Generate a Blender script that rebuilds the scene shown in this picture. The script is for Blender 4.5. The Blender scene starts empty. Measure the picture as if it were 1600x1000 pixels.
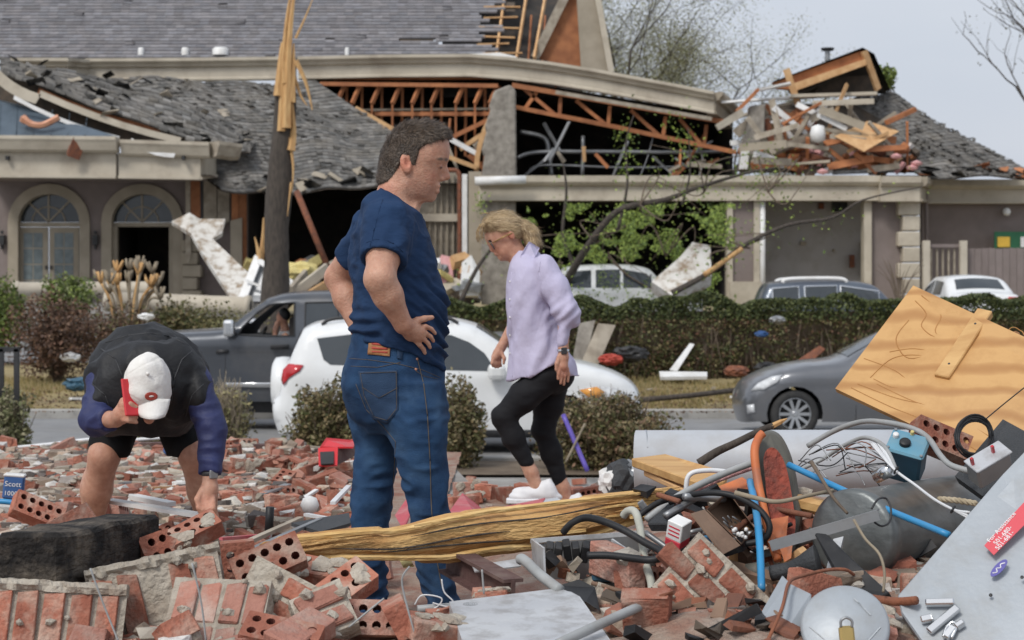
import bpy, bmesh, math, random
import numpy as np
from mathutils import Vector, Matrix, Euler, noise as mnoise
from mathutils.geometry import delaunay_2d_cdt
R = math.radians
S = bpy.context.scene
COL = S.collection
random.seed(7)
# ---------------------------------------------------------------- camera
EYE, FPX, HOR = 1.9, 2800.0, 470.0
cam = bpy.data.cameras.new('camera'); co = bpy.data.objects.new('camera', cam); COL.objects.link(co)
co.location = (0, 0, EYE); co.rotation_euler = (R(90), 0, 0)
cam.lens = 63; cam.sensor_width = 36; cam.shift_y = -30/1600; cam.clip_end = 6000; cam.clip_start = .05
cam.dof.use_dof = True; cam.dof.focus_distance = 5.75; cam.dof.aperture_fstop = 7.1
S.camera = co
# ---------------------------------------------------------------- sky and sun (thin overcast)
w = bpy.data.worlds.new('World'); S.world = w; w.use_nodes = True
nt = w.node_tree; nt.nodes.clear()
sky = nt.nodes.new('ShaderNodeTexSky'); sky.sky_type = 'NISHITA'; sky.sun_disc = False
sky.sun_elevation = R(48); sky.sun_rotation = R(215); sky.air_density = 1.6; sky.dust_density = 5.0; sky.ozone_density = 1.0
SKYK = .092
hs = nt.nodes.new('ShaderNodeHueSaturation'); hs.inputs['Saturation'].default_value = .30
mx = nt.nodes.new('ShaderNodeMix'); mx.data_type = 'RGBA'; mx.inputs['Factor'].default_value = .72
tc = nt.nodes.new('ShaderNodeTexCoord'); cn = nt.nodes.new('ShaderNodeTexNoise'); cn.inputs['Scale'].default_value = 2.2; cn.inputs['Detail'].default_value = 5
mpn = nt.nodes.new('ShaderNodeMapping'); mpn.inputs['Scale'].default_value = (1, 1, 3.2)
cr = nt.nodes.new('ShaderNodeValToRGB')
cr.color_ramp.elements[0].position = .30; cr.color_ramp.elements[0].color = (5.1, 5.75, 6.9, 1)
cr.color_ramp.elements[1].position = .70; cr.color_ramp.elements[1].color = (6.7, 7.1, 7.9, 1)
bg = nt.nodes.new('ShaderNodeBackground'); bg.inputs['Strength'].default_value = SKYK
wo = nt.nodes.new('ShaderNodeOutputWorld')
L = nt.links.new
L(sky.outputs[0], hs.inputs['Color']); L(hs.outputs[0], mx.inputs[6])
L(tc.outputs['Generated'], mpn.inputs[0]); L(mpn.outputs[0], cn.inputs['Vector']); L(cn.outputs[0], cr.inputs[0]); L(cr.outputs[0], mx.inputs[7])
L(mx.outputs[2], bg.inputs['Color']); L(bg.outputs[0], wo.inputs[0])
sl = bpy.data.lights.new('sun', 'SUN'); sl.energy = 1.5; sl.angle = R(15); sl.color = (1, .965, .91)
so = bpy.data.objects.new('sun', sl); COL.objects.link(so)
_az = R(215)   # the sun stands behind the camera, to its left
_sd = Vector((math.sin(_az)*math.cos(R(48)), math.cos(_az)*math.cos(R(48)), math.sin(R(48))))
so.rotation_euler = (-_sd).to_track_quat('-Z', 'Y').to_euler(); so.location = (-6, -8, 14)
S.view_settings.view_transform = 'Standard'; S.view_settings.look = 'None'
S.view_settings.exposure = 0.38; S.view_settings.gamma = 1
# ---------------------------------------------------------------- helpers
def P(px, py, D):
    return Vector(((px-800)/FPX*D, D, EYE-(py-HOR)/FPX*D))
def tagit(o, label=None, cat=None, group=None, kind=None):
    if label: o['label'] = label
    if cat: o['category'] = cat
    if group: o['group'] = group
    if kind: o['kind'] = kind
    return o
def empty(name, loc, label=None, cat=None, group=None, rz=0):
    o = bpy.data.objects.new(name, None); COL.objects.link(o); o.location = loc; o.rotation_euler[2] = rz
    o.empty_display_size = .1
    return tagit(o, label, cat, group)
def link(name, me, parent=None):
    o = bpy.data.objects.new(name, me); COL.objects.link(o)
    if parent is not None:
        o.parent = parent
    return o
def wmat(o):
    m = Matrix.Translation(o.location) @ Euler(o.rotation_euler).to_matrix().to_4x4()
    return m if o.parent is None else wmat(o.parent) @ o.matrix_parent_inverse @ m
def wpar(o, parent):
    """parent o (built in world coordinates) without moving it"""
    o.parent = parent; o.matrix_parent_inverse = wmat(parent).inverted(); return o
# ---- materials
def _c(c): return (c[0], c[1], c[2], 1)
MATS = {}
def mat(name, c1, c2=None, rough=.75, metal=0, scale=6, bump=0, bscale=30, st=(1, 1, 1), rnd=0, attr=False, dirt=None, dscale=2.5, damt=.5, coat=0, spec=.5, sss=0, detail=6, lo=.35, hi=.65, wave=None, bst=None, emit=0, alpha=1, world=False):
    m = bpy.data.materials.new(name); m.use_nodes = True; t = m.node_tree; n = t.nodes; b = n['Principled BSDF']; l = t.links.new
    tcn = n.new('ShaderNodeTexCoord'); mp = n.new('ShaderNodeMapping'); mp.inputs['Scale'].default_value = st
    oi = n.new('ShaderNodeObjectInfo')
    vm = n.new('ShaderNodeVectorMath'); vm.operation = 'MULTIPLY'; vm.inputs[1].default_value = (31, 17, 23)
    va = n.new('ShaderNodeVectorMath'); va.operation = 'ADD'
    l(oi.outputs['Random'], vm.inputs[0]); l(tcn.outputs['Object'], va.inputs[0]); l(vm.outputs[0], va.inputs[1])
    l(va.outputs[0], mp.inputs[0])
    c2 = c2 or tuple(x*.82 for x in c1)
    if wave:
        nz = n.new('ShaderNodeTexWave'); nz.inputs['Scale'].default_value = scale; nz.inputs['Distortion'].default_value = wave[0]
        nz.inputs['Detail'].default_value = 3; nz.inputs['Detail Scale'].default_value = wave[1]; nz.bands_direction = wave[2]
        l(mp.outputs[0], nz.inputs['Vector']); fac = nz.outputs['Fac']
    else:
        nz = n.new('ShaderNodeTexNoise'); nz.inputs['Scale'].default_value = scale; nz.inputs['Detail'].default_value = detail
        l(mp.outputs[0], nz.inputs['Vector']); fac = nz.outputs[0]
    rp = n.new('ShaderNodeValToRGB'); rp.color_ramp.elements[0].position = lo; rp.color_ramp.elements[1].position = hi
    rp.color_ramp.elements[0].color = _c(c1); rp.color_ramp.elements[1].color = _c(c2)
    l(fac, rp.inputs[0]); out = rp.outputs[0]
    if attr:
        at = n.new('ShaderNodeAttribute'); at.attribute_name = 'Col'
        mm = n.new('ShaderNodeMix'); mm.data_type = 'RGBA'; mm.blend_type = 'MULTIPLY'; mm.inputs['Factor'].default_value = 1
        l(out, mm.inputs[6]); l(at.outputs['Color'], mm.inputs[7]); out = mm.outputs[2]
    if dirt:
        dn = n.new('ShaderNodeTexNoise'); dn.inputs['Scale'].default_value = dscale; dn.inputs['Detail'].default_value = 7; dn.inputs['Roughness'].default_value = .65
        l(va.outputs[0], dn.inputs['Vector'])
        dr = n.new('ShaderNodeMapRange'); dr.inputs['From Min'].default_value = .48; dr.inputs['From Max'].default_value = .66; dr.inputs['To Max'].default_value = damt
        l(dn.outputs[0], dr.inputs['Value'])
        dm = n.new('ShaderNodeMix'); dm.data_type = 'RGBA'; l(dr.outputs[0], dm.inputs['Factor']); l(out, dm.inputs[6]); dm.inputs[7].default_value = _c(dirt); out = dm.outputs[2]
    if rnd:
        hv = n.new('ShaderNodeHueSaturation'); mr = n.new('ShaderNodeMapRange'); mr.inputs['To Min'].default_value = 1-rnd; mr.inputs['To Max'].default_value = 1+rnd
        l(oi.outputs['Random'], mr.inputs['Value']); l(mr.outputs[0], hv.inputs['Value']); l(out, hv.inputs['Color']); out = hv.outputs[0]
    l(out, b.inputs['Base Color'])
    b.inputs['Roughness'].default_value = rough; b.inputs['Metallic'].default_value = metal
    b.inputs['Specular IOR Level'].default_value = spec
    b.inputs['Coat Weight'].default_value = coat; b.inputs['Coat Roughness'].default_value = .06
    if sss:
        b.inputs['Subsurface Weight'].default_value = sss; b.inputs['Subsurface Radius'].default_value = (.012, .004, .002); b.inputs['Subsurface Scale'].default_value = .6
    if alpha < 1: b.inputs['Alpha'].default_value = alpha
    if bump:
        bn = n.new('ShaderNodeTexNoise'); bn.inputs['Scale'].default_value = bscale; bn.inputs['Detail'].default_value = 5
        if bst:
            mp2 = n.new('ShaderNodeMapping'); mp2.inputs['Scale'].default_value = bst; l(va.outputs[0], mp2.inputs[0]); l(mp2.outputs[0], bn.inputs['Vector'])
        else: l(mp.outputs[0], bn.inputs['Vector'])
        bp = n.new('ShaderNodeBump'); bp.inputs['Strength'].default_value = bump; bp.inputs['Distance'].default_value = .02
        l(bn.outputs[0], bp.inputs['Height']); l(bp.outputs[0], b.inputs['Normal'])
    MATS[name] = m
    return m
# ---- mesh collector
class MB:
    def __init__(s): s.v = []; s.f = []; s.mi = []; s.c = []
    def add(s, vs, fs, mi=0, col=None):
        o = len(s.v); s.v += [tuple(x) for x in vs]
        for q in fs:
            s.f.append(tuple(i+o for i in q)); s.mi.append(mi); s.c.append(col)
        return s
    def box(s, c, size, rot=None, mi=0, col=None, jit=0):
        hx, hy, hz = size[0]/2, size[1]/2, size[2]/2; c = Vector(c); vs = []
        for x in (-hx, hx):
            for y in (-hy, hy):
                for z in (-hz, hz):
                    p = Vector((x, y, z))
                    if jit: p += Vector((random.uniform(-jit, jit), random.uniform(-jit, jit), random.uniform(-jit, jit)))
                    if rot is not None: p = rot @ p
                    vs.append(c+p)
        return s.add(vs, [(0, 1, 3, 2), (4, 6, 7, 5), (0, 4, 5, 1), (2, 3, 7, 6), (0, 2, 6, 4), (1, 5, 7, 3)], mi, col)
    def beam(s, p, q, wd, ht, up=(0, 0, 1), mi=0, jit=0, n=1, bend=0):
        p = Vector(p); q = Vector(q); d = q-p; ln = d.length; d.normalize(); up = Vector(up)
        sd = d.cross(up)
        if sd.length < 1e-4: sd = d.cross(Vector((1, 0, 0)))
        sd.normalize(); u = sd.cross(d).normalized(); vs = []; fs = []
        for i in range(n+1):
            t = i/n; c = p.lerp(q, t)+u*bend*4*t*(1-t)
            for a, b in ((-1, -1), (1, -1), (1, 1), (-1, 1)):
                vs.append(c+sd*(a*wd/2)+u*(b*ht/2)+Vector((random.uniform(-jit, jit), random.uniform(-jit, jit), random.uniform(-jit, jit))))
        for i in range(n):
            o = i*4
            for k in range(4): fs.append((o+k, o+(k+1) % 4, o+4+(k+1) % 4, o+4+k))
        fs.append((3, 2, 1, 0)); o = n*4; fs.append((o, o+1, o+2, o+3))
        return s.add(vs, fs, mi)
    def tube(s, pts, r, n=8, mi=0, cap=True):
        pts = [Vector(p) for p in pts]; m = len(pts); rs = r if isinstance(r, (list, tuple)) else [r]*m; vs = []; fs = []
        d0 = (pts[1]-pts[0]).normalized(); a = d0.orthogonal().normalized()
        for i, p in enumerate(pts):
            d = (pts[min(i+1, m-1)]-pts[max(i-1, 0)])
            if d.length < 1e-9: d = d0
            d.normalize(); a = (a-d*a.dot(d))
            a = a.normalized() if a.length > 1e-6 else d.orthogonal().normalized()
            b = d.cross(a)
            for k in range(n):
                t = 2*math.pi*k/n; vs.append(p+(a*math.cos(t)+b*math.sin(t))*rs[i])
        for i in range(m-1):
            for k in range(n): fs.append((i*n+k, i*n+(k+1) % n, (i+1)*n+(k+1) % n, (i+1)*n+k))
        if cap: fs.append(tuple(range(n))[::-1]); fs.append(tuple((m-1)*n+k for k in range(n)))
        return s.add(vs, fs, mi)
    def ext(s, poly, th, mi=0):
        """extrude a 3D polygon by vector th"""
        poly = [Vector(p) for p in poly]; n = len(poly); th = Vector(th)
        nn = Vector((0, 0, 0))
        for i in range(n):
            a, b = poly[i], poly[(i+1) % n]; nn += a.cross(b)
        vs = poly+[p+th for p in poly]; fs = []
        flip = nn.dot(th) > 0
        a = tuple(range(n)); b = tuple(range(n, 2*n))
        fs.append(a[::-1] if flip else a); fs.append(b if flip else b[::-1])
        for i in range(n):
            j = (i+1) % n; q = (i, j, n+j, n+i); fs.append(q if flip else q[::-1])
        return s.add(vs, fs, mi)
    def lathe(s, prof, n=24, M=None, mi=0):
        """prof: (r, z) list about local z"""
        vs = []; fs = []; m = len(prof)
        for k in range(n):
            t = 2*math.pi*k/n
            for r, z in prof:
                p = Vector((r*math.cos(t), r*math.sin(t), z)); vs.append(M @ p if M is not None else p)
        for k in range(n):
            for i in range(m-1):
                k2 = (k+1) % n; fs.append((k*m+i, k2*m+i, k2*m+i+1, k*m+i+1))
        return s.add(vs, fs, mi)
    def build(s, name, mats, parent=None, smooth=False, bevel=0, origin=None, seg=1):
        me = bpy.data.meshes.new(name)
        o3 = Vector(origin) if origin is not None else None
        me.from_pydata([tuple(Vector(x)-o3) for x in s.v] if o3 is not None else s.v, [], s.f)
        if not isinstance(mats, (list, tuple)): mats = [mats]
        for m in mats: me.materials.append(m)
        if len(mats) > 1: me.polygons.foreach_set('material_index', s.mi)
        if smooth: me.polygons.foreach_set('use_smooth', [True]*len(s.f))
        if any(c is not None for c in s.c):
            at = me.color_attributes.new('Col', 'FLOAT_COLOR', 'CORNER'); arr = []
            for p, c in zip(me.polygons, s.c):
                c = c or (1, 1, 1); arr += [c[0], c[1], c[2], 1]*p.loop_total
            at.data.foreach_set('color', arr)
        me.update()
        o = bpy.data.objects.new(name, me); COL.objects.link(o)
        if o3 is not None: o.location = o3
        if parent is not None: wpar(o, parent)
        if bevel:
            bv = o.modifiers.new('bevel', 'BEVEL'); bv.width = bevel; bv.segments = seg; bv.limit_method = 'ANGLE'; bv.angle_limit = R(40)
        return o
def np_obj(name, V, F, m, parent=None, smooth=True, cols=None, origin=None, fcols=None):
    """fast object from numpy verts and equal-size faces; cols per vertex, fcols per face"""
    me = bpy.data.meshes.new(name); k = F.shape[1]
    if origin is not None: V = V-np.array(origin)
    me.vertices.add(len(V)); me.vertices.foreach_set('co', np.ascontiguousarray(V, np.float32).ravel())
    me.loops.add(F.size); me.loops.foreach_set('vertex_index', np.ascontiguousarray(F, np.int32).ravel())
    me.polygons.add(len(F)); me.polygons.foreach_set('loop_start', np.arange(0, F.size, k, dtype=np.int32))
    me.update(calc_edges=True)
    if smooth: me.polygons.foreach_set('use_smooth', np.ones(len(F), bool))
    me.materials.append(m)
    if cols is not None:
        at = me.color_attributes.new('Col', 'FLOAT_COLOR', 'POINT'); c = np.ones((len(V), 4), np.float32); c[:, :3] = cols; at.data.foreach_set('color', c.ravel())
    if fcols is not None:
        at = me.color_attributes.new('Col', 'FLOAT_COLOR', 'CORNER'); c = np.ones((len(F), k, 4), np.float32); c[:, :, :3] = fcols[:, None, :]; at.data.foreach_set('color', c.ravel())
    o = bpy.data.objects.new(name, me); COL.objects.link(o)
    if origin is not None: o.location = origin
    if parent is not None: wpar(o, parent)
    return o
def smooth_path(pts, n=6):
    """Catmull-Rom through 3D points"""
    pts = [Vector(p) for p in pts]; out = []; m = len(pts)
    for i in range(m-1):
        p0, p1, p2, p3 = pts[max(i-1, 0)], pts[i], pts[i+1], pts[min(i+2, m-1)]
        for k in range(n):
            t = k/n
            out.append(.5*((2*p1)+(p2-p0)*t+(2*p0-5*p1+4*p2-p3)*t*t+(3*p1-p0-3*p2+p3)*t**3))
    out.append(pts[-1]); return out
def pathpx(lst, n=6): return smooth_path([P(*p) for p in lst], n)
def cdt(outline, step=None, holes=()):
    """triangulate a 2D polygon (with interior grid points); returns verts2d, tris"""
    pts = [Vector(p) for p in outline]; edges = [(i, (i+1) % len(pts)) for i in range(len(pts))]
    def inside(p, poly):
        c = False; n = len(poly); j = n-1
        for i in range(n):
            if ((poly[i][1] > p[1]) != (poly[j][1] > p[1])) and (p[0] < (poly[j][0]-poly[i][0])*(p[1]-poly[i][1])/(poly[j][1]-poly[i][1])+poly[i][0]): c = not c
            j = i
        return c
    for h in holes:
        o = len(pts); pts += [Vector(p) for p in h]; edges += [(o+i, o+(i+1) % len(h)) for i in range(len(h))]
    if step:
        xs = [p[0] for p in outline]; ys = [p[1] for p in outline]; x = min(xs)+step*.5
        while x < max(xs):
            y = min(ys)+step*.5
            while y < max(ys):
                if inside((x, y), outline) and not any(inside((x, y), h) for h in holes): pts.append(Vector((x, y)))
                y += step
            x += step
    r = delaunay_2d_cdt(pts, edges, [], 0, 1e-5)
    V = r[0]; T = []
    for t in r[2]:
        c = ((V[t[0]][0]+V[t[1]][0]+V[t[2]][0])/3, (V[t[0]][1]+V[t[1]][1]+V[t[2]][1])/3)
        if inside(c, outline) and not any(inside(c, h) for h in holes): T.append(tuple(t))
    return [(v[0], v[1]) for v in V], T
# ---- numpy noise
def vnoise(p, seed=0):
    p = np.asarray(p, np.float64); i = np.floor(p).astype(np.int64); f = p-i; f = f*f*(3-2*f)
    def h(ix, iy, iz):
        n = (ix*374761393+iy*668265263+iz*2147483647+seed*974711) & 0xffffffff
        n = ((n ^ (n >> 13))*1274126177) & 0xffffffff
        return ((n ^ (n >> 16)) & 0xffff)/65535.0
    r = 0
    for a in (0, 1):
        for b in (0, 1):
            for c in (0, 1):
                wgt = (f[:, 0] if a else 1-f[:, 0])*(f[:, 1] if b else 1-f[:, 1])*(f[:, 2] if c else 1-f[:, 2])
                r = r+wgt*h(i[:, 0]+a, i[:, 1]+b, i[:, 2]+c)
    return r*2-1
def fbm(p, seed=0, o=3):
    a = 1; r = 0; p = np.asarray(p, np.float64)
    for k in range(o): r = r+a*vnoise(p*2**k, seed+k); a *= .5
    return r
# ---------------------------------------------------------------- materials
mat('asphalt', (.20, .20, .202), (.25, .25, .25), rough=.62, scale=3, bump=.25, bscale=120, dirt=(.2, .17, .13), dscale=.8, damt=.35)
mat('concrete', (.33, .32, .30), (.25, .24, .225), rough=.8, scale=4, bump=.2, bscale=60, dirt=(.15, .12, .1), dscale=1.2, damt=.5)
mat('kerb', (.38, .37, .35), (.28, .27, .25), rough=.85, scale=3, bump=.2, bscale=40)
mat('dry_grass', (.36, .28, .14), (.26, .21, .10), rough=.95, scale=2.2, bump=.8, bscale=60, dirt=(.12, .085, .05), dscale=.7, damt=.6)
mat('soil', (.11, .08, .055), (.17, .13, .09), rough=.95, scale=5, bump=.6, bscale=40)
mat('dust', (.30, .215, .165), (.24, .11, .075), rough=.95, scale=9, bump=.9, bscale=55, dirt=(.36, .33, .28), dscale=5, damt=.7)
mat('beige', (.52, .465, .375), (.44, .39, .31), rough=.6, scale=1.3, bump=.06, bscale=30, dirt=(.25, .2, .15), dscale=1.1, damt=.45)
mat('beige_dark', (.36, .31, .24), (.29, .25, .19), rough=.75, scale=2, bump=.15, bscale=20)
mat('taupe', (.23, .19, .178), (.20, .165, .152), rough=.9, scale=2, bump=.25, bscale=60, dirt=(.14, .11, .1), dscale=.6, damt=.4)
mat('offwhite_wall', (.50, .48, .47), (.44, .42, .41), rough=.85, scale=1, bump=.1, bscale=40, dirt=(.3, .26, .22), dscale=1.3, damt=.5)
mat('shingle', (.235, .23, .242), (.19, .185, .198), rough=.88, scale=3, attr=True, bump=.3, bscale=60, spec=.3)
mat('shingle_old', (.19, .182, .172), (.13, .126, .12), rough=.92, scale=2, attr=True, bump=.4, bscale=50, dirt=(.22, .2, .17), dscale=1.5, damt=.5)
mat('deck', (.10, .075, .055), (.06, .05, .04), rough=.9, scale=4)
mat('stud', (.44, .175, .07), (.30, .11, .045), rough=.75, scale=3, bump=.2, st=(1, 1, 1), bscale=20, rnd=.25)
mat('raw_wood', (.60, .38, .19), (.48, .27, .12), rough=.7, scale=4, bump=.2, bscale=25, rnd=.15)
mat('weathered', (.40, .35, .28), (.26, .22, .17), rough=.85, scale=4, bump=.3, bscale=25, rnd=.15)
mat('interior_shade', (.045, .04, .036), (.025, .023, .021), rough=.95, scale=1.2, dirt=(.1, .07, .05), dscale=2, damt=.4)  # near-black colour puts the shade of the open rooms into their walls
mat('stone', (.30, .275, .24), (.19, .17, .145), rough=.9, scale=5, bump=.7, bscale=14, dirt=(.40, .37, .32), dscale=3, damt=.5)
mat('glass_dark', (.03, .036, .038), (.05, .058, .06), rough=.08, scale=2, spec=.6)
mat('pane', (.16, .19, .19), (.10, .125, .125), rough=.1, scale=6, spec=.6)
mat('black', (.018, .018, .019), (.03, .03, .032), rough=.55, scale=8)
mat('white_paint', (.78, .78, .77), (.70, .70, .69), rough=.5, scale=4, dirt=(.45, .4, .34), dscale=3, damt=.3)
mat('metal_grey', (.34, .35, .36), (.26, .27, .28), rough=.42, metal=.6, scale=5, bump=.05, bscale=30, dirt=(.2, .18, .16), dscale=4, damt=.35)
mat('blue_metal', (.115, .15, .185), (.09, .12, .15), rough=.45, metal=.3, scale=3)
mat('copper', (.62, .33, .22), (.5, .24, .15), rough=.45, metal=.5, scale=5)
mat('foam', (.66, .64, .60), (.56, .53, .48), rough=.9, scale=4, bump=.3, bscale=20, dirt=(.24, .16, .09), dscale=4, damt=.9)
mat('insul_pink', (.75, .42, .42), (.65, .33, .33), rough=1, scale=12, bump=.8, bscale=40)
mat('insul_yellow', (.66, .56, .24), (.55, .45, .18), rough=1, scale=9, bump=.8, bscale=40)
mat('rust', (.25, .09, .045), (.14, .06, .04), rough=.85, scale=9, bump=.4, bscale=50)
M = MATS
def sheet(name, rows, m, x0, x1, kind='structure', parent=None, nx=1):
    """ground strip from a list of (Y, z)"""
    b = MB(); vs = []; fs = []
    for (y, z) in rows:
        for i in range(nx+1): vs.append((x0+(x1-x0)*i/nx, y, z))
    for j in range(len(rows)-1):
        for i in range(nx): a = j*(nx+1)+i; fs.append((a, a+1, a+nx+2, a+nx+1))
    b.add(vs, fs); o = b.build(name, m, parent); o['kind'] = kind; return o
GP = [(-80, -.06), (28.9, -.06), (29.3, .06), (33, .40), (36, .50), (44, .68), (50, 1.05), (57, 1.42), (80, 1.45), (4000, 1.45)]
def gz(y):
    return float(np.interp(y, [a for a, b in GP], [b for a, b in GP]))
sheet('ground', GP, M['dry_grass'], -2500, 2500)
sheet('street', [(20.3, 0), (24.6, .03), (28.9, 0)], M['asphalt'], -120, 120)
def kerb(y, name):
    b = MB(); b.box((0, y, .045), (240, .16, .21)); o = b.build(name, M['kerb'], bevel=.02); o['kind'] = 'structure'
kerb(20.22, 'kerb_near'); kerb(28.98, 'kerb_far')
sheet('planting_bed', [(18.75, .08), (20.14, .1)], M['soil'], -60, 60)
sheet('sidewalk', [(16.4, .04), (18.75, .05)], M['concrete'], -60, 60)
sheet('parking_lot', [(-40, -.02), (16.4, -.02)], M['asphalt'], -60, 60)
sheet('driveway', [(38.5, gz(38.5)+.02), (44, gz(44)+.02), (50, gz(50)+.02), (53, gz(53)+.02)], M['asphalt'], -120, 120)
# foundation slab of the wrecked building the people stand on
b = MB(); b.ext([(-8, 2.5, .8), (5.2, 2.5, .8), (5.2, 10.1, .8), (-.15, 10.1, .8), (-.5, 12.9, .8), (-8, 12.9, .8)], (0, 0, -.86))
o = b.build('foundation_slab', M['concrete'], bevel=.015); o['kind'] = 'structure'
# ---------------------------------------------------------------- wrecked building across the street
BD = empty('damaged_building', P(600, 489, 58), 'long beige and taupe building with collapsed grey shingle roof and exposed trusses', 'building')
def part(name, mb, m, parent=BD, smooth=False, bevel=0, label=None, kind=None):
    o = mb.build(name, m, parent, smooth, bevel, origin=mb.v[0])
    if label: o['label'] = label
    if kind: o['kind'] = kind
    return o
def pslab(name, pts, D, th, m, parent=BD, bevel=0, label=None):
    """polygon given by pixels at one distance (or with a distance each), given thickness away from the street"""
    b = MB(); b.ext([P(*(p if len(p) == 3 else (p[0], p[1], D))) for p in pts], (0, th, 0)); return part(name, b, m, parent, bevel=bevel, label=label)
def rect(x0, y0, x1, y1): return [(x0, y0), (x1, y0), (x1, y1), (x0, y1)]
def pbeam(name, a, c, wd, ht, m, parent=BD, n=1, bend=0, jit=0):
    b = MB(); b.beam(P(*a), P(*c), wd, ht, n=n, bend=bend, jit=jit); return part(name, b, m, parent)
def sweep(name, path, prof, m, parent=BD):
    """cornice: prof = (out, up) pairs, path = pixel points"""
    pts = [P(*p) for p in path]; b = MB(); vs = []; fs = []; k = len(prof)
    for i, p in enumerate(pts):
        d = (pts[min(i+1, len(pts)-1)]-pts[max(i-1, 0)]); d.z = 0; d.normalize(); out = d.cross(Vector((0, 0, 1)))
        for (a, h) in prof: vs.append(p+out*a+Vector((0, 0, h)))
    for i in range(len(pts)-1):
        for j in range(k): j2 = (j+1) % k; fs.append((i*k+j, i*k+j2, (i+1)*k+j2, (i+1)*k+j))
    fs.append(tuple(range(k))); fs.append(tuple((len(pts)-1)*k+j for j in range(k))[::-1])
    b.add(vs, fs); return part(name, b, m, parent)
def shingles(name, pos, nu, nv, m, parent=BD, keep=None, lift=.022, jit=.3, loose=.03, seed=1, deck=True, cvar=.22):
    """rows of separate shingle tabs on the surface pos(u, v), v = 0 at the eave; one part of the roof"""
    rr = random.Random(seed); V = []; F = []; C = []
    for j in range(nv):
        off = rr.random(); row = 1+rr.uniform(-.5, .5)*cvar
        for i in range(-1, nu+1):
            u0 = (i+off)/nu; u1 = (i+1+off)/nu-.02/nu; u0, u1 = max(0, u0), min(1, u1)
            if u1-u0 < .1/nu: continue
            v0 = (j-.12*jit*rr.random())/nv; v1 = (j+1.2)/nv
            if keep and not keep((u0+u1)/2, (j+.5)/nv): continue
            a, c, d, e = pos(u0, max(v0, 0)), pos(u1, max(v0, 0)), pos(u1, min(v1, 1)), pos(u0, min(v1, 1))
            n = (c-a).cross(e-a)
            if n.length < 1e-9: continue
            n.normalize(); l0 = lift*(1+jit*rr.uniform(-.5, .5)); l1 = l0
            if rr.random() < loose:
                l0 += rr.uniform(.02, .12); l1 += rr.uniform(.0, .10)
                sh = (e-a)*rr.uniform(-.6, .2); a, c, d, e = a+sh, c+sh, d+sh, e+sh
            k = len(V); V += [a+n*l0, c+n*l1, d+n*.004, e+n*.004, a-n*.01, c-n*.01]
            F += [(k, k+1, k+2, k+3), (k+4, k+5, k+1, k)]
            s = row*(1+rr.uniform(-cvar, cvar)); t = rr.uniform(-.03, .03); C += [(s+t, s, s-t), (s*.8, s*.8, s*.8)]
    o = np_obj(name, np.array([tuple(x) for x in V]), np.array(F), m, parent, smooth=False, fcols=np.array(C), origin=tuple(V[0]))
    o['kind'] = 'stuff'
    if deck:
        b = MB(); n = 14; vs = []; fs = []
        for j in range(n+1):
            for i in range(n+1): vs.append(pos(i/n, j/n)-Vector((0, 0, .05)))
        for j in range(n):
            for i in range(n):
                if keep and not keep((i+.5)/n, (j+.5)/n): continue
                a = j*(n+1)+i; fs.append((a, a+1, a+n+2, a+n+1))
        b.add(vs, fs); part('roof_deck', b, M['deck'], parent)
    return o
# --- upper main roof
z0 = P(0, 91, 60.7).z; sl_ = R(38)
def main_roof(u, v):
    x = -19.5+u*19.6; d = v*9.4
    return Vector((x, 60.7+d*math.cos(sl_), z0+d*math.sin(sl_)))
def mr_keep(u, v):
    x = -19.5+u*19.6; e = -.95+.35*v*2+.35*math.sin(v*37)+.3*math.sin(v*91+1)
    hole = (abs(x+1.9) < .5 and abs(v-.10) < .012) or (abs(x+3.2) < .6 and abs(v-.14) < .01)
    return x < e and not hole
shingles('main_roof', main_roof, 62, 42, M['shingle'], keep=mr_keep, loose=.02, seed=3, cvar=.2, lift=.06)
for (x, w_) in ((-9.9, .55), (-11.1, .25), (-12.6, .2), (-5.6, .15)):   # vents near the gutter
    b = MB(); p = main_roof((x+19.5)/19.6, .02); b.lathe([(w_*.5, 0), (w_*.5, .2), (w_*.4, .26), (0, .27)], 12, Matrix.Translation(p)); part('roof_vent', b, M['white_paint'], smooth=True)
# attic seen at the torn end: dark sheet standing in for its shade, rafters, purlins
def mr2(x, d, low=0): return Vector((x, 60.7+d*math.cos(sl_)+low*.6, z0+d*math.sin(sl_)-low*.8))
b = MB(); b.add([mr2(-2.5, -.2, 1.4), mr2(2.3, -.2, 1.4), mr2(2.3, 9, 1.4), mr2(-2.5, 9, 1.4)], [(0, 1, 2, 3)]); part('attic_lining', b, M['interior_shade'])
for x, tilt in ((-.55, .35), (.15, .45), (.75, .55)):
    b = MB(); b.beam(mr2(x, .1, .12), mr2(x+tilt, 5.5, .12), .07, .24); part('rafter', b, M['raw_wood'])
for d, xa, xb in ((.35, -1.0, .35), (.95, -1.2, -.1), (1.5, -1.0, .1), (2.15, -1.15, .25), (2.8, -1.0, .2), (3.6, -1, .3)):
    b = MB(); b.beam(mr2(xa, d, .02), mr2(xb, d+random.uniform(-.1, .1), .02), .2, .05); part('purlin', b, M['raw_wood'])
for x in (.5, 1.0, 1.5):
    b = MB(); b.beam(mr2(x, .2, 1.2), mr2(x+.2, 4.5, .9), .06, .16); part('rafter', b, M['stud'])
pslab('gable_lining', [(838, 90), (886, -2), (902, -40), (916, -40), (912, 108), (880, 103)], 61.8, .12, M['stud'])
pslab('gable_soffit', [(899, -40), (924, -40), (953, 113), (908, 105)], 61.5, .35, M['beige_dark'])
pbeam('rake_board', (836, 90, 61.6), (904, -48, 61.6), .12, .3, M['weathered'])
pbeam('rake_board', (955, 113, 61.4), (926, -48, 61.4), .15, .2, M['beige'])
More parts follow.
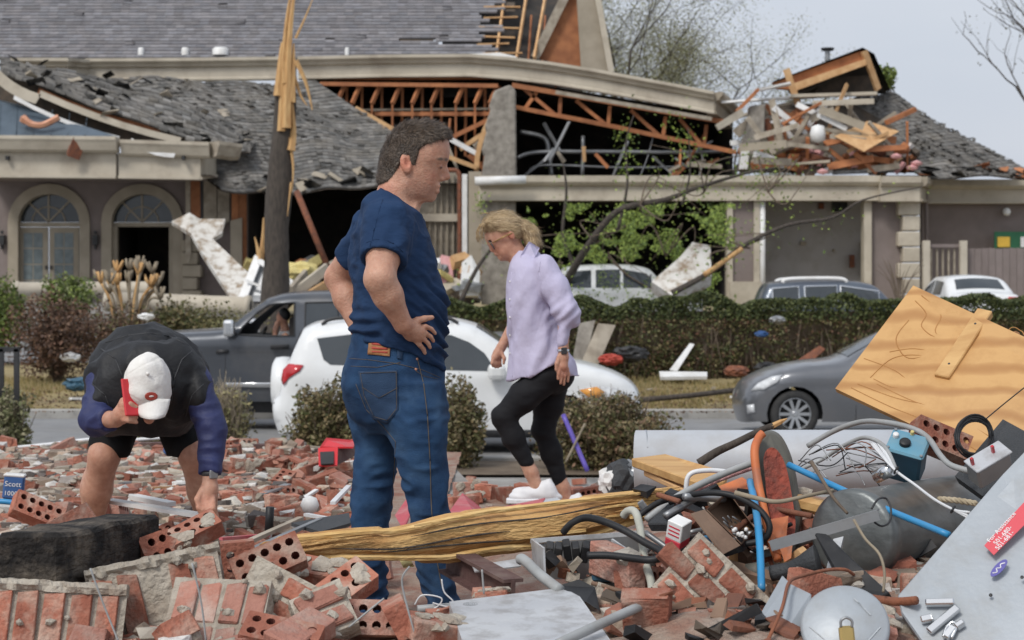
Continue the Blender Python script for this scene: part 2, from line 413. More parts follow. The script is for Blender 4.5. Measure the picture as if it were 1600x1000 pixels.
pslab('torn_flashing', [(735, 84), (780, 82), (806, 88), (812, 95), (795, 90), (770, 88)], 60.2, .03, M['white_paint'])
# --- long sagging entablature
PB = [(-.3, 0), (.28, 0), (.28, -.1), (.16, -.2), (.13, -.26), (.02, -.3), (.02, -.62), (.06, -.66), (.06, -.72), (-.3, -.72)]
sweep('entablature', [(20, 92, 58.6), (104, 92, 58.6), (112, 92, 59.4), (136, 94, 60)], PB, M['beige'])
sweep('entablature', [(136, 93, 60), (300, 92, 60), (462, 90, 60)], PB, M['beige'])
sweep('entablature', [(466, 90, 59.9), (600, 87, 59.9), (735, 86, 59.9), (800, 91, 59.9), (860, 98, 59.8), (930, 109, 59.6), (1000, 122, 59.4), (1060, 133, 59.2), (1116, 144, 59)], PB, M['beige'])
sweep('entablature', [(1117, 144, 59), (1128, 153, 59.5), (1142, 168, 60.2)], PB, M['beige_dark'])
# --- torn open upper bays
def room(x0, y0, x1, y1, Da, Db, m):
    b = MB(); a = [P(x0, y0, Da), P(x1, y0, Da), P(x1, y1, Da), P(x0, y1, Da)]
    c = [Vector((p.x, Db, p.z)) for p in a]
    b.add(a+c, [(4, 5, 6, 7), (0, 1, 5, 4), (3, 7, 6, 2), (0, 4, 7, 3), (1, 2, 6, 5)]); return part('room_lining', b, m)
room(484, 112, 800, 300, 60.6, 67, M['interior_shade']); b = MB(); a = [P(*q, 60.2) for q in ((800, 125), (1145, 182), (1145, 279), (800, 279))]; c = [Vector((p.x, 67, p.z-.3)) for p in a]
b.add(a+c, [(4, 5, 6, 7), (0, 1, 5, 4), (3, 7, 6, 2), (0, 4, 7, 3), (1, 2, 6, 5)]); part('room_lining', b, M['interior_shade'])
pbeam('truss_chord', (500, 131, 59.8), (778, 134, 59.8), .09, .13, M['stud'])
pbeam('truss_chord', (585, 178, 60), (776, 178, 60), .09, .13, M['stud'])
pbeam('truss_chord', (560, 172, 60.6), (776, 170, 60.6), .09, .07, M['weathered'])
pbeam('truss_chord', (520, 122, 60.4), (775, 121, 60.4), .09, .13, M['stud'])
for x in (527, 551, 582, 614, 645, 675, 713, 743, 766):
    yb = 175+max(0, (x-560)*.32)
    pbeam('truss_web', (x+11, 134, 60), (x-1, 162, 59.7), .1, .12, M['stud']); pbeam('truss_web', (x-1, 160, 59.75), (x-1, yb+30, 59.9), .07, .1, M['stud'])
    pbeam('stud', (x+15, 134, 61.3), (x+14, yb+20, 61.3), .05, .09, M['stud'])
pbeam('truss_web', (690, 222, 59.6), (772, 183, 59.6), .08, .14, M['stud'])
pbeam('broken_board', (744, 268, 58.9), (768, 180, 58.9), .06, .16, M['raw_wood'], n=4, bend=.12)
pbeam('broken_board', (700, 245, 58.8), (745, 262, 58.8), .06, .14, M['raw_wood'])
pbeam('broken_board', (555, 170, 59.2), (618, 206, 58.7), .1, .2, M['raw_wood'])
pbeam('broken_board', (690, 210, 59), (745, 240, 59), .1, .16, M['white_paint'])
pslab('stone_pillar', [(772, 142), (784, 137), (797, 132), (806, 141), (807, 278), (752, 278), (757, 243), (752, 236), (760, 205), (757, 199), (766, 172), (764, 166)], 58.4, .9, M['stone'], bevel=.05)
pbeam('truss_chord', (800, 133, 59.7), (1140, 192, 59.3), .1, .16, M['stud'])
pbeam('truss_chord', (868, 144, 58.9), (1112, 186, 58.8), .1, .12, M['weathered'])
pbeam('truss_chord', (798, 166, 59.7), (960, 198, 59.6), .1, .14, M['stud']); pbeam('truss_chord', (955, 197, 59.6), (1150, 238, 59.3), .1, .14, M['stud'])
for a, c in (((818, 138), (868, 180)), ((876, 150), (874, 182)), ((900, 157), (948, 196)), ((953, 166), (950, 196)), ((985, 172), (1030, 212)), ((1040, 182), (1036, 213)), ((1062, 186), (1095, 225)), ((1104, 195), (1100, 226)), ((840, 142), (820, 170))):
    pbeam('truss_web', (a[0], a[1], 59.8), (c[0], c[1], 59.8), .08, .12, M['stud'])
def ptube(name, lst, r, m, parent=BD, n=8, k=4):
    b = MB(); b.tube(pathpx(lst, k), r, n); return part(name, b, m, parent, smooth=True)
ptube('pipe', [(808, 247, 60.4), (838, 238, 60.4), (930, 237, 60.4), (1050, 238, 60.4), (1142, 236, 60.4)], .07, M['metal_grey'])
ptube('pipe', [(911, 212, 60.6), (910, 276, 60.6)], .07, M['metal_grey'])
ptube('pipe', [(812, 206, 60.9), (850, 215, 60.9), (858, 240, 60.9), (862, 276, 60.9)], .08, M['metal_grey'])
ptube('pipe', [(825, 270, 60.6), (850, 258, 60.6), (980, 262, 60.6), (1100, 259, 60.6)], .04, M['metal_grey'])
ptube('hanging_cable', [(1020, 215, 60.5), (1012, 245, 60.4), (1000, 276, 60.4)], .025, M['metal_grey'])
ptube('hanging_cable', [(1090, 225, 60.5), (1098, 250, 60.4), (1092, 276, 60.4)], .025, M['white_paint'])
pbeam('broken_board', (930, 240, 60), (950, 262, 60), .05, .12, M['stud'])
# --- porch roof: swooping torn half and shingled hip slope
def bil(tl, tr, br, bl):
    tl, tr, br, bl = P(*tl), P(*tr), P(*br), P(*bl)
    return lambda u, v: (bl.lerp(br, u)).lerp(tl.lerp(tr, u), v)
def hip(u, v):
    y = 296+(124-296)*v; D = 55+5*v
    xl = 345+(150-345)*v; yy = (296-y)/172
    xr = 603+14*math.sin(min(1, yy*1.7)*math.pi*.55) if yy < .52 else 616-126*((yy-.52)/.48)**1.0
    x = xl+(xr-xl)*u
    return P(x, y+5*math.sin(u*5+v*4)+2.5*math.sin(u*17), D-.35*math.sin(u*3))
shingles('porch_roof', hip, 36, 34, M['shingle_old'], loose=.16, lift=.04, seed=5, jit=.6, cvar=.34)
top_c = [(0, 92), (60, 101), (150, 119), (230, 138), (310, 165), (372, 196), (400, 214)]
bot_c = [(0, 112), (60, 133), (150, 167), (230, 195), (310, 219), (360, 232), (392, 238)]
def curve(c, u):
    t = u*(len(c)-1); i = min(int(t), len(c)-2); f = t-i
    return (c[i][0]+(c[i+1][0]-c[i][0])*f, c[i][1]+(c[i+1][1]-c[i][1])*f)
def swoop(u, v):
    a = curve(bot_c, u); c = curve(top_c, u)
    return P(a[0]+(c[0]-a[0])*v, a[1]+(c[1]-a[1])*v+2*math.sin(u*23+v*5), 55.2+2.6*v)
shingles('porch_roof', swoop, 34, 9, M['shingle_old'], loose=.4, lift=.06, seed=8, jit=1, cvar=.4)
for i in range(46):   # torn curled shingle flaps along the break
    u = random.random(); p = swoop(u, random.uniform(-.05, 1.2)) if i < 34 else hip(random.uniform(0, 1), random.uniform(0, .15))
    b = MB(); b.box(p+Vector((0, -.12, .03)), (random.uniform(.25, .6), random.uniform(.15, .35), .025), Euler((random.uniform(-.9, .5), random.uniform(-.7, .7), random.uniform(-1, 1))).to_matrix(), jit=.03); part('torn_shingle', b, random.choice([M['shingle_old'], M['shingle_old'], M['weathered'], M['beige_dark']]))
def swb(a, c, wd, ht, m, D=54.9): pbeam('fascia_board', (a[0], a[1], D), (c[0], c[1], D), wd, ht, m, n=5, bend=-.12)
b = MB(); b.add([P(*q) for q in ((-40, 104, 56.5), (60, 133, 56), (150, 167, 55.8), (230, 195, 55.6), (330, 226, 55.4), (330, 238, 56), (-40, 216, 56.5))], [(0, 1, 2, 3, 4, 5, 6)]); part('roof_underside', b, M['deck'])
swb((-10, 112), (60, 155), .06, .34, M['beige']); swb((62, 146), (282, 220), .06, .2, M['beige'])
swb((60, 142), (250, 204), .06, .2, M['stud'], 55.4)
swb((22, 152), (186, 216), .05, .12, M['white_paint'], 54.6); swb((205, 219), (273, 243), .05, .13, M['white_paint'], 53.5)
pslab('metal_canopy', [(-40, 146, 56), (40, 166, 56), (110, 196, 55.2), (185, 214, 54), (-40, 214, 54)], 0, .05, M['blue_metal'])
for i in range(7):
    x = -30+i*27; pbeam('canopy_seam', (x+4, 160+max(0, (x-20)*.2), 55.6), (x, 213, 53.98), .03, .05, M['blue_metal'])
b = MB(); b.tube(pathpx([(34, 184, 54.3), (50, 194, 54.1), (68, 195, 54.1), (92, 183, 54.2)]), [.04, .13, .15, .12, .1, .12]+[.1]*13, 6); part('torn_flashing', b, M['copper'])
b = MB(); b.box(P(118, 232, 53.3), (.35, .12, .5), Euler((.2, .3, .5)).to_matrix(), jit=.06); part('torn_flashing', b, M['rust'])
# porch entablature
PC = [(-.35, 0), (.25, 0), (.25, -.1), (.2, -.18), (.1, -.4), (0, -.46), (-.35, -.46)]
PD = [(-.35, 0), (0, 0), (0, -.68), (.05, -.68), (.05, -.76), (-.35, -.76)]
sweep('porch_cornice', [(-40, 212, 53.4), (183, 214, 53.4)], PC, M['beige'])
sweep('porch_cornice', [(190, 219, 53.6), (328, 223, 53.6)], PC, M['beige']); sweep('porch_cornice', [(336, 221, 53.5), (372, 226, 54)], PC, M['weathered'])
sweep('porch_beam', [(-40, 237, 53.6), (181, 239, 53.6)], PD, M['beige']); sweep('porch_beam', [(185, 239, 53.7), (312, 241, 53.7)], PD, M['beige'])
sweep('porch_beam', [(313, 241, 53.7), (338, 238, 55.6)], PD, M['beige'])
for x in (12, 287):
    b = MB(); b.box(P(x, 247, 53.5), (.09, .2, .12)); part('soffit_lamp', b, M['black'])
# porch ceiling and wall with two arched doorways
b = MB(); b.add([P(-60, 273, 53.8), P(330, 273, 53.8), P(330, 273, 53.8)+Vector((0, 3.4, 0)), P(-60, 273, 53.8)+Vector((0, 3.4, 0))], [(0, 1, 2, 3)]); part('porch_ceiling', b, M['taupe'])
WD = 57.0
def arch(cx, hw, ytop, yb, n=14):
    r = []; ys = ytop+hw*.92
    for i in range(n+1):
        a = math.pi*i/n; r.append((cx-hw*math.cos(a), ys-hw*.92*math.sin(a)))
    return [(cx-hw, yb)]+r+[(cx+hw, yb)]
a1, a2 = arch(76, 48, 303, 474), arch(222, 48, 303, 474)
V2, T2 = cdt([(-60, 262), (296, 262), (296, 478), (-60, 478)], holes=[a1, a2])
b = MB(); b.add([P(x, y, WD) for x, y in V2], T2); part('porch_wall', b, M['taupe'])
for a in (a1, a2):
    b = MB(); n = len(a)
    for i in range(n-1):
        q = [a[i], a[i+1]]; cx = 76 if a is a1 else 222
        def outp(p, w_=16):
            if p[1] > 347: return (p[0]+(w_ if p[0] > cx else -w_), p[1])
            v = Vector((p[0]-cx, p[1]-347)); v = v*(1+w_/max(v.length, 1)); return (cx+v.x, 347+v.y)
        o0, o1 = outp(a[i]), outp(a[i+1])
        b.ext([P(*a[i], WD-.1), P(*a[i+1], WD-.1), P(*o1, WD-.1), P(*o0, WD-.1)], (0, .34, 0))
    part('arch_surround', b, M['beige_dark'])
    cx = 76 if a is a1 else 222
    b = MB(); b.box(P(cx, 351, WD+.2), (98*WD/FPX, .12, .14)); part('transom_bar', b, M['beige_dark'])
    fan = part('fanlight', MB().add([P(x, y, WD+.25) for x, y in a[1:-1]], [tuple(range(len(a)-2))]), M['glass_dark'])
    for k in (-1, 0, 1):
        b = MB(); b.beam(P(cx, 347, WD+.22), P(cx+k*32, 347-42+abs(k)*10, WD+.22), .03, .05); part('muntin', b, M['beige_dark'], fan)
    b = MB(); b.tube([P(cx-26*math.cos(math.pi*i/10), 347-24*math.sin(math.pi*i/10), WD+.22) for i in range(11)], .022, 5); part('muntin', b, M['beige_dark'], fan)
for cx in (52, 100):
    d = pslab('french_door', rect(cx-23, 355, cx+23, 474), WD+.2, .08, M['beige_dark'])
    for j in range(4):
        for i in range(2):
            x = cx-15+i*15.5; y = 364+j*25
            pslab('pane', rect(x, y, x+14, y+23), WD+.19, .012, M['pane'], d)
    b = MB(); b.box(P(76+(-4 if cx < 76 else 4), 418, WD+.14), (.05, .08, .12)); part('handle', b, M['black'], d)
b = MB(); q = rect(174, 352, 270, 474); a = [P(x, y, WD+.3) for x, y in q]; c = [p+Vector((0, 4, 0)) for p in a]
b.add(a+c, [(4, 5, 6, 7), (0, 1, 5, 4), (3, 7, 6, 2), (0, 4, 7, 3), (1, 2, 6, 5)]); part('dark_doorway', b, M['interior_shade'])
pslab('doorway_jamb', rect(174, 354, 183, 474), WD+.1, .25, M['beige_dark']); pslab('doorway_jamb', rect(264, 354, 271, 474), WD+.1, .25, M['beige_dark'])
for x in (149, 3):
    e = empty('wall_lantern', P(x, 375, WD-.1)); wpar(e, BD)
    b = MB(); b.box(P(x, 375, WD-.14), (.16, .16, .3)); b.box(P(x, 363, WD-.14), (.08, .1, .1)); b.box(P(x, 386, WD-.08), (.06, .1, .14)); part('lantern_body', b, M['black'], e)
b = MB(); b.ext([P(-80, 474, 53), P(400, 474, 53), P(400, 474, 53)+Vector((0, 4.2, 0)), P(-80, 474, 53)+Vector((0, 4.2, 0))], (0, 0, -.7)); part('porch_floor', b, M['concrete'])
# broken porch corner
pslab('corner_wall', rect(284, 262, 386, 474), 57.3, .3, M['taupe'])
for i in range(5):
    w_ = 24 if i % 2 else 30; pslab('quoin', rect(284, 374+i*20, 284+w_, 393+i*20), 56.7, .5, M['beige_dark'], bevel=.03)
for x0, x1, yb, m in ((290, 297, 400, 'weathered'), (298, 312, 352, 'stud'), (318, 338, 348, 'weathered'), (340, 359, 346, 'weathered'), (362, 372, 430, 'stud'), (373, 385, 455, 'stud'), (313, 317, 360, 'black')):
    pslab('sheathing_board', [(x0, 268), (x1, 268), (x1+random.uniform(-2, 2), yb), ((x0+x1)/2, yb+random.uniform(4, 12)), (x0, yb-4)], 56.5, .08, M[m])
pslab('sheathing_board', [(360, 345), (378, 340), (378, 440), (360, 436)], 56.3, .1, M['beige_dark'])
# dark ground floor interior in the middle, its contents
room(386, 286, 745, 474, 57.6, 64, M['interior_shade'])
pslab('siding_wall', [(676, 268), (716, 268), (716, 468), (640, 468), (640, 330)], 58.2, .1, M['weathered'])
for i in range(8):
    x = 642+i*9.3; pslab('siding_batten', rect(x, 272 if x > 676 else 330, x+2.2, 466), 58.05, .12, M['beige_dark'])
pslab('siding_rail', rect(640, 334, 716, 346), 57.95, .1, M['beige'])
ptube('downpipe', [(640, 268, 57.5), (700, 266, 57.5), (716, 270, 57.5), (718, 300, 57.5), (718, 466, 57.5)], .075, M['rust'])
pslab('door_trim', rect(722, 272, 730, 466), 57.4, .2, M['white_paint']); pslab('door_trim', rect(732, 268, 752, 470), 57.2, .4, M['beige_dark'])
# --- lower entablature, pillars and carport
PI_ = [(-.4, 0), (.22, 0), (.22, -.2), (.14, -.3), (.02, -.32), (.02, -.70), (.07, -.70), (.07, -.78), (-.4, -.78)]
sweep('carport_beam', [(748, 275, 56.8), (1000, 275, 56.8), (1374, 275, 56.8)], PI_, M['beige'])
sweep('carport_beam', [(1375, 276, 56.5), (1437, 276, 56.5)], PI_, M['beige']); sweep('carport_beam', [(1438, 276, 56.5), (1448, 280, 59)], PI_, M['beige_dark'])
sweep('carport_beam', [(1448, 281, 59.2), (1640, 281, 59.2)], PI_, M['beige'])
b = MB(); b.tube([P(742, 283, 56.3), P(822, 281, 56.3)], .14, 10); part('gutter_piece', b, M['white_paint'], smooth=True)
pslab('carport_deck', [(748, 276, 57.2), (1445, 276, 57.2), (1445, 274, 66), (748, 274, 66)], 0, .02, M['deck'])
pslab('pillar', rect(752, 313, 806, 476), 57.1, .8, M['stone'], bevel=.03)
room(806, 312, 1137, 478, 57.6, 66, M['interior_shade'])
for x0, x1, m, D, th in ((1136, 1145, 'beige', 56.9, .5), (1145, 1178, 'taupe', 57, .4), (1178, 1187, 'beige', 56.9, .5), (1350, 1362, 'beige', 57, .5), (1362, 1410, 'taupe', 57.2, .5)):
    pslab('wall_panel', rect(x0, 312, x1, 486), D, th, M[m])
b = MB(); b.tube([P(1191, 312, 57), P(1191, 486, 57)], .1, 10); part('post', b, M['white_paint'], smooth=True)
pslab('carport_back_wall', rect(1180, 300, 1370, 486), 60.2, .3, M['offwhite_wall'])
pslab('pillar_foot', rect(1140, 440, 1190, 486), 56.75, .7, M['beige'])
for i in range(7):
    x0 = 1404 if i % 2 == 0 else 1411; pslab('quoin', rect(x0, 313+i*24.5, 1438, 336+i*24.5), 56.8, .6, M['beige'], bevel=.03)
for (x, y, w_, h_, m) in ((1312, 323, .5, .32, 'black'), (1283, 322, .18, .2, 'rust'), (1331, 408, .16, .42, 'rust'), (1348, 405, .1, 1.2, 'black'), (1255, 380, .2, .12, 'weathered'), (1303, 391, .08, .08, 'weathered')):
    b = MB(); b.box(P(x, y, 60.1), (w_, .14, h_)); part('wall_fixture', b, M[m])
pslab('set_back_wall', rect(1440, 296, 1660, 500), 59.6, .3, M['taupe'])
b = MB(); b.lathe([(0, -.14), (.1, -.1), (.14, 0), (.1, .1), (0, .14)], 12, Matrix.Translation(P(1573, 331, 59.3))); b.box(P(1573, 331, 59.5), (.1, .3, .1)); part('globe_lamp', b, M['white_paint'], smooth=True)
ptube('downpipe', [(1447, 300, 58.6), (1448, 380, 58.6), (1447, 480, 58.6)], .06, M['taupe'])
# --- right end: torn roof heap
def hip2(u, v):
    xl = 1442+(1298-1442)*v; xr = 1625+(1392-1625)*v; yl = 276+(165-276)*v; yr = 276+(140-276)*v
    x = xl+(xr-xl)*u; y = yl+(yr-yl)*u
    if u > .5: y += (u-.5)*14*math.sin(v*3.1)
    return P(x, y+3*math.sin(u*9+v*7), 57.6+5.5*v)
shingles('hip_roof', hip2, 30, 30, M['shingle_old'], loose=.2, lift=.045, seed=11, jit=.7, cvar=.35)
for i in range(14):
    p = hip2(random.uniform(0, 1), random.uniform(0, .12)); b = MB(); b.box(p+Vector((0, -.1, .05)), (random.uniform(.3, .8), .3, .03), Euler((random.uniform(-.5, .5), random.uniform(-.4, .4), random.uniform(-1, 1))).to_matrix(), jit=.04); part('torn_shingle', b, random.choice([M['shingle_old'], M['stud']]))
pslab('torn_roof_end', [(1208, 128), (1345, 80), (1352, 78), (1358, 100), (1240, 140), (1215, 138)], 60.2, .35, M['stud'])
pslab('torn_roof_fascia', [(1235, 132), (1352, 92), (1354, 101), (1245, 141)], 59.9, .25, M['raw_wood'])
b = MB(); b.add([P(*q) for q in ((1206, 128, 60), (1348, 74, 60), (1366, 84, 60.3), (1392, 142, 63.5), (1250, 150, 63.5))], [(0, 1, 2, 3, 4)]); part('torn_roof_top', b, M['shingle'])
b = MB(); b.add([P(*q) for q in ((1225, 136, 60.5), (1352, 96, 60.5), (1385, 146, 63), (1240, 156, 63), (1240, 152, 60.6))], [(0, 1, 2, 3, 4)]); part('attic_lining', b, M['interior_shade'])
b = MB(); b.ext([P(1300, 100, 61.5), P(1368, 96, 61.5), P(1372, 150, 61.5), P(1270, 150, 61.5)], (0, .1, 0)); part('attic_lining', b, M['deck'])
pbeam('torn_rafter', (1350, 80, 60.1), (1372, 140, 60.5), .1, .25, M['raw_wood'])
ptube('vent_pipe', [(1293, 98, 61.5), (1293, 76, 61.5)], .09, M['metal_grey']); b = MB(); b.lathe([(.2, 0), (.24, .08), (.1, .1)], 10, Matrix.Translation(P(1293, 79, 61.5))); part('vent_cap', b, M['black'])
pslab('chimney_stub', [(1172, 165), (1196, 163), (1192, 266), (1156, 266), (1160, 225), (1168, 200)], 58.3, .6, M['stone'], bevel=.03)
pslab('wall_panel', [(1158, 236), (1171, 234), (1168, 264), (1155, 264)], 58.1, .1, M['white_paint'])
heap = [((1128, 160), (1250, 152), .3, 'white_paint', .06), ((1140, 185), (1250, 158), .35, 'weathered', .1), ((1150, 175), (1185, 140), .3, 'stud', .12), ((1180, 142), (1235, 130), .35, 'white_paint', .08),
        ((1195, 168), (1300, 212), .1, 'stud', .26), ((1215, 172), (1335, 190), .1, 'weathered', .18), ((1235, 150), (1370, 146), .2, 'beige', .12), ((1270, 162), (1365, 158), .2, 'beige', .16),
        ((1228, 108), (1248, 168), .08, 'raw_wood', .2), ((1290, 205), (1350, 238), .1, 'stud', .22), ((1195, 240), (1265, 212), .2, 'weathered', .2), ((1385, 192), (1430, 170), .1, 'stud', .14), ((1370, 196), (1400, 176), .1, 'weathered', .1),
        ((1417, 190), (1418, 268), .08, 'stud', .12), ((1300, 270), (1400, 266), .1, 'metal_grey', .1), ((1225, 190), (1228, 220), .1, 'stud', .12), ((1205, 200), (1225, 202), .2, 'raw_wood', .3),
        ((1340, 245), (1390, 252), .1, 'stud', .18), ((1262, 215), (1260, 268), .1, 'stud', .2), ((1150, 210), (1196, 170), .2, 'weathered', .3), ((1175, 255), (1240, 225), .1, 'weathered', .2), ((1120, 200), (1160, 175), .1, 'beige', .22),
        ((1285, 225), (1330, 262), .08, 'stud', .14), ((1230, 235), (1300, 250), .08, 'rust', .12)]
for a, c, wd, m, ht in heap:
    D = 58.2+random.uniform(-.7, 1.2); pbeam('broken_board', (*a, D), (*c, D+random.uniform(-.5, .5)), wd, ht, M[m], jit=.02)
for i in range(64):
    x = random.uniform(1165, 1400); y = random.uniform(262-95*math.sin(max(0, min(1, (x-1150)/270))*3.14)**.7, 264); L_ = random.uniform(.5, 1.9); a = random.gauss(0, .7); D = 58+random.uniform(-.9, 1.2); c = P(x, y, D); d = Vector((math.cos(a), random.uniform(-.5, .5), math.sin(a)))*L_/2
    b = MB(); b.beam(c-d, c+d, random.uniform(.04, .14), random.uniform(.08, .26), jit=.02); part('broken_board', b, M[random.choice(['stud', 'stud', 'raw_wood', 'weathered', 'weathered', 'deck', 'white_paint', 'rust', 'shingle_old' if False else 'beige_dark'])])
for i in range(34):   # splintered ends hanging in the open bays
    x = random.choice((random.uniform(560, 770), random.uniform(820, 1130))); y = random.uniform(205, 272) if x < 800 else random.uniform(200+(x-820)*.12, 272); L_ = random.uniform(.4, 1.5); a = random.gauss(1.2, .8); c = P(x, y, 59.5+random.uniform(-.5, 1.5)); d = Vector((math.cos(a), random.uniform(-.4, .4), math.sin(a)))*L_/2
    b = MB(); b.beam(c-d, c+d, .05, random.uniform(.06, .16), jit=.02); part('hanging_board', b, M[random.choice(['stud', 'stud', 'raw_wood', 'weathered', 'metal_grey'])])
for i in range(60):
    x = random.uniform(1200, 1430); y = random.uniform(232, 268); m = random.choice(['stud', 'stud', 'raw_wood', 'rust', 'weathered', 'deck', 'insul_pink', 'white_paint'])
    b = MB(); b.box(P(x, y, 58.5+random.uniform(-.8, 1.4)), (random.uniform(.15, .7), .15, random.uniform(.08, .2)), Euler((random.uniform(-.6, .6), random.uniform(-1, 1), random.uniform(-1, 1))).to_matrix(), jit=.03); part('splintered_wood', b, M[m])
b = MB(); b.add([P(1180, 270, 59.8), P(1440, 270, 59.8), P(1400, 200, 61), P(1330, 160, 62), P(1200, 165, 61.5)], [(0, 1, 2, 3, 4)]); part('attic_lining', b, M['deck'])
o = pslab('plywood_sheet', [(1304, 213, 57), (1356, 189, 58), (1405, 205, 57.6), (1350, 237, 56.7)], 0, .06, M['raw_wood'])
b = MB(); b.lathe([(0, -.3), (.22, -.22), (.26, 0), (.2, .24), (0, .3)], 10, Matrix.Translation(P(1278, 209, 57.3))); part('torn_bucket', b, M['white_paint'], smooth=True)
for x, y in ((1400, 244), (1425, 262), (1285, 268), (1432, 255)):
    b = MB(); b.lathe([(0, -.1), (.16, -.05), (.2, .02), (0, .1)], 7, Matrix.Translation(P(x, y, 57.2))); part('insulation', b, M['insul_pink'])
# ground heap in the dark middle of the building
for i in range(70):
    x = random.uniform(390, 740); y = random.uniform(405, 470); m = random.choice(['weathered', 'stud', 'raw_wood', 'white_paint', 'insul_yellow', 'beige', 'metal_grey', 'deck'])
    b = MB(); b.box(P(x, y, 55.5+random.uniform(-1, 1.5)), (random.uniform(.2, 1.0), .3, random.uniform(.1, .3)), Euler((random.uniform(-.6, .6), random.uniform(-.8, .8), random.uniform(-1, 1))).to_matrix(), jit=.06); part('splintered_wood', b, M[m])
# ---------------------------------------------------------------- vehicles
mat('paint_white', (.76, .77, .77), (.72, .73, .73), rough=.3, coat=.6, scale=2, dirt=(.5, .48, .44), dscale=1.4, damt=.25)
mat('paint_slate', (.078, .085, .098), (.065, .071, .082), rough=.32, metal=.4, coat=.5, scale=2, dirt=(.16, .15, .14), dscale=1.4, damt=.3)
mat('paint_grey', (.17, .176, .19), (.15, .156, .168), rough=.3, metal=.5, coat=.6, scale=2, dirt=(.22, .2, .18), dscale=1.6, damt=.3)
mat('paint_navy', (.10, .12, .15), (.085, .1, .13), rough=.3, metal=.4, coat=.5, scale=2)
mat('tyre', (.022, .022, .023), (.035, .034, .033), rough=.85, scale=12, bump=.2)
mat('rim', (.52, .53, .54), (.42, .43, .44), rough=.3, metal=.85, scale=5)
mat('chrome', (.7, .71, .72), (.62, .63, .64), rough=.15, metal=.95, scale=4)
mat('tint', (.035, .042, .048), (.05, .058, .065), rough=.06, scale=1.5, spec=.7)
mat('clear_glass', (.30, .36, .35), (.26, .32, .31), rough=.05, scale=2, spec=.7, alpha=.35)
mat('lamp_red', (.55, .02, .03), (.42, .015, .02), rough=.15, scale=10, coat=.6)
mat('lamp_clear', (.72, .73, .74), (.5, .51, .52), rough=.1, scale=14, coat=.8)
mat('lamp_amber', (.75, .34, .06), (.65, .26, .04), rough=.15, scale=10, coat=.6)
mat('seat', (.05, .045, .04), (.035, .03, .03), rough=.8, scale=4)
def circ(xc, zc, r, a0, a1, n): return [(xc+r*math.cos(a0+(a1-a0)*i/n), zc+r*math.sin(a0+(a1-a0)*i/n)) for i in range(n+1)]
def make_wheel(root, x, y, r, w_, side, spokes=10, name='wheel'):
    """side = -1: outer face towards -y"""
    e = empty(name, (x, y, r)); e.parent = root
    Mx = Matrix.Rotation(R(90) if side < 0 else R(-90), 4, 'X')
    b = MB(); b.lathe([(r*.68, -w_*.5), (r*.93, -w_*.5), (r, -w_*.36), (r, w_*.36), (r*.93, w_*.5), (r*.70, w_*.5), (r*.66, w_*.42), (r*.66, -w_*.3)], 36, Mx); t = b.build('tyre', M['tyre'], None, True); t.parent = e
    b = MB(); b.lathe([(r*.70, w_*.44), (r*.66, w_*.46), (r*.63, w_*.40), (r*.60, w_*.1)], 36, Mx)
    b.lathe([(0, w_*.40), (r*.10, w_*.40), (r*.15, w_*.34), (r*.15, w_*.1)], 16, Mx)
    for k in range(spokes):
        a = 2*math.pi*k/spokes; d = Vector((math.cos(a), math.sin(a), 0)); q = Vector((-d.y, d.x, 0)); z1 = Vector((0, 0, w_*.36)); z2 = Vector((0, 0, w_*.40)); h = r*.055
        vs = [d*r*.1+q*h*1.1+z1, d*r*.1-q*h*1.1+z1, d*r*.64-q*h*1.2+z2, d*r*.64+q*h*1.2+z2]
        vs = vs+[v-Vector((0, 0, w_*.14)) for v in vs]; b.add([Mx @ v for v in vs], [(0, 1, 2, 3), (0, 4, 5, 1), (1, 5, 6, 2), (2, 6, 7, 3), (3, 7, 4, 0)])
    t = b.build('rim', M['rim'], None, False); t.parent = e
    b = MB(); b.lathe([(0, -w_*.05), (r*.62, -w_*.05), (r*.62, w_*.0), (0, w_*.02)], 24, Mx); t = b.build('brake_disc', M['black']); t.parent = e
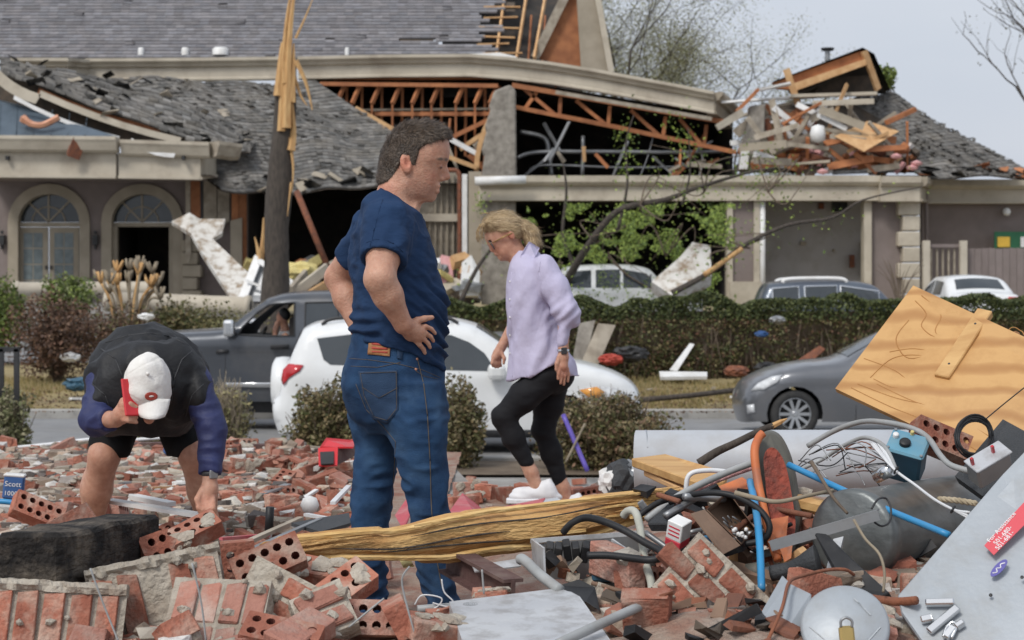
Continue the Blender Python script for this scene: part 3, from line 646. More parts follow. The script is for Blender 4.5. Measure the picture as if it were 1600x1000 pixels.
class Car:
    def __init__(s, name, label, loc, rz, top, W, paint, wheels, zs=.28, zb=1.0, tum=.28, rr=.09, ra=.40, crown=.05, group=None, holes=(), skip=None, taper=.13):
        s.root = empty(name, loc, label, 'car' if 'pickup' not in name else 'pickup truck', group, rz)
        s.W, s.zb, s.tum, s.rr, s.taper = W, zb, tum, rr, taper
        s.top = [(v.x, v.y) for v in smooth_path([Vector((x, z, 0)) for x, z in top], 4)]
        xs = [p[0] for p in s.top]; s.x0, s.x1 = min(xs), max(xs); s.xc = (s.x0+s.x1)/2; s.L = s.x1-s.x0
        bot = []
        for (xc, r) in sorted(wheels, key=lambda q: -q[0]):
            a = math.asin(min(.95, (zs-r)/ra)); bot += circ(xc, r, ra, a, math.pi-a, 12)
        out = s.top+[(s.top[-1][0]-.12, zs)]+bot+[(s.top[0][0]+.12, zs)]
        if s.top[0][0] > s.top[-1][0]: raise ValueError
        V, T = cdt(out, .085, holes); b = MB(); n = len(V)
        for sd in (-1, 1):
            b.add([(x, sd*s.hw(x, z), z) for x, z in V], [t if sd > 0 else t[::-1] for t in T])
        s.stripmesh(b, 0, len(s.top)-1, 1, 0, skip)
        me = b.build('body', paint, None, True); me.parent = s.root; s.body = me
        bm = bmesh.new(); bm.from_mesh(me.data); bmesh.ops.remove_doubles(bm, verts=bm.verts, dist=.004); bmesh.ops.recalc_face_normals(bm, faces=bm.faces); bm.to_mesh(me.data); bm.free()
        b = MB(); b.box((s.xc, 0, .36), (s.L*.92, W*.66, .24)); o = b.build('underbody', M['black']); o.parent = s.root
        for (xc, r) in wheels:
            for sd in (-1, 1): make_wheel(s.root, xc, sd*(W/2-.13), r, .22, sd)
    def hw(s, x, z, rnd=True):
        h = s.W/2
        if z > s.zb: h -= (z-s.zb)*s.tum
        if z < .55: h -= (.55-z)*.16
        h += .012*math.exp(-((z-s.zb+.12)/.05)**2)
        t = max(0, (abs(x-s.xc)/(s.L/2)-.72)/.28); h *= 1-s.taper*t*t
        if rnd:
            d = 9
            for i in range(len(s.top)-1):
                ax, az = s.top[i]; bx, bz = s.top[i+1]; dx, dz = bx-ax, bz-az; l2 = dx*dx+dz*dz
                u = 0 if l2 == 0 else max(0, min(1, ((x-ax)*dx+(z-az)*dz)/l2)); d = min(d, math.hypot(x-ax-u*dx, z-az-u*dz))
            if d < s.rr: h -= s.rr*.95*(1-math.sqrt(max(0, 1-((s.rr-d)/s.rr)**2)))
        return h
    def stripmesh(s, b, i0, i1, k=1, off=0, skip=None, nc=8):
        vs = []; fs = []; tp = s.top[i0:i1+1]
        for i, (x, z) in enumerate(tp):
            g = i+i0; a = s.top[max(0, g-1)]; c = s.top[min(len(s.top)-1, g+1)]; tx, tz = c[0]-a[0], c[1]-a[1]; l = math.hypot(tx, tz) or 1; nx, nz = -tz/l, tx/l
            h = s.hw(x, z)*k
            for j in range(nc+1):
                t = j/nc*2-1; cr_ = (.055)*(1-(t*k)**2)+off; vs.append((x+nx*cr_, t*h, z+nz*cr_))
        for i in range(len(tp)-1):
            if skip and skip(tp[i], tp[i+1]): continue
            for j in range(nc): a = i*(nc+1)+j; fs.append((a, a+1, a+nc+2, a+nc+1))
        b.add(vs, fs); return b
    def patch(s, name, poly, m, off=.006, sides=(-1,), parent=None, step=.12, th=0):
        o = None
        for sd in sides:
            V, T = cdt(poly, step); b = MB(); b.add([(x, sd*(s.hw(x, z)+off), z) for x, z in V], [t if sd > 0 else t[::-1] for t in T])
            o = b.build(name, m, None, True); o.parent = parent or s.root
            if th or off > .008:
                sm = o.modifiers.new('solid', 'SOLIDIFY'); sm.thickness = th or off*.9; sm.offset = -1
        return o
    def strip(s, name, cond, m, k=.86, off=.008):
        idx = [i for i, p in enumerate(s.top) if cond(*p)]
        if not idx: return
        b = MB(); s.stripmesh(b, min(idx), max(idx), k, off); o = b.build(name, m, None, True); o.parent = s.root; return o
    def boxpart(s, name, c, size, m, rot=None, bevel=.02, parent=None):
        b = MB(); b.box(c, size, rot); o = b.build(name, m, None, False, bevel, seg=2); o.parent = parent or s.root; return o
    def seam(s, pts, w_=.008):
        for sd in (-1,):
            b = MB(); b.tube([(x, sd*(s.hw(x, z)+.001), z) for x, z in pts], w_*.6, 5); o = b.build('door_seam', M['black']); o.parent = s.root
def mm(s_): return lambda px, py, gzv=0: ((px-800)/s_, EYE-(py-HOR)/s_-gzv)
# --- white SUV with a spare wheel on its tail
q = mm(127); Yn = 2800/127
top = [q(*p) for p in ((432, 680), (424, 655), (423, 632), (434, 618), (439, 590), (449, 566), (466, 526), (476, 514), (507, 506), (600, 501), (690, 503), (735, 511), (760, 524), (810, 557), (830, 566), (900, 571), (955, 586), (988, 604), (1000, 624), (1003, 652), (997, 684))]
rx = q(711, 0)[0]
top = [(x-rx, z) for x, z in top]
q2 = lambda *p: (q(*p)[0]-rx, q(*p)[1])
suv = Car('white_suv', 'white compact suv with spare wheel on its tail, roof rails and red tail lamp', (rx, Yn+.9, 0), 0, top, 1.8, M['paint_white'], [(q2(556, 0)[0], .345), (q2(884, 0)[0], .345)], zb=1.02, tum=.26, rr=.1, group=None)
suv.patch('rear_quarter_window', [q2(*p) for p in ((494, 529), (553, 522), (553, 571), (516, 570), (505, 562))], M['tint'])
suv.patch('rear_door_window', [q2(*p) for p in ((559, 522), (676, 521), (679, 578), (559, 572))], M['tint'])
suv.patch('front_door_window', [q2(*p) for p in ((685, 522), (705, 524), (733, 535), (757, 552), (772, 574), (770, 580), (685, 578))], M['tint'])
suv.strip('windscreen', lambda x, z: z > 1.18 and x > q2(736, 0)[0] and x < q2(815, 0)[0], M['tint'])
suv.strip('rear_window', lambda x, z: 1.13 < z < 1.52 and x < q2(480, 0)[0], M['tint'])
suv.strip('sunroof', lambda x, z: q2(600, 0)[0] < x < q2(690, 0)[0] and z > 1.5, M['tint'], k=.6)
for sd in (-1, 1):
    t = suv.patch('tail_lamp', [q2(*p) for p in ((438, 594), (441, 578), (450, 569), (474, 571), (468, 580), (452, 590), (442, 602))], M['lamp_red'], off=.012, sides=(sd,))
    suv.patch('headlamp', [q2(*p) for p in ((905, 608), (930, 603), (962, 606), (985, 618), (965, 628), (920, 622))], M['lamp_clear'], off=.012, sides=(sd,))
    suv.patch('turn_lamp', [q2(*p) for p in ((905, 609), (932, 604), (945, 612), (935, 623), (920, 621))], M['lamp_amber'], off=.017, sides=(sd,))
    suv.boxpart('mirror', (q2(776, 0)[0], sd*1.02, 1.03), (.22, .18, .2), M['paint_white'], bevel=.06)
    b = MB(); b.tube(smooth_path([(q2(x, 0)[0], sd*.66, z) for x, z in ((500, 1.60), (520, 1.68), (600, 1.71), (690, 1.69), (715, 1.62))]), .022, 8); o = b.build('roof_rail', M['black'], None, True); o.parent = suv.root
e = empty('spare_wheel', (q2(428, 0)[0]-.02, .1, .83)); e.parent = suv.root
b = MB(); b.lathe([(0, .13), (.28, .12), (.345, .08), (.355, 0), (.35, -.12), (0, -.12)], 36, Matrix.Rotation(R(-90), 4, 'Y')); o = b.build('cover', M['paint_white'], None, True); o.parent = e
suv.boxpart('number_plate', (q2(424, 0)[0]-.005, -.42, .6), (.02, .3, .15), M['white_paint'])
for x in (556, 681): suv.seam([q2(x, y) for y in (525, 575, 620, 660, 680)])
suv.patch('door_handle', [q2(*p) for p in ((655, 592), (672, 591), (672, 596), (655, 597))], M['paint_white'], off=.03)
suv.patch('sill_trim', [q2(*p) for p in ((610, 672), (835, 672), (835, 684), (610, 684))], M['black'], off=.012)
suv.patch('rear_bumper_seam', [q2(*p) for p in ((424, 630), (505, 622), (505, 624), (424, 632))], M['black'], off=.003)
# --- slate pickup with a driver
q = mm(108); Yn = 2800/108; rx = q(480, 0)[0]; q2 = lambda *p: (q(*p)[0]-rx, q(*p)[1])
top = [q2(*p) for p in ((185, 640), (180, 600), (182, 560), (192, 538), (230, 528), (300, 523), (345, 520), (362, 510), (398, 482), (418, 470), (450, 463), (510, 461), (546, 464), (560, 475), (570, 505), (575, 529), (600, 530), (700, 530), (800, 530), (806, 560), (806, 640))]
win = [q2(*p) for p in ((372, 525), (378, 514), (402, 490), (418, 479), (430, 477), (459, 475), (460, 527), (416, 527))]
winr = [q2(*p) for p in ((476, 475), (526, 474), (530, 514), (476, 516))]
pk = Car('pickup_truck', 'slate grey crew cab pickup truck with open driver window, seen behind the white suv', (rx, Yn+1.0, .02), 0, top, 2.0, M['paint_slate'], [(q2(286, 0)[0], .41), (q2(688, 0)[0], .41)], zs=.42, zb=1.34, tum=.2, rr=.09, ra=.48, holes=[win], skip=lambda a, c: q2(362, 0)[0] < (a[0]+c[0])/2 < q2(412, 0)[0] and a[1] > 1.5)
pk.strip('windscreen', lambda x, z: q2(360, 0)[0] < x < q2(414, 0)[0] and z > 1.48, M['clear_glass'], k=.92)
pk.patch('rear_door_window', winr, M['tint'])
def frame_ring(car, poly, m, w_=.03, name='window_frame', off=.006):
    c = Vector((sum(p[0] for p in poly)/len(poly), sum(p[1] for p in poly)/len(poly))); b = MB()
    b.tube([(x, -(car.hw(x, z)+off), z) for x, z in poly+[poly[0]]], w_*.5, 5); o = b.build(name, m); o.parent = car.root
frame_ring(pk, win, M['black']); frame_ring(pk, winr, M['black'])
e = pk.boxpart('mirror', (q2(360, 0)[0], -1.12, q2(0, 515)[1]), (.17, .16, .25), M['chrome'], bevel=.05); pk.boxpart('mirror_arm', (q2(366, 0)[0], -1.0, q2(0, 524)[1]), (.08, .2, .05), M['black'])
pk.boxpart('mirror', (q2(360, 0)[0], 1.12, q2(0, 515)[1]), (.17, .16, .25), M['chrome'], bevel=.05)
pk.patch('door_handle', [q2(*p) for p in ((424, 541), (452, 540), (452, 547), (424, 548))], M['black'], off=.04)
pk.patch('fender_badge', [q2(*p) for p in ((338, 549), (357, 548), (357, 554), (338, 555))], M['black'], off=.01)
pk.patch('door_moulding', [q2(*p) for p in ((352, 600), (420, 600), (470, 601), (470, 608), (352, 607))], M['chrome'], off=.02)
for x in (352, 468): pk.seam([q2(x, y) for y in (522, 560, 600, 628)])
pk.patch('headlamp', [q2(*p) for p in ((186, 548), (210, 545), (214, 572), (186, 576))], M['lamp_clear'], off=.01, sides=(-1, 1))
for x, y_ in ((455, -.4), (455, .4), (545, 0)):
    pk.boxpart('seat', (q2(x, 0)[0], y_, 1.22), (.16, .5 if y_ else 1.3, .85), M['seat'], bevel=.05)
pk.boxpart('cab_floor', (q2(450, 0)[0], 0, .8), (1.9, 1.7, .06), M['seat']); pk.boxpart('dashboard', (q2(374, 0)[0], 0, 1.22), (.3, 1.6, .3), M['seat'], bevel=.06)
b = MB(); cst = Vector((q2(397, 0)[0], -.42, 1.33)); ax = Vector((-.85, 0, .5)).normalized(); u = Vector((0, 1, 0)); v = ax.cross(u)
b.tube([cst+(u*math.cos(t*math.pi/10)+v*math.sin(t*math.pi/10))*.19 for t in range(21)], .016, 6); b.tube([cst+u*.19, cst-u*.19], .02, 6); b.tube([cst, cst+Vector((-.25, 0, -.12))], .025, 6); o = b.build('steering_wheel', M['black'], None, True); o.parent = pk.root
PK_ROOT, PK_Q = pk.root, q2
# --- grey sedan, its tail hidden by the plywood
q = mm(113); Yn = 2800/113; rx = q(1430, 0)[0]; q2 = lambda *p: (q(*p)[0]-rx, q(*p)[1])
top = [q2(*p) for p in ((1172, 662), (1166, 645), (1165, 628), (1172, 610), (1184, 598), (1221, 582), (1262, 573), (1318, 566), (1345, 552), (1395, 527), (1440, 514), (1500, 511), (1560, 516), (1610, 533), (1650, 545), (1690, 552), (1700, 580), (1702, 630), (1690, 664))]
sd_ = Car('grey_sedan', 'metallic grey sedan with multi-spoke alloy wheel, half hidden behind the plywood sheet', (rx, Yn+.89, 0), 0, top, 1.78, M['paint_grey'], [(q2(1243, 0)[0], .33), (q2(1566, 0)[0], .33)], zs=.22, zb=.92, tum=.42, rr=.11, ra=.385, taper=.2)
sd_.patch('front_door_window', [q2(*p) for p in ((1345, 563), (1400, 533), (1440, 521), (1458, 520), (1458, 565))], M['tint'])
sd_.patch('rear_door_window', [q2(*p) for p in ((1465, 520), (1530, 521), (1580, 540), (1575, 560), (1465, 565))], M['tint'])
sd_.strip('windscreen', lambda x, z: q2(1328, 0)[0] < x < q2(1425, 0)[0] and z > 1.04, M['tint'])
sd_.patch('headlamp', [q2(*p) for p in ((1175, 612), (1186, 600), (1207, 589), (1223, 586), (1215, 597), (1195, 609))], M['lamp_clear'], off=.012, sides=(-1, 1))
sd_.patch('fog_lamp', [q2(*p) for p in ((1170, 634), (1180, 632), (1182, 645), (1171, 648))], M['lamp_clear'], off=.01, sides=(-1, 1))
sd_.seam([q2(1338, y) for y in (572, 600, 640, 662)]); sd_.seam([q2(1460, y) for y in (568, 600, 640, 662)])
for sd in (-1, 1): sd_.boxpart('mirror', (q2(1372, 0)[0], sd*.98, .98), (.16, .18, .12), M['paint_grey'], bevel=.04)
# --- cars standing beyond the hedge
def far_car(name, label, px0, px1, D, yroof, H, paint, prof, W=1.8, rz=0, lbl=None, **kw):
    s_ = 2800/D; L_ = (px1-px0)/s_ if px1 else kw.pop('L'); X = ((px0+px1)/2-800)/s_ if px1 else (px0-800)/s_
    zroof = EYE-(yroof-HOR)/s_; zg = zroof-H
    top = [((u-.5)*L_, h*H) for u, h in prof]
    c = Car(name, label, (X, D+.9, zg), rz, top, W, paint, [((.19-.5)*L_, .34), ((.80-.5)*L_, .34)], zb=.62*H, tum=.3, rr=.1); c.LL, c.H = L_, H
    return c
SUVP = [(.01, .2), (0, .35), (.005, .5), (.03, .62), (.07, .9), (.12, .97), (.3, 1.0), (.5, 1.0), (.6, .965), (.66, .9), (.745, .66), (.8, .635), (.93, .58), (.985, .5), (1, .36), (.99, .2)]
def windows(c, rows, m, frame=None):
    for u0, u1, a0, a1, b0, b1 in rows:
        poly = [((u0-.5)*c.LL, a0*c.H), ((u1-.5)*c.LL, a1*c.H), ((u1-.5)*c.LL, b1*c.H), ((u0-.5)*c.LL, b0*c.H)]
        c.patch('side_window', poly, m, sides=(-1, 1))
        if frame: frame_ring(c, poly, frame, .05)
c = far_car('dark_suv', 'dark blue-grey suv with silver roof rail and chrome window trim parked beyond the hedge', 1178, 1476, 45, 440, 1.75, M['paint_navy'], SUVP)
windows(c, [(.10, .24, .90, .93, .64, .64), (.27, .44, .93, .94, .64, .64), (.46, .66, .94, .86, .64, .64)], M['tint'], M['chrome'])
for sd in (-1, 1):
    b = MB(); b.tube(smooth_path([((.16-.5)*c.LL, sd*.6, 1.72), ((.2-.5)*c.LL, sd*.6, 1.82), ((.45-.5)*c.LL, sd*.6, 1.83), ((.5-.5)*c.LL, sd*.6, 1.74)]), .05, 8); o = b.build('roof_rail', M['white_paint'], None, True); o.parent = c.root
c = far_car('white_suv', 'white suv under the carport, crushed under fallen branches', 862, 1100, 50, 415, 1.72, M['paint_white'], SUVP)
windows(c, [(.10, .26, .90, .93, .64, .64), (.29, .45, .93, .94, .64, .64), (.47, .66, .94, .86, .64, .64)], M['tint'])
SEDP = [(.01, .2), (0, .4), (.01, .62), (.05, .68), (.14, .71), (.25, .93), (.34, .99), (.48, 1), (.56, .96), (.70, .68), (.8, .64), (.93, .56), (.99, .45), (1, .3), (.99, .2)]
c = far_car('white_sedan', 'white sedan seen from behind parked by the wooden fence', 1517, None, 46, 432, 1.46, M['paint_white'], SEDP, rz=R(93), L=4.6)
windows(c, [(.28, .44, .9, .94, .68, .68), (.46, .64, .94, .8, .68, .68)], M['tint'])
c.strip('rear_window', lambda x, z: (.15-.5)*4.6 < x < (.26-.5)*4.6 and z > 1.06, M['tint'], k=.84)
for sd in (-1, 1): c.boxpart('tail_lamp', ((.015-.5)*4.6-.03, sd*.6, .86), (.08, .28, .15), M['lamp_red']); c.boxpart('mirror', ((.66-.5)*4.6, sd*.98, 1.0), (.12, .2, .14), M['paint_white'], bevel=.04)
# ---------------------------------------------------------------- plants
mat('leaf', (1, 1, 1), (.8, .8, .8), rough=.6, scale=3, attr=True, spec=.3)
mat('bark', (.085, .07, .058), (.05, .042, .036), rough=.95, scale=6, bump=.8, bscale=18, st=(3, 3, .8))
mat('twig', (.16, .12, .085), (.10, .075, .055), rough=.9, scale=8)
mat('splinter', (.62, .40, .18), (.46, .25, .10), rough=.8, scale=5, bump=.3, st=(6, 6, .6), bscale=14)
mat('pale_branch', (.30, .25, .18), (.2, .165, .12), rough=.9, scale=8)
rng = np.random.default_rng(5)
def leaves(name, pts, size, cols, parent, aspect=.55, m=None, up=.3, origin=None, kind=None):
    """one crown or shrub: a leaf-sized folded face at each point"""
    n = len(pts); pts = np.asarray(pts)
    d = rng.normal(size=(n, 3)); d /= np.linalg.norm(d, axis=1)[:, None]
    a = rng.normal(size=(n, 3)); a[:, 2] *= 1-up; a -= d*(a*d).sum(1)[:, None]; a /= np.linalg.norm(a, axis=1)[:, None]; c = np.cross(d, a)
    s = size*(.6+.8*rng.random(n))[:, None]
    V = np.stack([pts-a*s*.5, pts+c*s*aspect*.5, pts+a*s*.5, pts-c*s*aspect*.5], 1).reshape(-1, 3)
    F = np.arange(4*n).reshape(-1, 4)
    ci = rng.integers(0, len(cols), n); C = np.array(cols)[ci]*(.7+.6*rng.random(n))[:, None]
    return np_obj(name, V, F, m or M['leaf'], parent, smooth=False, fcols=C, origin=origin)
def twigs(name, segs, m, parent, n=5):
    b = MB()
    for pts, r in segs: b.tube(pts, r, n)
    return b.build(name, m, parent, True, origin=b.v[0])
def shrub(name, label, px0, py0, px1, py1, D, nl, size, cols, dd=.5, ntw=26, group=None, fill=1.0, twm='twig'):
    c = P((px0+px1)/2, (py0+py1)/2, D); rx_ = (px1-px0)/2/FPX*D; rz_ = (py1-py0)/2/FPX*D; base = Vector((c.x, D, c.z-rz_))
    e = empty(name, base, label, 'shrub', group)
    d = rng.normal(size=(nl, 3)); d /= np.linalg.norm(d, axis=1)[:, None]
    nz = fbm(d*2.2+rng.random(3)*9, 3, 3)
    nl_ = nl; r = (rng.random(nl)**(.5*fill))*(1+.5*nz)
    pts = np.stack([c.x+d[:, 0]*rx_*r, D+d[:, 1]*dd*r, c.z+d[:, 2]*rz_*r], 1); pts = pts[pts[:, 2] > base.z]
    leaves('foliage', pts, size, cols, e, origin=tuple(c))
    sg = []
    for i in range(int(ntw*2.2)):
        t = random.random()*6.28; u = random.uniform(.5, 1.3); ph = random.uniform(.15, 1.35)
        tip = Vector((c.x+math.cos(t)*math.sin(ph)*rx_*u, D+math.sin(t)*math.sin(ph)*dd*u, base.z+rz_*(1+math.cos(ph)*u)))
        mid = base.lerp(tip, .5)+Vector((random.uniform(-.1, .1), 0, random.uniform(0, .1))); sg.append((smooth_path([base+Vector((random.uniform(-.08, .08), random.uniform(-.08, .08), -.05)), mid, tip], 3), [.011, .010, .008, .007, .005, .004, .002]))
    twigs('stems', sg, M[twm], e); return e
G_D = [(.075, .095, .035), (.10, .115, .04), (.05, .07, .03)]
G_B = [(.16, .21, .055), (.20, .25, .06), (.11, .16, .05)]
G_O = [(.16, .135, .06), (.13, .12, .05), (.20, .16, .08), (.10, .10, .04)]
BRN = [(.16, .085, .055), (.11, .065, .045), (.20, .12, .075), (.09, .055, .04)]
# clipped hedge along the far verge
HD = 33.7
e = empty('hedge', (4.4, 34.3, gz(34.3)), 'long clipped dark green hedge with bare brown twigs, running behind the grass verge', 'hedge')
n = 62000; X = rng.uniform(-1.6, 10.6, n); V_ = rng.random(n)
topz = 1.93+.06*np.sin(X*2.3)+.05*np.sin(X*5.1+1)+.07*vnoise(np.stack([X*3, X*0, X*0], 1), 4)
front = rng.random(n) < .66
dep = rng.exponential(.10, n)
bz = .5+(topz-.5)*V_
Yf = HD+.10*vnoise(np.stack([X*2.5, bz*2.5, X*0], 1), 8)+.16*(1-V_)**2*0+dep
Yt = HD+rng.random(n)*1.3; Zt = topz-rng.exponential(.07, n)
Y_ = np.where(front, Yf, Yt); Z_ = np.where(front, bz-.0, Zt)
thin = vnoise(np.stack([X*2.2, Z_*2.5, Y_*0], 1), 15)+.6*vnoise(np.stack([X*6, Z_*6, Y_*0], 1), 16)
keep = ~(front & (Z_ < 1.45) & (rng.random(n) < np.clip(.35+.75*thin, 0, .93)))
pts = np.stack([X, Y_, Z_], 1)[keep]
grn = vnoise(pts*1.7, 21)
hi_ = (pts[:, 2] > 1.55) | (grn > .35)
leaves('foliage', pts[hi_], .07, G_D+[(.12, .14, .05)], e, origin=(4.4, 34.3, .5))
leaves('scorched_foliage', pts[~hi_], .065, G_O+G_D[:2]+BRN[:1], e, origin=(4.4, 34.3, .5))
sg = []
for i in range(420):
    x = random.uniform(-1.5, 10.5); y = HD+random.uniform(.02, .6); h = random.uniform(.5, 1.25); k = random.uniform(-.25, .25)
    sg.append(([Vector((x, y, .42)), Vector((x+k*.5+random.uniform(-.05, .05), y, .42+h*.5)), Vector((x+k, y-.05, .42+h))], [.016, .011, .006]))
twigs('stems', sg, M['twig'], e, 4)
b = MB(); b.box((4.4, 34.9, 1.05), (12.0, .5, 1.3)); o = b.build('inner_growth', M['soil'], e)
# shrubs on the left lawn
shrub('green_shrub', 'bright green shrub at the end of the lawn beside the brown azalea', -40, 436, 42, 548, 38, 5200, .085, G_B, dd=.8, group=None)
shrub('green_shrub', 'bright green rounded shrub in front of the arched glass doors', 66, 428, 146, 500, 41, 5200, .085, G_B+[(.22, .24, .12)], dd=.8)
shrub('azalea', 'large brown dried azalea shrub on the lawn', 28, 470, 152, 592, 33, 9000, .07, BRN, dd=.9, ntw=50)
shrub('azalea', 'sparse reddish brown shrub below the cut tan canes', 118, 478, 250, 590, 35, 6500, .07, BRN+G_O[:2], dd=.8, ntw=50)
shrub('low_shrub', 'low olive green shrub by the fallen white column', 225, 472, 318, 560, 36, 5000, .075, G_O+G_D[:1], dd=.7, ntw=30)
shrub('low_shrub', 'low yellowish weeds behind the hood of the pickup', 255, 478, 395, 545, 40, 3600, .08, [(.24, .21, .1), (.17, .17, .07), (.12, .12, .05)], dd=.6, ntw=30)
# pruned tan canes with knobby tops
e = empty('pruned_canes', P(200, 520, 36), 'cluster of tan pruned canes with knobby branching tops', 'shrub')
for i in range(22):
    x0 = 200+random.uniform(-22, 22); x1 = x0+(x0-200)*1.15+random.uniform(-14, 14); y1 = 392+abs(x1-205)*.55+random.uniform(0, 34); D = 36+random.uniform(-.5, .5)
    b = MB(); pts = smooth_path([P(x0, 525, D), P((x0*.6+x1*.4), 470, D), P(x1, y1+16, D)], 4); b.tube(pts, [.028]*len(pts), 6)
    tip = P(x1, y1+16, D)
    for k in range(4):
        a = random.uniform(-1, 1); b.tube([tip, tip+Vector((a*.09, random.uniform(-.06, .06), .13)), tip+Vector((a*.13, 0, .24))], [.03, .034, .02], 6)
    b.build('cane', M['splinter'] if random.random() < .5 else M['pale_branch'], e, True, origin=P(x0, 525, D))
# bushes between sidewalk and street
KB = 'bushes along the near kerb'
GB = G_O+[(.09, .10, .035), (.21, .17, .09), (.24, .18, .09), (.17, .12, .065)]
shrub('kerb_bush', 'dense olive brown bush in front of the tail of the white suv', 456, 606, 574, 735, 19.6, 13000, .05, GB, dd=.45, ntw=60)
shrub('kerb_bush', 'olive brown bush beside the jeans of the standing man', 668, 606, 760, 735, 19.6, 9500, .05, GB+[(.24, .21, .12)], dd=.4, ntw=60)
shrub('kerb_bush', 'wide brown leafy bush below the headlamp of the white suv', 858, 616, 1040, 750, 19.4, 17000, .05, GB+BRN[2:3]+[(.24, .2, .12)], dd=.5, ntw=120)
shrub('kerb_bush', 'small pale bush beside the black railing', -30, 612, 46, 720, 19, 6000, .05, [(.24, .23, .12), (.17, .18, .08), (.3, .27, .17)], dd=.4, ntw=60)
shrub('dry_weeds', 'straw coloured weeds behind the arm of the bending man', 312, 596, 392, 735, 19.3, 2600, .05, [(.30, .26, .13), (.2, .19, .09)], dd=.35, ntw=110, twm='pale_branch')
shrub('dry_weeds', 'dry weeds seen between the legs of the bending man', 205, 640, 300, 740, 19.2, 2600, .05, [(.26, .22, .1), (.18, .17, .07), (.14, .13, .06)], dd=.35, ntw=70, twm='pale_branch')
# verge grass blades (uncountable)
n = 26000; X = rng.uniform(-11, 12, n); Yg = rng.uniform(29.2, 33.8, n); Zg = np.interp(Yg, [a for a, c in GP], [c for a, c in GP])
patchy = vnoise(np.stack([X*.8, Yg*.8, X*0], 1), 31) > -.45; X, Yg, Zg = X[patchy], Yg[patchy], Zg[patchy]; n = len(X)
h = .05+.06*rng.random(n); tx = rng.normal(0, .03, n); w_ = .012
V = np.stack([np.stack([X-w_, Yg, Zg], 1), np.stack([X+w_, Yg, Zg], 1), np.stack([X+tx, Yg-.02, Zg+h], 1)], 1).reshape(-1, 3)
C = np.array([(.42, .33, .16), (.34, .27, .12), (.48, .39, .22), (.24, .22, .09)])[rng.integers(0, 4, n)]
o = np_obj('verge_grass', V, np.arange(3*n).reshape(-1, 3), M['leaf'], None, False, fcols=C); tagit(o, 'dry yellow grass on the verge across the street', 'grass', kind='stuff')
n = 9000; X = rng.uniform(-11, 12, n); Yg = 28.6+rng.random(n)*3.5; Zg = np.interp(Yg, [a for a, c in GP], [c for a, c in GP])+.03; Zg = np.where(Yg < 29.1, .12, Zg)
o = leaves('leaf_litter', np.stack([X, Yg, Zg], 1), .05, BRN+[(.25, .17, .1)], None, up=.8); tagit(o, 'brown leaf litter and torn bits scattered along the far kerb', 'litter', kind='stuff')
# ---- trees
def grow(p, d, ln, r, lev, segs, tips, spread=.6, gn=.08, kids=3, taper=.68, rn=random):
    pts = [p]; rs = [r]; m = 4
    for i in range(m):
        d = (d+Vector((rn.gauss(0, .14), rn.gauss(0, .14), rn.gauss(0, .10)+gn))).normalized(); p = p+d*ln/m; pts.append(p); rs.append(r*(1-(1-taper)*(i+1)/m))
        if lev <= 2: tips.append(p)
    segs.append((pts, rs))
    if lev == 0: return
    for k in range(kids if lev > 1 else 2):
        nd = (d+Vector((rn.gauss(0, spread), rn.gauss(0, spread), rn.gauss(0, spread*.6)))).normalized()
        grow(pts[-1 if k == 0 else rn.randint(2, m)], nd, ln*rn.uniform(.62, .85), rs[-1]*(.85 if k == 0 else .62), lev-1, segs, tips, spread, gn, kids, taper, rn)
def tree(name, label, base, h, r, lev, nleaf, lsize, cols, seed, lean=(0, 0, 1), spread=.55, kids=3, scat=.45, group=None, barkm='bark'):
    rn = random.Random(seed); segs = []; tips = []; e = empty(name, base, label, 'tree', group)
    grow(Vector(base), Vector(lean).normalized(), h*.34, r, lev, segs, tips, spread, .06, kids, .7, rn)
    twigs('trunk', [s for s in segs if s[1][0] > r*.33], M[barkm], e, 8)
    tw = [s for s in segs if s[1][0] <= r*.33]
    if tw: twigs('branches', tw, M[barkm], e, 4)
    if nleaf:
        tp = np.array([tuple(t) for t in tips]); i = rng.integers(0, len(tp), nleaf)
        leaves('crown', tp[i]+rng.normal(0, scat, (nleaf, 3)), lsize, cols, e, origin=tuple(base))
    return e
SPR = [(.27, .27, .13), (.20, .21, .11), (.34, .33, .19), (.17, .16, .10)]
tree('spring_tree', 'tall tree with sparse new leaves rising behind the torn gable', (5.2, 74, 1.4), 16.5, .34, 5, 30000, .075, SPR, 12, (.02, 0, 1), .5, 3, .42)
tree('spring_tree', 'thin hazy tree between the torn gable and the sagging beam', (8.2, 82, 1.4), 13.5, .26, 5, 22000, .075, SPR, 4, (.06, 0, 1), .5, 3, .4)
tree('spring_tree', 'sparse tree partly hidden by the torn gable', (2.6, 80, 1.4), 16, .30, 5, 22000, .075, SPR, 8, (-.02, 0, 1), .5, 3, .4)
tree('bare_tree', 'bare branching tree beside the right end of the hip roof', (19.6, 62, 1.4), 14.5, .26, 5, 500, .1, [(.2, .19, .12)], 21, (-.10, 0, 1), .42, 3, .2)
shrub('far_green_tree', 'small bright green treetop behind the torn roof end', 1362, 104, 1402, 142, 80, 900, .2, G_B, dd=.6, ntw=10)
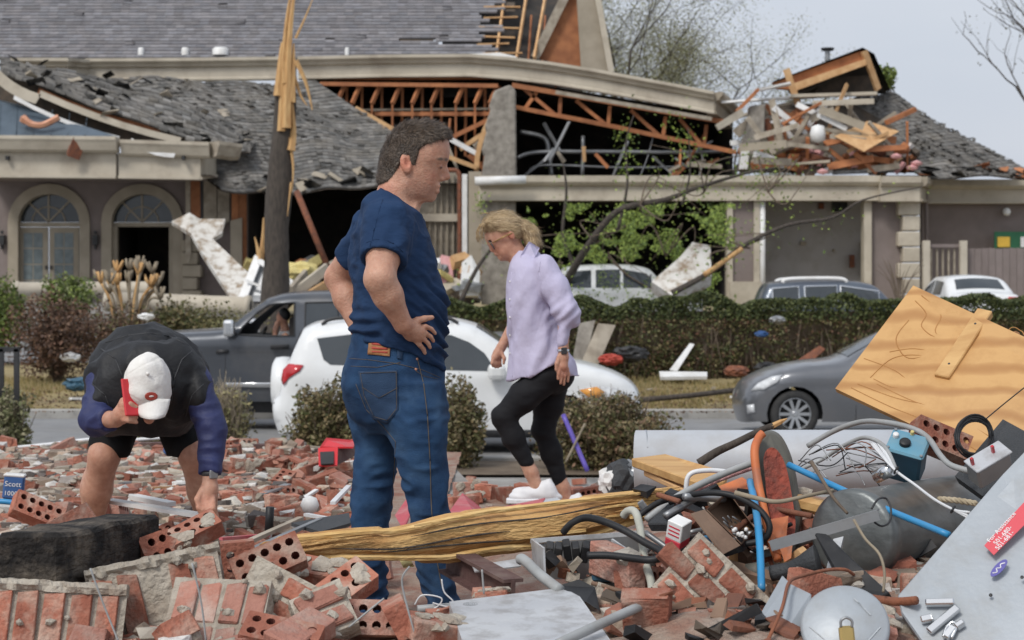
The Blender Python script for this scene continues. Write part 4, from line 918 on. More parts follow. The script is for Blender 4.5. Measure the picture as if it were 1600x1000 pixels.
# snapped trunk in front of the building
e = empty('snapped_tree', P(432, 540, 45), 'dark snapped tree trunk with long tan splinters at its broken top', 'tree')
b = MB(); pts = pathpx([(426, 545, 45), (430, 440, 45), (433, 330, 45), (440, 240, 45), (446, 180, 45), (447, 132, 45)], 4); k = len(pts)
b.tube(pts, [.36-.11*(i/(k-1)) for i in range(k)], 14); t = b.build('trunk', M['bark'], e, True, origin=P(426, 545, 45))
for v in t.data.vertices:
    nn = mnoise.noise(Vector((v.co.x*3, v.co.y*3, v.co.z*1.1)))*.07; v.co.x += nn; v.co.y += nn*.6
shard = [((440, 205), (446, 60), (456, -20), .10), ((448, 200), (452, 70), (462, -30), .12), ((436, 150), (440, 92), (441, 66), .13), ((456, 160), (458, 110), (459, 68), .10), ((462, 95), (478, 130), (488, 172), .07), ((460, 120), (470, 150), (480, 165), .05),
         ((462, 60), (478, 25), (492, -10), .035), ((455, 235), (459, 200), (452, 120), .11), ((452, 215), (458, 260), (456, 300), .05), ((455, 285), (452, 310), (449, 338), .035), ((447, 130), (443, 100), (447, 40), .09), ((408, 405), (411, 375), (412, 340), .08), ((405, 400), (402, 385), (398, 370), .06)]
for a, c, d, r in shard:
    b = MB(); D = 44.75+random.uniform(-.15, .1); pts = pathpx([(*a, D), (*c, D), (*d, D)], 4); k = len(pts); b.tube(pts, [r*(1.1-.9*i/(k-1)) for i in range(k)], 5); b.build('splinter', M['splinter'], e, False, origin=pts[0])
ptube('red_pole', [(464, 300, 50), (516, 418, 50)], .06, M['rust'], e) if False else None
b = MB(); b.tube([P(463, 298, 52), P(517, 430, 52)], .09, 8); o = b.build('leaning_pipe', M['rust'], None, True, origin=P(517, 430, 52)); tagit(o, 'long rust red pipe leaning out of the dark interior beside the snapped trunk', 'pipe')
# fallen tree in the carport
rn = random.Random(3); e = empty('fallen_tree', P(960, 480, 50), 'uprooted leafy tree fallen into the carport opening', 'tree')
def limb(lst, r0, r1, m='bark'):
    pts = pathpx(lst, 5); k = len(pts); b = MB(); b.tube(pts, [r0+(r1-r0)*i/(k-1) for i in range(k)], 7); b.build('branch', M[m], e, True, origin=pts[0]); return pts
bs = []
bs += limb([(885, 440, 50), (915, 390, 49), (965, 330, 48.5), (1040, 312, 48), (1085, 295, 48), (1160, 272, 47.5), (1210, 262, 47)], .12, .025)
bs += limb([(1050, 458, 46), (1110, 425, 46), (1160, 385, 46), (1230, 352, 46), (1300, 340, 46), (1350, 312, 46), (1440, 292, 46)], .085, .015)
bs += limb([(720, 470, 47), (745, 420, 47), (770, 385, 47), (790, 350, 47)], .07, .02)
bs += limb([(905, 430, 51), (880, 370, 51), (885, 300, 51), (880, 255, 51)], .07, .02); bs += limb([(965, 360, 49), (980, 290, 49), (978, 225, 49), (990, 180, 49)], .05, .012)
bs += limb([(1065, 320, 48), (1078, 270, 48), (1075, 200, 48)], .035, .012)
for a in ((1160, 385, 46), (1200, 300, 46), (1000, 320, 48), (1100, 300, 48), (930, 380, 49), (860, 430, 50), (1040, 400, 50), (980, 430, 50)):
    for k in range(4): bs += limb([a, (a[0]+rn.uniform(-50, 60), a[1]+rn.uniform(-60, 25), a[2]+rn.uniform(-.8, .8)), (a[0]+rn.uniform(-90, 110), a[1]+rn.uniform(-100, 30), a[2]+rn.uniform(-1, 1))], .025, .006, 'twig')
bs += limb([(1100, 430, 45.9), (1160, 388, 45.9)], .07, .06, 'splinter')
LG = [(.24, .32, .06), (.30, .38, .08), (.17, .24, .05), (.12, .18, .05)]
pts = []
for i in range(26000):
    x = rn.uniform(815, 1150); y = rn.uniform(318, 470); nn = mnoise.noise(Vector((x*.022, y*.03, 1.7)))+.5*mnoise.noise(Vector((x*.06, y*.07, 4)))
    if nn > .0: pts.append(tuple(P(x, y, 51.5+rn.uniform(-2.2, 3))))
for i in range(1500):
    p = rn.choice(bs); pts.append((p.x+rn.gauss(0, .3), p.y+rn.gauss(0, .3), p.z+rn.gauss(0, .28)))
for cx, cy, sp_ in ((1060, 200, 22), (1075, 240, 20), (975, 210, 20), (980, 255, 18), (750, 320, 12), (1180, 280, 26), (1110, 330, 20)):
    for i in range(70): pts.append(tuple(P(cx+rn.gauss(0, sp_*.6), cy+rn.gauss(0, sp_), 47.5+rn.uniform(-.5, .5))))
leaves('foliage', np.array(pts), .085, LG, e, origin=tuple(P(960, 480, 50)))
# thin bare sapling in front of the carport column
e = empty('bare_sapling', P(1405, 480, 44), 'leafless bushy sapling in front of the beige quoin pillar', 'shrub')
for k in range(16):
    b = MB(); x1 = 1405+rn.uniform(-40, 40); pts = pathpx([(1405+rn.uniform(-6, 6), 482, 44), (1405+(x1-1405)*.4, 440, 44), (x1, rn.uniform(400, 425), 44)], 3); b.tube(pts, [.02-.015*i/(len(pts)-1) for i in range(len(pts))], 4); b.build('stem', M['twig'], e, True, origin=pts[0])
# ---------------------------------------------------------------- people: implicit surfaces meshed with surface nets
class Field:
    def __init__(s, lo, hi, h):
        s.lo = np.array(lo, float); s.h = h; s.n = np.ceil((np.array(hi)-s.lo)/h).astype(int)+1
        s.F = np.full(s.n, 1.0, np.float32)
        s.ax = [s.lo[i]+h*np.arange(s.n[i]) for i in range(3)]
    def _sub(s, lo, hi):
        i0 = np.clip(np.floor((np.array(lo)-s.lo)/s.h).astype(int), 0, s.n-1); i1 = np.clip(np.ceil((np.array(hi)-s.lo)/s.h).astype(int)+1, 1, s.n)
        sl = tuple(slice(a, max(a+1, c)) for a, c in zip(i0, i1))
        return sl, s.ax[0][sl[0]][:, None, None], s.ax[1][sl[1]][None, :, None], s.ax[2][sl[2]][None, None, :]
    def _put(s, sl, d, k, op):
        F = s.F[sl]
        if op == 'u':
            g = np.maximum(k-np.abs(F-d), 0)/k; s.F[sl] = np.minimum(F, d)-g*g*k*.25
        elif op == 'd':
            d = -d; g = np.maximum(k-np.abs(F-d), 0)/k; s.F[sl] = np.maximum(F, d)+g*g*k*.25
    def cap(s, a, c, ra, rb=None, k=.012, op='u'):
        rb = ra if rb is None else rb; a = np.array(a, float); c = np.array(c, float); m = max(ra, rb)+k+3*s.h
        sl, X, Y, Z = s._sub(np.minimum(a, c)-m, np.maximum(a, c)+m); v = c-a; l2 = (v*v).sum()+1e-12
        t = np.clip(((X-a[0])*v[0]+(Y-a[1])*v[1]+(Z-a[2])*v[2])/l2, 0, 1)
        d = np.sqrt((X-a[0]-t*v[0])**2+(Y-a[1]-t*v[1])**2+(Z-a[2]-t*v[2])**2)-(ra+(rb-ra)*t); s._put(sl, d, k, op)
    def chain(s, pts, rs, k=.012, op='u'):
        for i in range(len(pts)-1): s.cap(pts[i], pts[i+1], rs[i], rs[i+1], k, op)
    def ell(s, c, r, ang=0, k=.012, op='u'):
        """ang: rotation about the depth (y) axis"""
        c = np.array(c, float); r = np.array(r, float); m = r.max()+k+3*s.h; sl, X, Y, Z = s._sub(c-m, c+m)
        x, y, z = X-c[0], Y-c[1], Z-c[2]; ca, sa = math.cos(ang), math.sin(ang); x, z = x*ca+z*sa, -x*sa+z*ca
        q_ = np.sqrt((x/r[0])**2+(y/r[1])**2+(z/r[2])**2); g = np.sqrt((x/r[0]**2)**2+(y/r[1]**2)**2+(z/r[2]**2)**2)+1e-9
        s._put(sl, q_*(q_-1)/g, k, op)
    def loft(s, keys, k=.02, op='u'):
        """keys (z, cx, cy, rx, ry), z ascending or descending"""
        K = sorted(keys); K = np.array([tuple(v) for v in smooth5(K)]); z = K[:, 0]
        lo = (K[:, 1]-K[:, 3]).min(), (K[:, 2]-K[:, 4]).min(), z.min(); hi = (K[:, 1]+K[:, 3]).max(), (K[:, 2]+K[:, 4]).max(), z.max()
        m = k+4*s.h; sl, X, Y, Z = s._sub(np.array(lo)-m, np.array(hi)+m); zz = Z.ravel()
        cx, cy, rx_, ry_ = [np.interp(zz, z, K[:, i])[None, None, :] for i in (1, 2, 3, 4)]
        x, y = (X-cx)/rx_, (Y-cy)/ry_; q_ = np.sqrt(x*x+y*y); g = np.sqrt((x/rx_)**2+(y/ry_)**2)+1e-6
        d = np.where(q_ < .25, (q_-1)*np.minimum(rx_, ry_), q_*(q_-1)/g); d = np.maximum(d, np.maximum(Z-z.max(), z.min()-Z)); s._put(sl, d, k, op)
    def cutfun(s, f):
        X, Y, Z = s.ax[0][:, None, None], s.ax[1][None, :, None], s.ax[2][None, None, :]; s.F = np.maximum(s.F, f(X, Y, Z)).astype(np.float32)
    def mesh(s):
        F = s.F; F[0] = F[-1] = 1; F[:, 0] = F[:, -1] = 1; F[:, :, 0] = F[:, :, -1] = 1
        ins = F < 0; nx, ny, nz = F.shape
        cnt = np.zeros((nx-1, ny-1, nz-1), np.int8)
        for a in (0, 1):
            for c in (0, 1):
                for d in (0, 1): cnt += ins[a:nx-1+a, c:ny-1+c, d:nz-1+d]
        act = (cnt > 0) & (cnt < 8); I = np.argwhere(act); idx = np.full(act.shape, -1, np.int64); idx[act] = np.arange(len(I))
        acc = np.zeros((len(I), 3)); w_ = np.zeros(len(I)); cor = [(a, c, d) for a in (0, 1) for c in (0, 1) for d in (0, 1)]
        val = {q_: F[I[:, 0]+q_[0], I[:, 1]+q_[1], I[:, 2]+q_[2]].astype(float) for q_ in cor}
        for p in cor:
            for ax in range(3):
                if p[ax] == 0:
                    p2 = list(p); p2[ax] = 1; p2 = tuple(p2); a, c = val[p], val[p2]; e_ = (a < 0) != (c < 0); t = np.where(e_, a/np.where(e_, a-c, 1), 0)
                    pos = np.tile(np.array(p, float), (len(I), 1)); pos[:, ax] = t; acc += pos*e_[:, None]; w_ += e_
        V = s.lo+s.h*(I+acc/w_[:, None]); Q = []
        for ax in range(3):
            o1, o2 = [(1, 2), (2, 0), (0, 1)][ax]
            a = [slice(None)]*3; c = [slice(None)]*3; a[ax] = slice(0, -1); c[ax] = slice(1, None); sa, sc = ins[tuple(a)], ins[tuple(c)]
            for flip in (False, True):
                E = np.argwhere((~sa & sc) if flip else (sa & ~sc)); E = E[(E[:, o1] > 0) & (E[:, o2] > 0) & (E[:, o1] < F.shape[o1]-1) & (E[:, o2] < F.shape[o2]-1)]
                d1 = np.zeros(3, int); d1[o1] = 1; d2 = np.zeros(3, int); d2[o2] = 1
                g = lambda K: idx[K[:, 0], K[:, 1], K[:, 2]]
                q_ = np.stack([g(E-d1-d2), g(E-d2), g(E), g(E-d1)], 1); Q.append(q_[:, ::-1] if flip else q_)
        Q = np.concatenate(Q); return V, Q[(Q >= 0).all(1)]
def FieldP(a, c, h):
    pts = np.array([m_(x, y, d) for x in (a[0], c[0]) for y in (a[1], c[1]) for d in (a[2], c[2])]); return Field(pts.min(0), pts.max(0), h)
def smooth5(K):
    out = []; m = len(K); K = np.array(K, float)
    for i in range(m-1):
        p0, p1, p2, p3 = K[max(i-1, 0)], K[i], K[i+1], K[min(i+2, m-1)]
        for k in range(8):
            t = k/8; v = .5*((2*p1)+(p2-p0)*t+(2*p0-5*p1+4*p2-p3)*t*t+(3*p1-p0-3*p2+p3)*t**3); v[0] = p1[0]+(p2[0]-p1[0])*t; out.append(v)
    out.append(K[-1]); return out
def vnormals(V, Fq):
    n = np.cross(V[Fq[:, 2]]-V[Fq[:, 0]], V[Fq[:, 3]]-V[Fq[:, 1]]); N = np.zeros_like(V)
    for i in range(4): np.add.at(N, Fq[:, i], n)
    return N/(np.linalg.norm(N, axis=1)[:, None]+1e-12)
def relax(V, Fq, it=2, lam=.5):
    for _ in range(it):
        A = np.zeros_like(V); c = np.zeros(len(V))
        for i in range(4):
            for j in (1, 3): np.add.at(A, Fq[:, i], V[Fq[:, (i+j) % 4]]); np.add.at(c, Fq[:, i], 1)
        V = V*(1-lam)+lam*A/np.maximum(c, 1)[:, None]
    return V
from mathutils.bvhtree import BVHTree
def bvh_of(V, Fq): return BVHTree.FromPolygons([tuple(v) for v in V], [tuple(f) for f in Fq])
def stitch_on(name, bv, poly, off, m, parent, step=6, th=.0015, dens=True):
    """a sewn patch: pixel polygon laid onto the garment surface"""
    pts = []
    if dens:
        for i in range(len(poly)):
            a, c = Vector(poly[i]), Vector(poly[(i+1) % len(poly)]); k = max(1, int((c-a).length/step))
            for j in range(k): pts.append(tuple(a.lerp(c, j/k)))
    else: pts = poly
    V, T = cdt(pts, step); W = []; last = None
    for x, y in V:
        d = P(x, y, 1.0)-Vector((0, 0, EYE)); hit = bv.ray_cast(Vector((0, 0, EYE)), d.normalized())
        if hit[0] is None:
            hit = bv.find_nearest(last if last is not None else P(x, y, 5.9))
        last = hit[0]; W.append(hit[0]+hit[1]*off if hit[1].dot(d) < 0 else hit[0]-hit[1]*off)
    b = MB(); b.add(W, [t[::-1] for t in T]); o = b.build(name, m, parent, True, origin=W[0])
    sm = o.modifiers.new('solid', 'SOLIDIFY'); sm.thickness = th; sm.offset = 0; return o
def stitch_line(name, bv, pts, r, m, parent, off=.001, D=5.9):
    W = []; 
    for i in range(len(pts)-1):
        a, c = Vector(pts[i]), Vector(pts[i+1]); k = max(1, int((c-a).length/6))
        for j in range(k+1):
            p = a.lerp(c, j/k); d = (P(p.x, p.y, 1.0)-Vector((0, 0, EYE))).normalized(); h_ = bv.ray_cast(Vector((0, 0, EYE)), d)
            if h_[0] is not None: W.append(h_[0]-d*off)
    if len(W) < 2: return
    b = MB(); b.tube(W, r, 4); return b.build(name, m, parent, True, origin=W[0])
mat('skin', (1.04, 1.03, 1.02), (.86, .76, .72), rough=.5, scale=38, attr=True, sss=.10, bump=.22, bscale=150, spec=.45, dirt=(.47, .235, .16), dscale=16, damt=.35)
mat('strand', (1, 1, 1), (.8, .8, .8), rough=.45, scale=30, attr=True, spec=.4)
mat('hair_brown', (.045, .032, .023), (.088, .064, .046), rough=.55, scale=30, bump=.6, bscale=110, st=(1, 1, 1), attr=True)
mat('hair_blond', (.50, .36, .19), (.27, .18, .095), rough=.5, scale=20, bump=.7, bscale=50, st=(.5, 1.6, 1.6))
mat('tshirt', (.017, .043, .105), (.012, .032, .082), rough=.9, scale=9, bump=.7, bscale=7, bst=(1.2, 1.2, 2.4), spec=.25)
mat('denim', (.019, .053, .122), (.010, .030, .076), rough=.9, spec=.25, scale=9, attr=True, bump=.25, bscale=260, dirt=(.05, .10, .18), dscale=7, damt=.5)
mat('denim_pocket', (.019, .05, .11), (.013, .037, .086), rough=.85, scale=12, bump=.25, bscale=260)
mat('thread', (.13, .10, .07), (.10, .08, .06), rough=.8)
mat('leather_patch', (.36, .17, .065), (.26, .11, .04), rough=.7, scale=40, bump=.2, bscale=80)
mat('print_red', (.42, .06, .04), (.35, .05, .03), rough=.7)
mat('brass', (.5, .36, .14), (.42, .3, .11), rough=.4, metal=.8)
mat('lavender', (.50, .47, .62), (.45, .42, .57), rough=.75, scale=6, bump=.8, bscale=8, bst=(1.6, 1.6, 1))
mat('leggings', (.008, .008, .010), (.012, .012, .014), rough=.8, scale=10, spec=.25)
mat('jacket', (.011, .0115, .013), (.018, .0185, .021), rough=.6, scale=5, bump=.2, bscale=60, spec=.35)
mat('navy_sleeve', (.022, .030, .11), (.016, .022, .085), rough=.65, scale=7, bump=.15, bscale=80)
mat('shorts', (.008, .008, .009), (.012, .012, .013), rough=.85, scale=8, spec=.2)
mat('cap_white', (.74, .72, .69), (.68, .66, .62), rough=.85, scale=20, bump=.15, bscale=120)
mat('phone_red', (.62, .03, .04), (.55, .025, .03), rough=.3)
mat('shoe_white', (.74, .74, .75), (.66, .66, .68), rough=.6, scale=20, bump=.1)
mat('boot', (.16, .10, .06), (.10, .065, .04), rough=.7)
mat('charcoal_seam', (.03, .031, .034), (.04, .041, .045), rough=.6)
SK = np.array((.53, .30, .21))
def skin_cols(V, spots):
    C = np.tile(SK, (len(V), 1))*(1+.08*fbm(V*30, 2, 2))[:, None]
    C *= 1+.10*vnoise(V*9, 5)[:, None]*np.array((.4, .9, 1))
    for c, r, col, amt in spots:
        r = np.array(r if isinstance(r, (tuple, list)) else (r, r, r)); d = np.sqrt((((V-np.array(c))/r)**2).sum(1)); w_ = np.clip(1.5-d*1.5, 0, 1)*amt; w_ = np.clip(w_, 0, 1); C = C*(1-w_[:, None])+np.array(col)*w_[:, None]
    return C
def fuzz(name, V, N, n, Lf, w_, flow, lift, c0, c1, parent, sd=1):
    g = np.random.default_rng(sd); i = g.integers(0, len(V), n); B = V[i]+g.normal(0, .0012, (n, 3)); Nn = N[i]; f = flow(B); f = f-Nn*(f*Nn).sum(1)[:, None]; f = f/(np.linalg.norm(f, axis=1)[:, None]+1e-9)
    d = f+Nn*lift+g.normal(0, .22, (n, 3)); d /= np.linalg.norm(d, axis=1)[:, None]; s_ = np.cross(d, Nn); s_ /= np.linalg.norm(s_, axis=1)[:, None]+1e-9; L_ = (Lf(B)*(.5+.8*g.random(n)))[:, None]
    Vt = np.stack([B-s_*w_-Nn*.001, B+s_*w_-Nn*.001, B+d*L_], 1).reshape(-1, 3); t = g.random((n, 1)); C = np.array(c0)*(1-t)+np.array(c1)*t
    o = np_obj(name, Vt, np.arange(3*n).reshape(-1, 3), M['strand'], parent, False, fcols=C, origin=tuple(V[0])); o['kind'] = 'stuff'; return o
RED = SK*np.array((1.12, .72, .66))
# ================= standing man in blue T-shirt and jeans
D0 = 5.9
def m_(px, py, dd=0): return np.array(P(px, py, D0+dd))
def key(py, xl, xr, dd, hd):
    a, c = m_(xl, py, dd), m_(xr, py, dd); return (a[2], (a[0]+c[0])/2, D0+dd, (c[0]-a[0])/2, hd)
pxm = D0/FPX
man = empty('person', (m_(625, 1010)[0], D0, .8), 'standing person in navy blue T-shirt and blue jeans with hands on hips', 'person')
Fb = FieldP((503, 1022, -.40), (735, 182, .40), .0042)
def head_man(F, grow=0.):
    g = grow
    F.ell(m_(650, 239), (47*pxm+g, .080+g, 46*pxm+g), R(12), k=.02)
    F.ell(m_(664, 232), (37*pxm+g, .072+g, 36*pxm+g), 0, k=.02)
head_man(Fb)
Fb.loft([key(205, 625, 690, 0, .062), key(220, 612, 698, 0, .074), key(236, 607, 700.5, 0, .078), key(250, 607, 699.5, 0, .077), key(260, 609, 694, 0, .074), key(272, 613, 691, 0, .071), key(285, 618, 687, 0, .066), key(296, 624, 684, 0, .059), key(306, 634, 680.5, 0, .048), key(314, 648, 675, 0, .032)], k=.015)
for s_ in (-1, 1):
    Fb.cap(m_(634, 290, s_*.048), m_(664, 306, s_*.022), .014, .013, k=.018)
    Fb.ell(m_(700, 259.5, s_*.036), (.017, .018, .010), k=.012, op='d'); Fb.ell(m_(686.5, 260.5, s_*.034), (.010, .0125, .0075), k=.005)
    Fb.cap(m_(695.5, 250.5, s_*.014), m_(685, 249.5, s_*.050), .0085, .008, k=.009)
    Fb.ell(m_(634, 256, s_*.079), (8.5*pxm, .010, 15.5*pxm), R(14), k=.006); Fb.ell(m_(636, 253, s_*.090), (4.6*pxm, .009, 9*pxm), R(14), k=.003, op='d')
Fb.cap(m_(691, 251), m_(698, 276), .0095, .0122, k=.010); Fb.cap(m_(691, 279, -.014), m_(691, 279, .014), .0095, k=.008)
Fb.cap(m_(684.5, 290.8, -.018), m_(684.5, 290.8, .018), .0080, k=.007); Fb.cap(m_(683, 298.6, -.016), m_(683, 298.6, .016), .0085, k=.007); Fb.cap(m_(690, 294.8, -.035), m_(690, 294.8, .035), .0045, k=.004, op='d')
Fb.ell(m_(672, 308), (.021, .023, .015), k=.012)
Fb.cap(m_(630, 285), m_(617, 338), .060, .068, k=.035); Fb.cap(m_(614, 300, 0), m_(606, 345, 0), .05, .07, k=.03)
# trunk inside the shirt, arms, hands
Fb.loft([key(330, 575, 650, 0, .14), key(360, 565, 655, 0, .16), key(420, 570, 665, 0, .14), key(500, 578, 665, 0, .12), key(560, 580, 660, 0, .11)], k=.04)
Fb.chain([m_(610, 560, .04), m_(588, 650, .09), m_(582, 780, .09), m_(580, 990, .09)], [.08, .06, .045, .03], k=.03); Fb.chain([m_(630, 560, -.04), m_(653, 650, -.09), m_(669, 780, -.09), m_(694, 990, -.09)], [.08, .06, .045, .03], k=.03)
S1, E1, W1 = m_(608, 350, -.165), m_(593, 436, -.285), m_(630, 507, -.222)
Fb.chain([S1, (S1+E1)/2, E1], [.058, .055, .046], k=.025); Fb.chain([E1, E1*.65+W1*.35, W1], [.045, .0445, .029], k=.025); pass
S2, E2, W2 = m_(585, 355, .17), m_(530, 434, .30), m_(562, 515, .215)
Fb.chain([S2, (S2+E2)/2, E2], [.060, .058, .048], k=.02); Fb.chain([E2, E2*.6+W2*.4, W2], [.048, .046, .03], k=.02)
Fb.chain([W1, m_(641, 514, -.193), m_(655, 519, -.178)], [.026, .027, .022], k=.015); Fb.cap(m_(643, 523, -.182), m_(654, 527, -.172), .022, .018, k=.015)
Fb.chain([m_(640, 508, -.195), m_(652, 501, -.190), m_(663, 498, -.180), m_(675, 496, -.166)], [.013, .0115, .010, .008], k=.006)
for pts in (((653, 511, -.18), (665, 510, -.178), (674, 514, -.162), (680, 521, -.148)), ((654, 518, -.178), (665, 520.5, -.174), (673, 526, -.158), (677, 533, -.147)), ((652, 525, -.176), (662, 530, -.172), (669, 536.5, -.157), (672, 543, -.150)), ((648, 531, -.175), (656, 539, -.171), (662, 546, -.160), (664, 552, -.154))):
    Fb.chain([m_(*p) for p in pts], [.0088, .0082, .0074, .0062], k=.0022)
Fb.chain([W2, m_(572, 525, .19), m_(590, 532, .175)], [.028, .026, .018], k=.015)
for k in range(4): Fb.chain([m_(586, 526+k*6, .18), m_(600, 528+k*6, .178), m_(610, 532+k*6, .17)], [.010, .0095, .008], k=.004)
V, Fq = Fb.mesh(); V = relax(V, Fq, 1, .15)
sp = [(m_(634, 256, -.08), .035, RED*1.02, .75), (m_(698, 276), .017, RED, .35), (m_(676, 276, -.05), (.04, .035, .035), RED*1.02, .28), (E1, .05, RED*.98, .5), (m_(605, 300, -.05), .06, RED*.9, .5), (m_(687, 294.7), (.014, .024, .0105), (.40, .17, .14), .8),
      (m_(694, 249.5, -.026), (.02, .022, .0085), (.12, .08, .055), 1.3), (m_(687, 248.5, -.052), (.02, .02, .0075), (.13, .085, .06), 1.2), (m_(691, 249.5, .03), (.016, .026, .008), (.13, .085, .06), .9), (m_(690, 262, -.036), (.015, .016, .0055), (.12, .07, .055), 1.2), (m_(664, 300, -.03), (.055, .06, .034), SK*np.array((.66, .66, .70)), .75), (m_(646, 288, -.06), (.04, .04, .04), SK*np.array((.74, .73, .76)), .6),
      (m_(635, 253, -.082), (.010, .012, .018), RED*.6, .7), (m_(676, 522, -.15), .012, RED, .5), (m_(656, 519, -.18), .02, RED, .4), (m_(640, 280, -.06), (.02, .03, .05), SK*np.array((.85, .82, .82)), .4)]
np_obj('body', V, Fq, M['skin'], man, cols=skin_cols(V, sp), origin=tuple(man.location))
# hair
Fh = FieldP((590, 300, -.12), (712, 178, .12), .0042); head_man(Fh, .0075)
Fh.ell(m_(664, 212), (40*pxm, .074, 22*pxm), R(-8), k=.02); Fh.ell(m_(682, 209), (20*pxm, .06, 13*pxm), R(-20), k=.015)
Fh.cap(m_(622, 250), m_(612, 278), .062, .052, k=.02)
hx = [m_(x, 0)[0] for x in (590, 608, 616, 624, 632, 641, 646, 652, 657, 664, 676, 690, 702, 714)]; hz = [m_(0, y)[2] for y in (290, 284, 280, 262, 247, 244, 262, 260, 238, 230, 226, 220, 216, 210)]
Fh.cutfun(lambda X, Y, Z: (np.interp(X.ravel(), hx, hz)[:, None, None]-Z)*.7)
V, Fq = Fh.mesh(); N = vnormals(V, Fq)
tuft = .6*fbm(np.stack([V[:, 0]*55+V[:, 2]*22, V[:, 1]*60, V[:, 2]*34-V[:, 0]*20], 1), 3, 3); ztop = np.clip((V[:, 2]-m_(0, 232)[2])/.08, 0, 1); V = V+N*(tuft*(.0025+.007*ztop))[:, None]
hc = (1+.45*fbm(V*np.array((60, 90, 40)), 9, 2))[:, None]*np.ones((1, 3)); ho = np_obj('hair', V, Fq, M['hair_brown'], man, cols=np.clip(hc, .3, 2), origin=tuple(man.location))
zt_ = m_(0, 222)[2]; tp_f = lambda B: np.clip((B[:, 2]-zt_)/.05+.3, 0, 1)[:, None]; edge = V[:, 2] > np.interp(V[:, 0], hx, hz)+.0
fuzz('hair_strands', V, vnormals(V, Fq), 16000, lambda B: .008+.012*tp_f(B)[:, 0], .0008, lambda B: tp_f(B)*np.array((.8, .0, .45))+(1-tp_f(B))*np.array((-.15, 0, -1))+.5*np.stack([vnoise(B*22, 3), vnoise(B*22, 4), vnoise(B*22, 5)], 1), .42, (.045, .03, .021), (.16, .115, .08), ho)
# T-shirt
Fs = FieldP((503, 600, -.42), (735, 280, .42), .0055)
for S_, E_, r in ((S1, E1, .070), (S2, E2, .068)):
    Fs.chain([S_, S_*.2+E_*.8], [r+.004, r], k=.02); d_ = (E_-S_)/np.linalg.norm(E_-S_); Fs.cap(S_*.44+E_*.56+d_*.115, E_+d_*.15, .115, k=.004, op='d')
Fs.loft([key(295, 592, 636, 0, .075), key(312, 576, 650, 0, .125), key(332, 563, 658, 0, .185), key(360, 550, 668, 0, .200), key(400, 546, 681, 0, .188), key(440, 549, 690, 0, .180), key(480, 552, 697, 0, .180), key(520, 551, 698, 0, .178), key(560, 550, 695, 0, .176), key(590, 550, 693, 0, .176)], k=.045)
Fs.ell(m_(596, 318, -.09), (.06, .07, .05), k=.04)
dS = (E1-S1)/np.linalg.norm(E1-S1); pS = S1*.42+E1*.58
hemx = [m_(x, 0)[0] for x in (500, 552, 600, 650, 690, 740)]; hemz = [m_(0, y, 0)[2] for y in (520, 526, 535, 552, 573, 590)]
Fs.cutfun(lambda X, Y, Z: (np.interp(X.ravel(), hemx, hemz)[:, None, None]-Z+(Y-D0)*.02)*.95)
a, c = m_(594, 291), m_(652, 331); nn = np.array((-(c[2]-a[2]), 0, c[0]-a[0])); nn /= np.linalg.norm(nn)
Fs.cutfun(lambda X, Y, Z: (X-a[0])*nn[0]+(Z-a[2])*nn[2]-.0+.10*(Y-D0)**2*0)
Fs.cap(m_(632, 288), m_(618, 332), .061, .066, k=.006, op='d')
V, Fq = Fs.mesh(); V = relax(V, Fq, 2, .5); N = vnormals(V, Fq)
yy = (m_(0, 300)[2]-V[:, 2])/pxm+300; xx = (V[:, 0]/pxm)+800
u = (xx-620)*.75+(yy-450)*1.0; wv = vnoise(np.stack([xx*.012, yy*.012, V[:, 1]*4], 1), 3)*16
fold = np.sin((yy-(xx-620)*.62+wv*1.6)*.26)+.5*np.sin((yy-(xx-620)*.95+wv)*.43+1)
belly = np.clip((yy-385)/60, 0, 1)*np.clip((xx-585)/40, 0, 1)
back = np.clip((yy-470)/40, 0, 1)*np.clip((610-xx)/30, 0, 1)*np.sin((yy+wv)*.33)
N2 = fbm(V*np.array((9, 9, 14)), 6, 3)
V = V+N*(.0085*fold*belly*np.clip(.55+.9*vnoise(V*8, 8), 0, 1.3)+.009*back+.0065*N2+.004*(1-2*np.abs(vnoise(V*np.array((16, 16, 22))+3, 41))))[:, None]
o = np_obj('tshirt', V, Fq, M['tshirt'], man, origin=tuple(man.location)); bs_ = bvh_of(V, Fq)
for seg in (((573, 388), (585, 383), (600, 383), (616, 390), (630, 403)),): stitch_line('sleeve_hem', bs_, [(x, y-9) for x, y in seg], .0018, M['tshirt'], man, .0)
stitch_line('shoulder_seam', bs_, [(598, 312), (590, 335), (584, 362), (578, 385)], .002, M['tshirt'], man, .0)
b = MB(); pc = [m_(594, 291), m_(600, 300, -.058), m_(616, 312, -.074), (m_(634, 322, -.066)), m_(650, 331, -.03), m_(653, 333, 0)]; b.tube(smooth_path(pc+[p*np.array((1, -1, 1))+np.array((0, 2*D0, 0)) for p in pc[::-1][1:]], 4), .006, 6); b.build('collar', M['tshirt'], man, True, origin=pc[0])
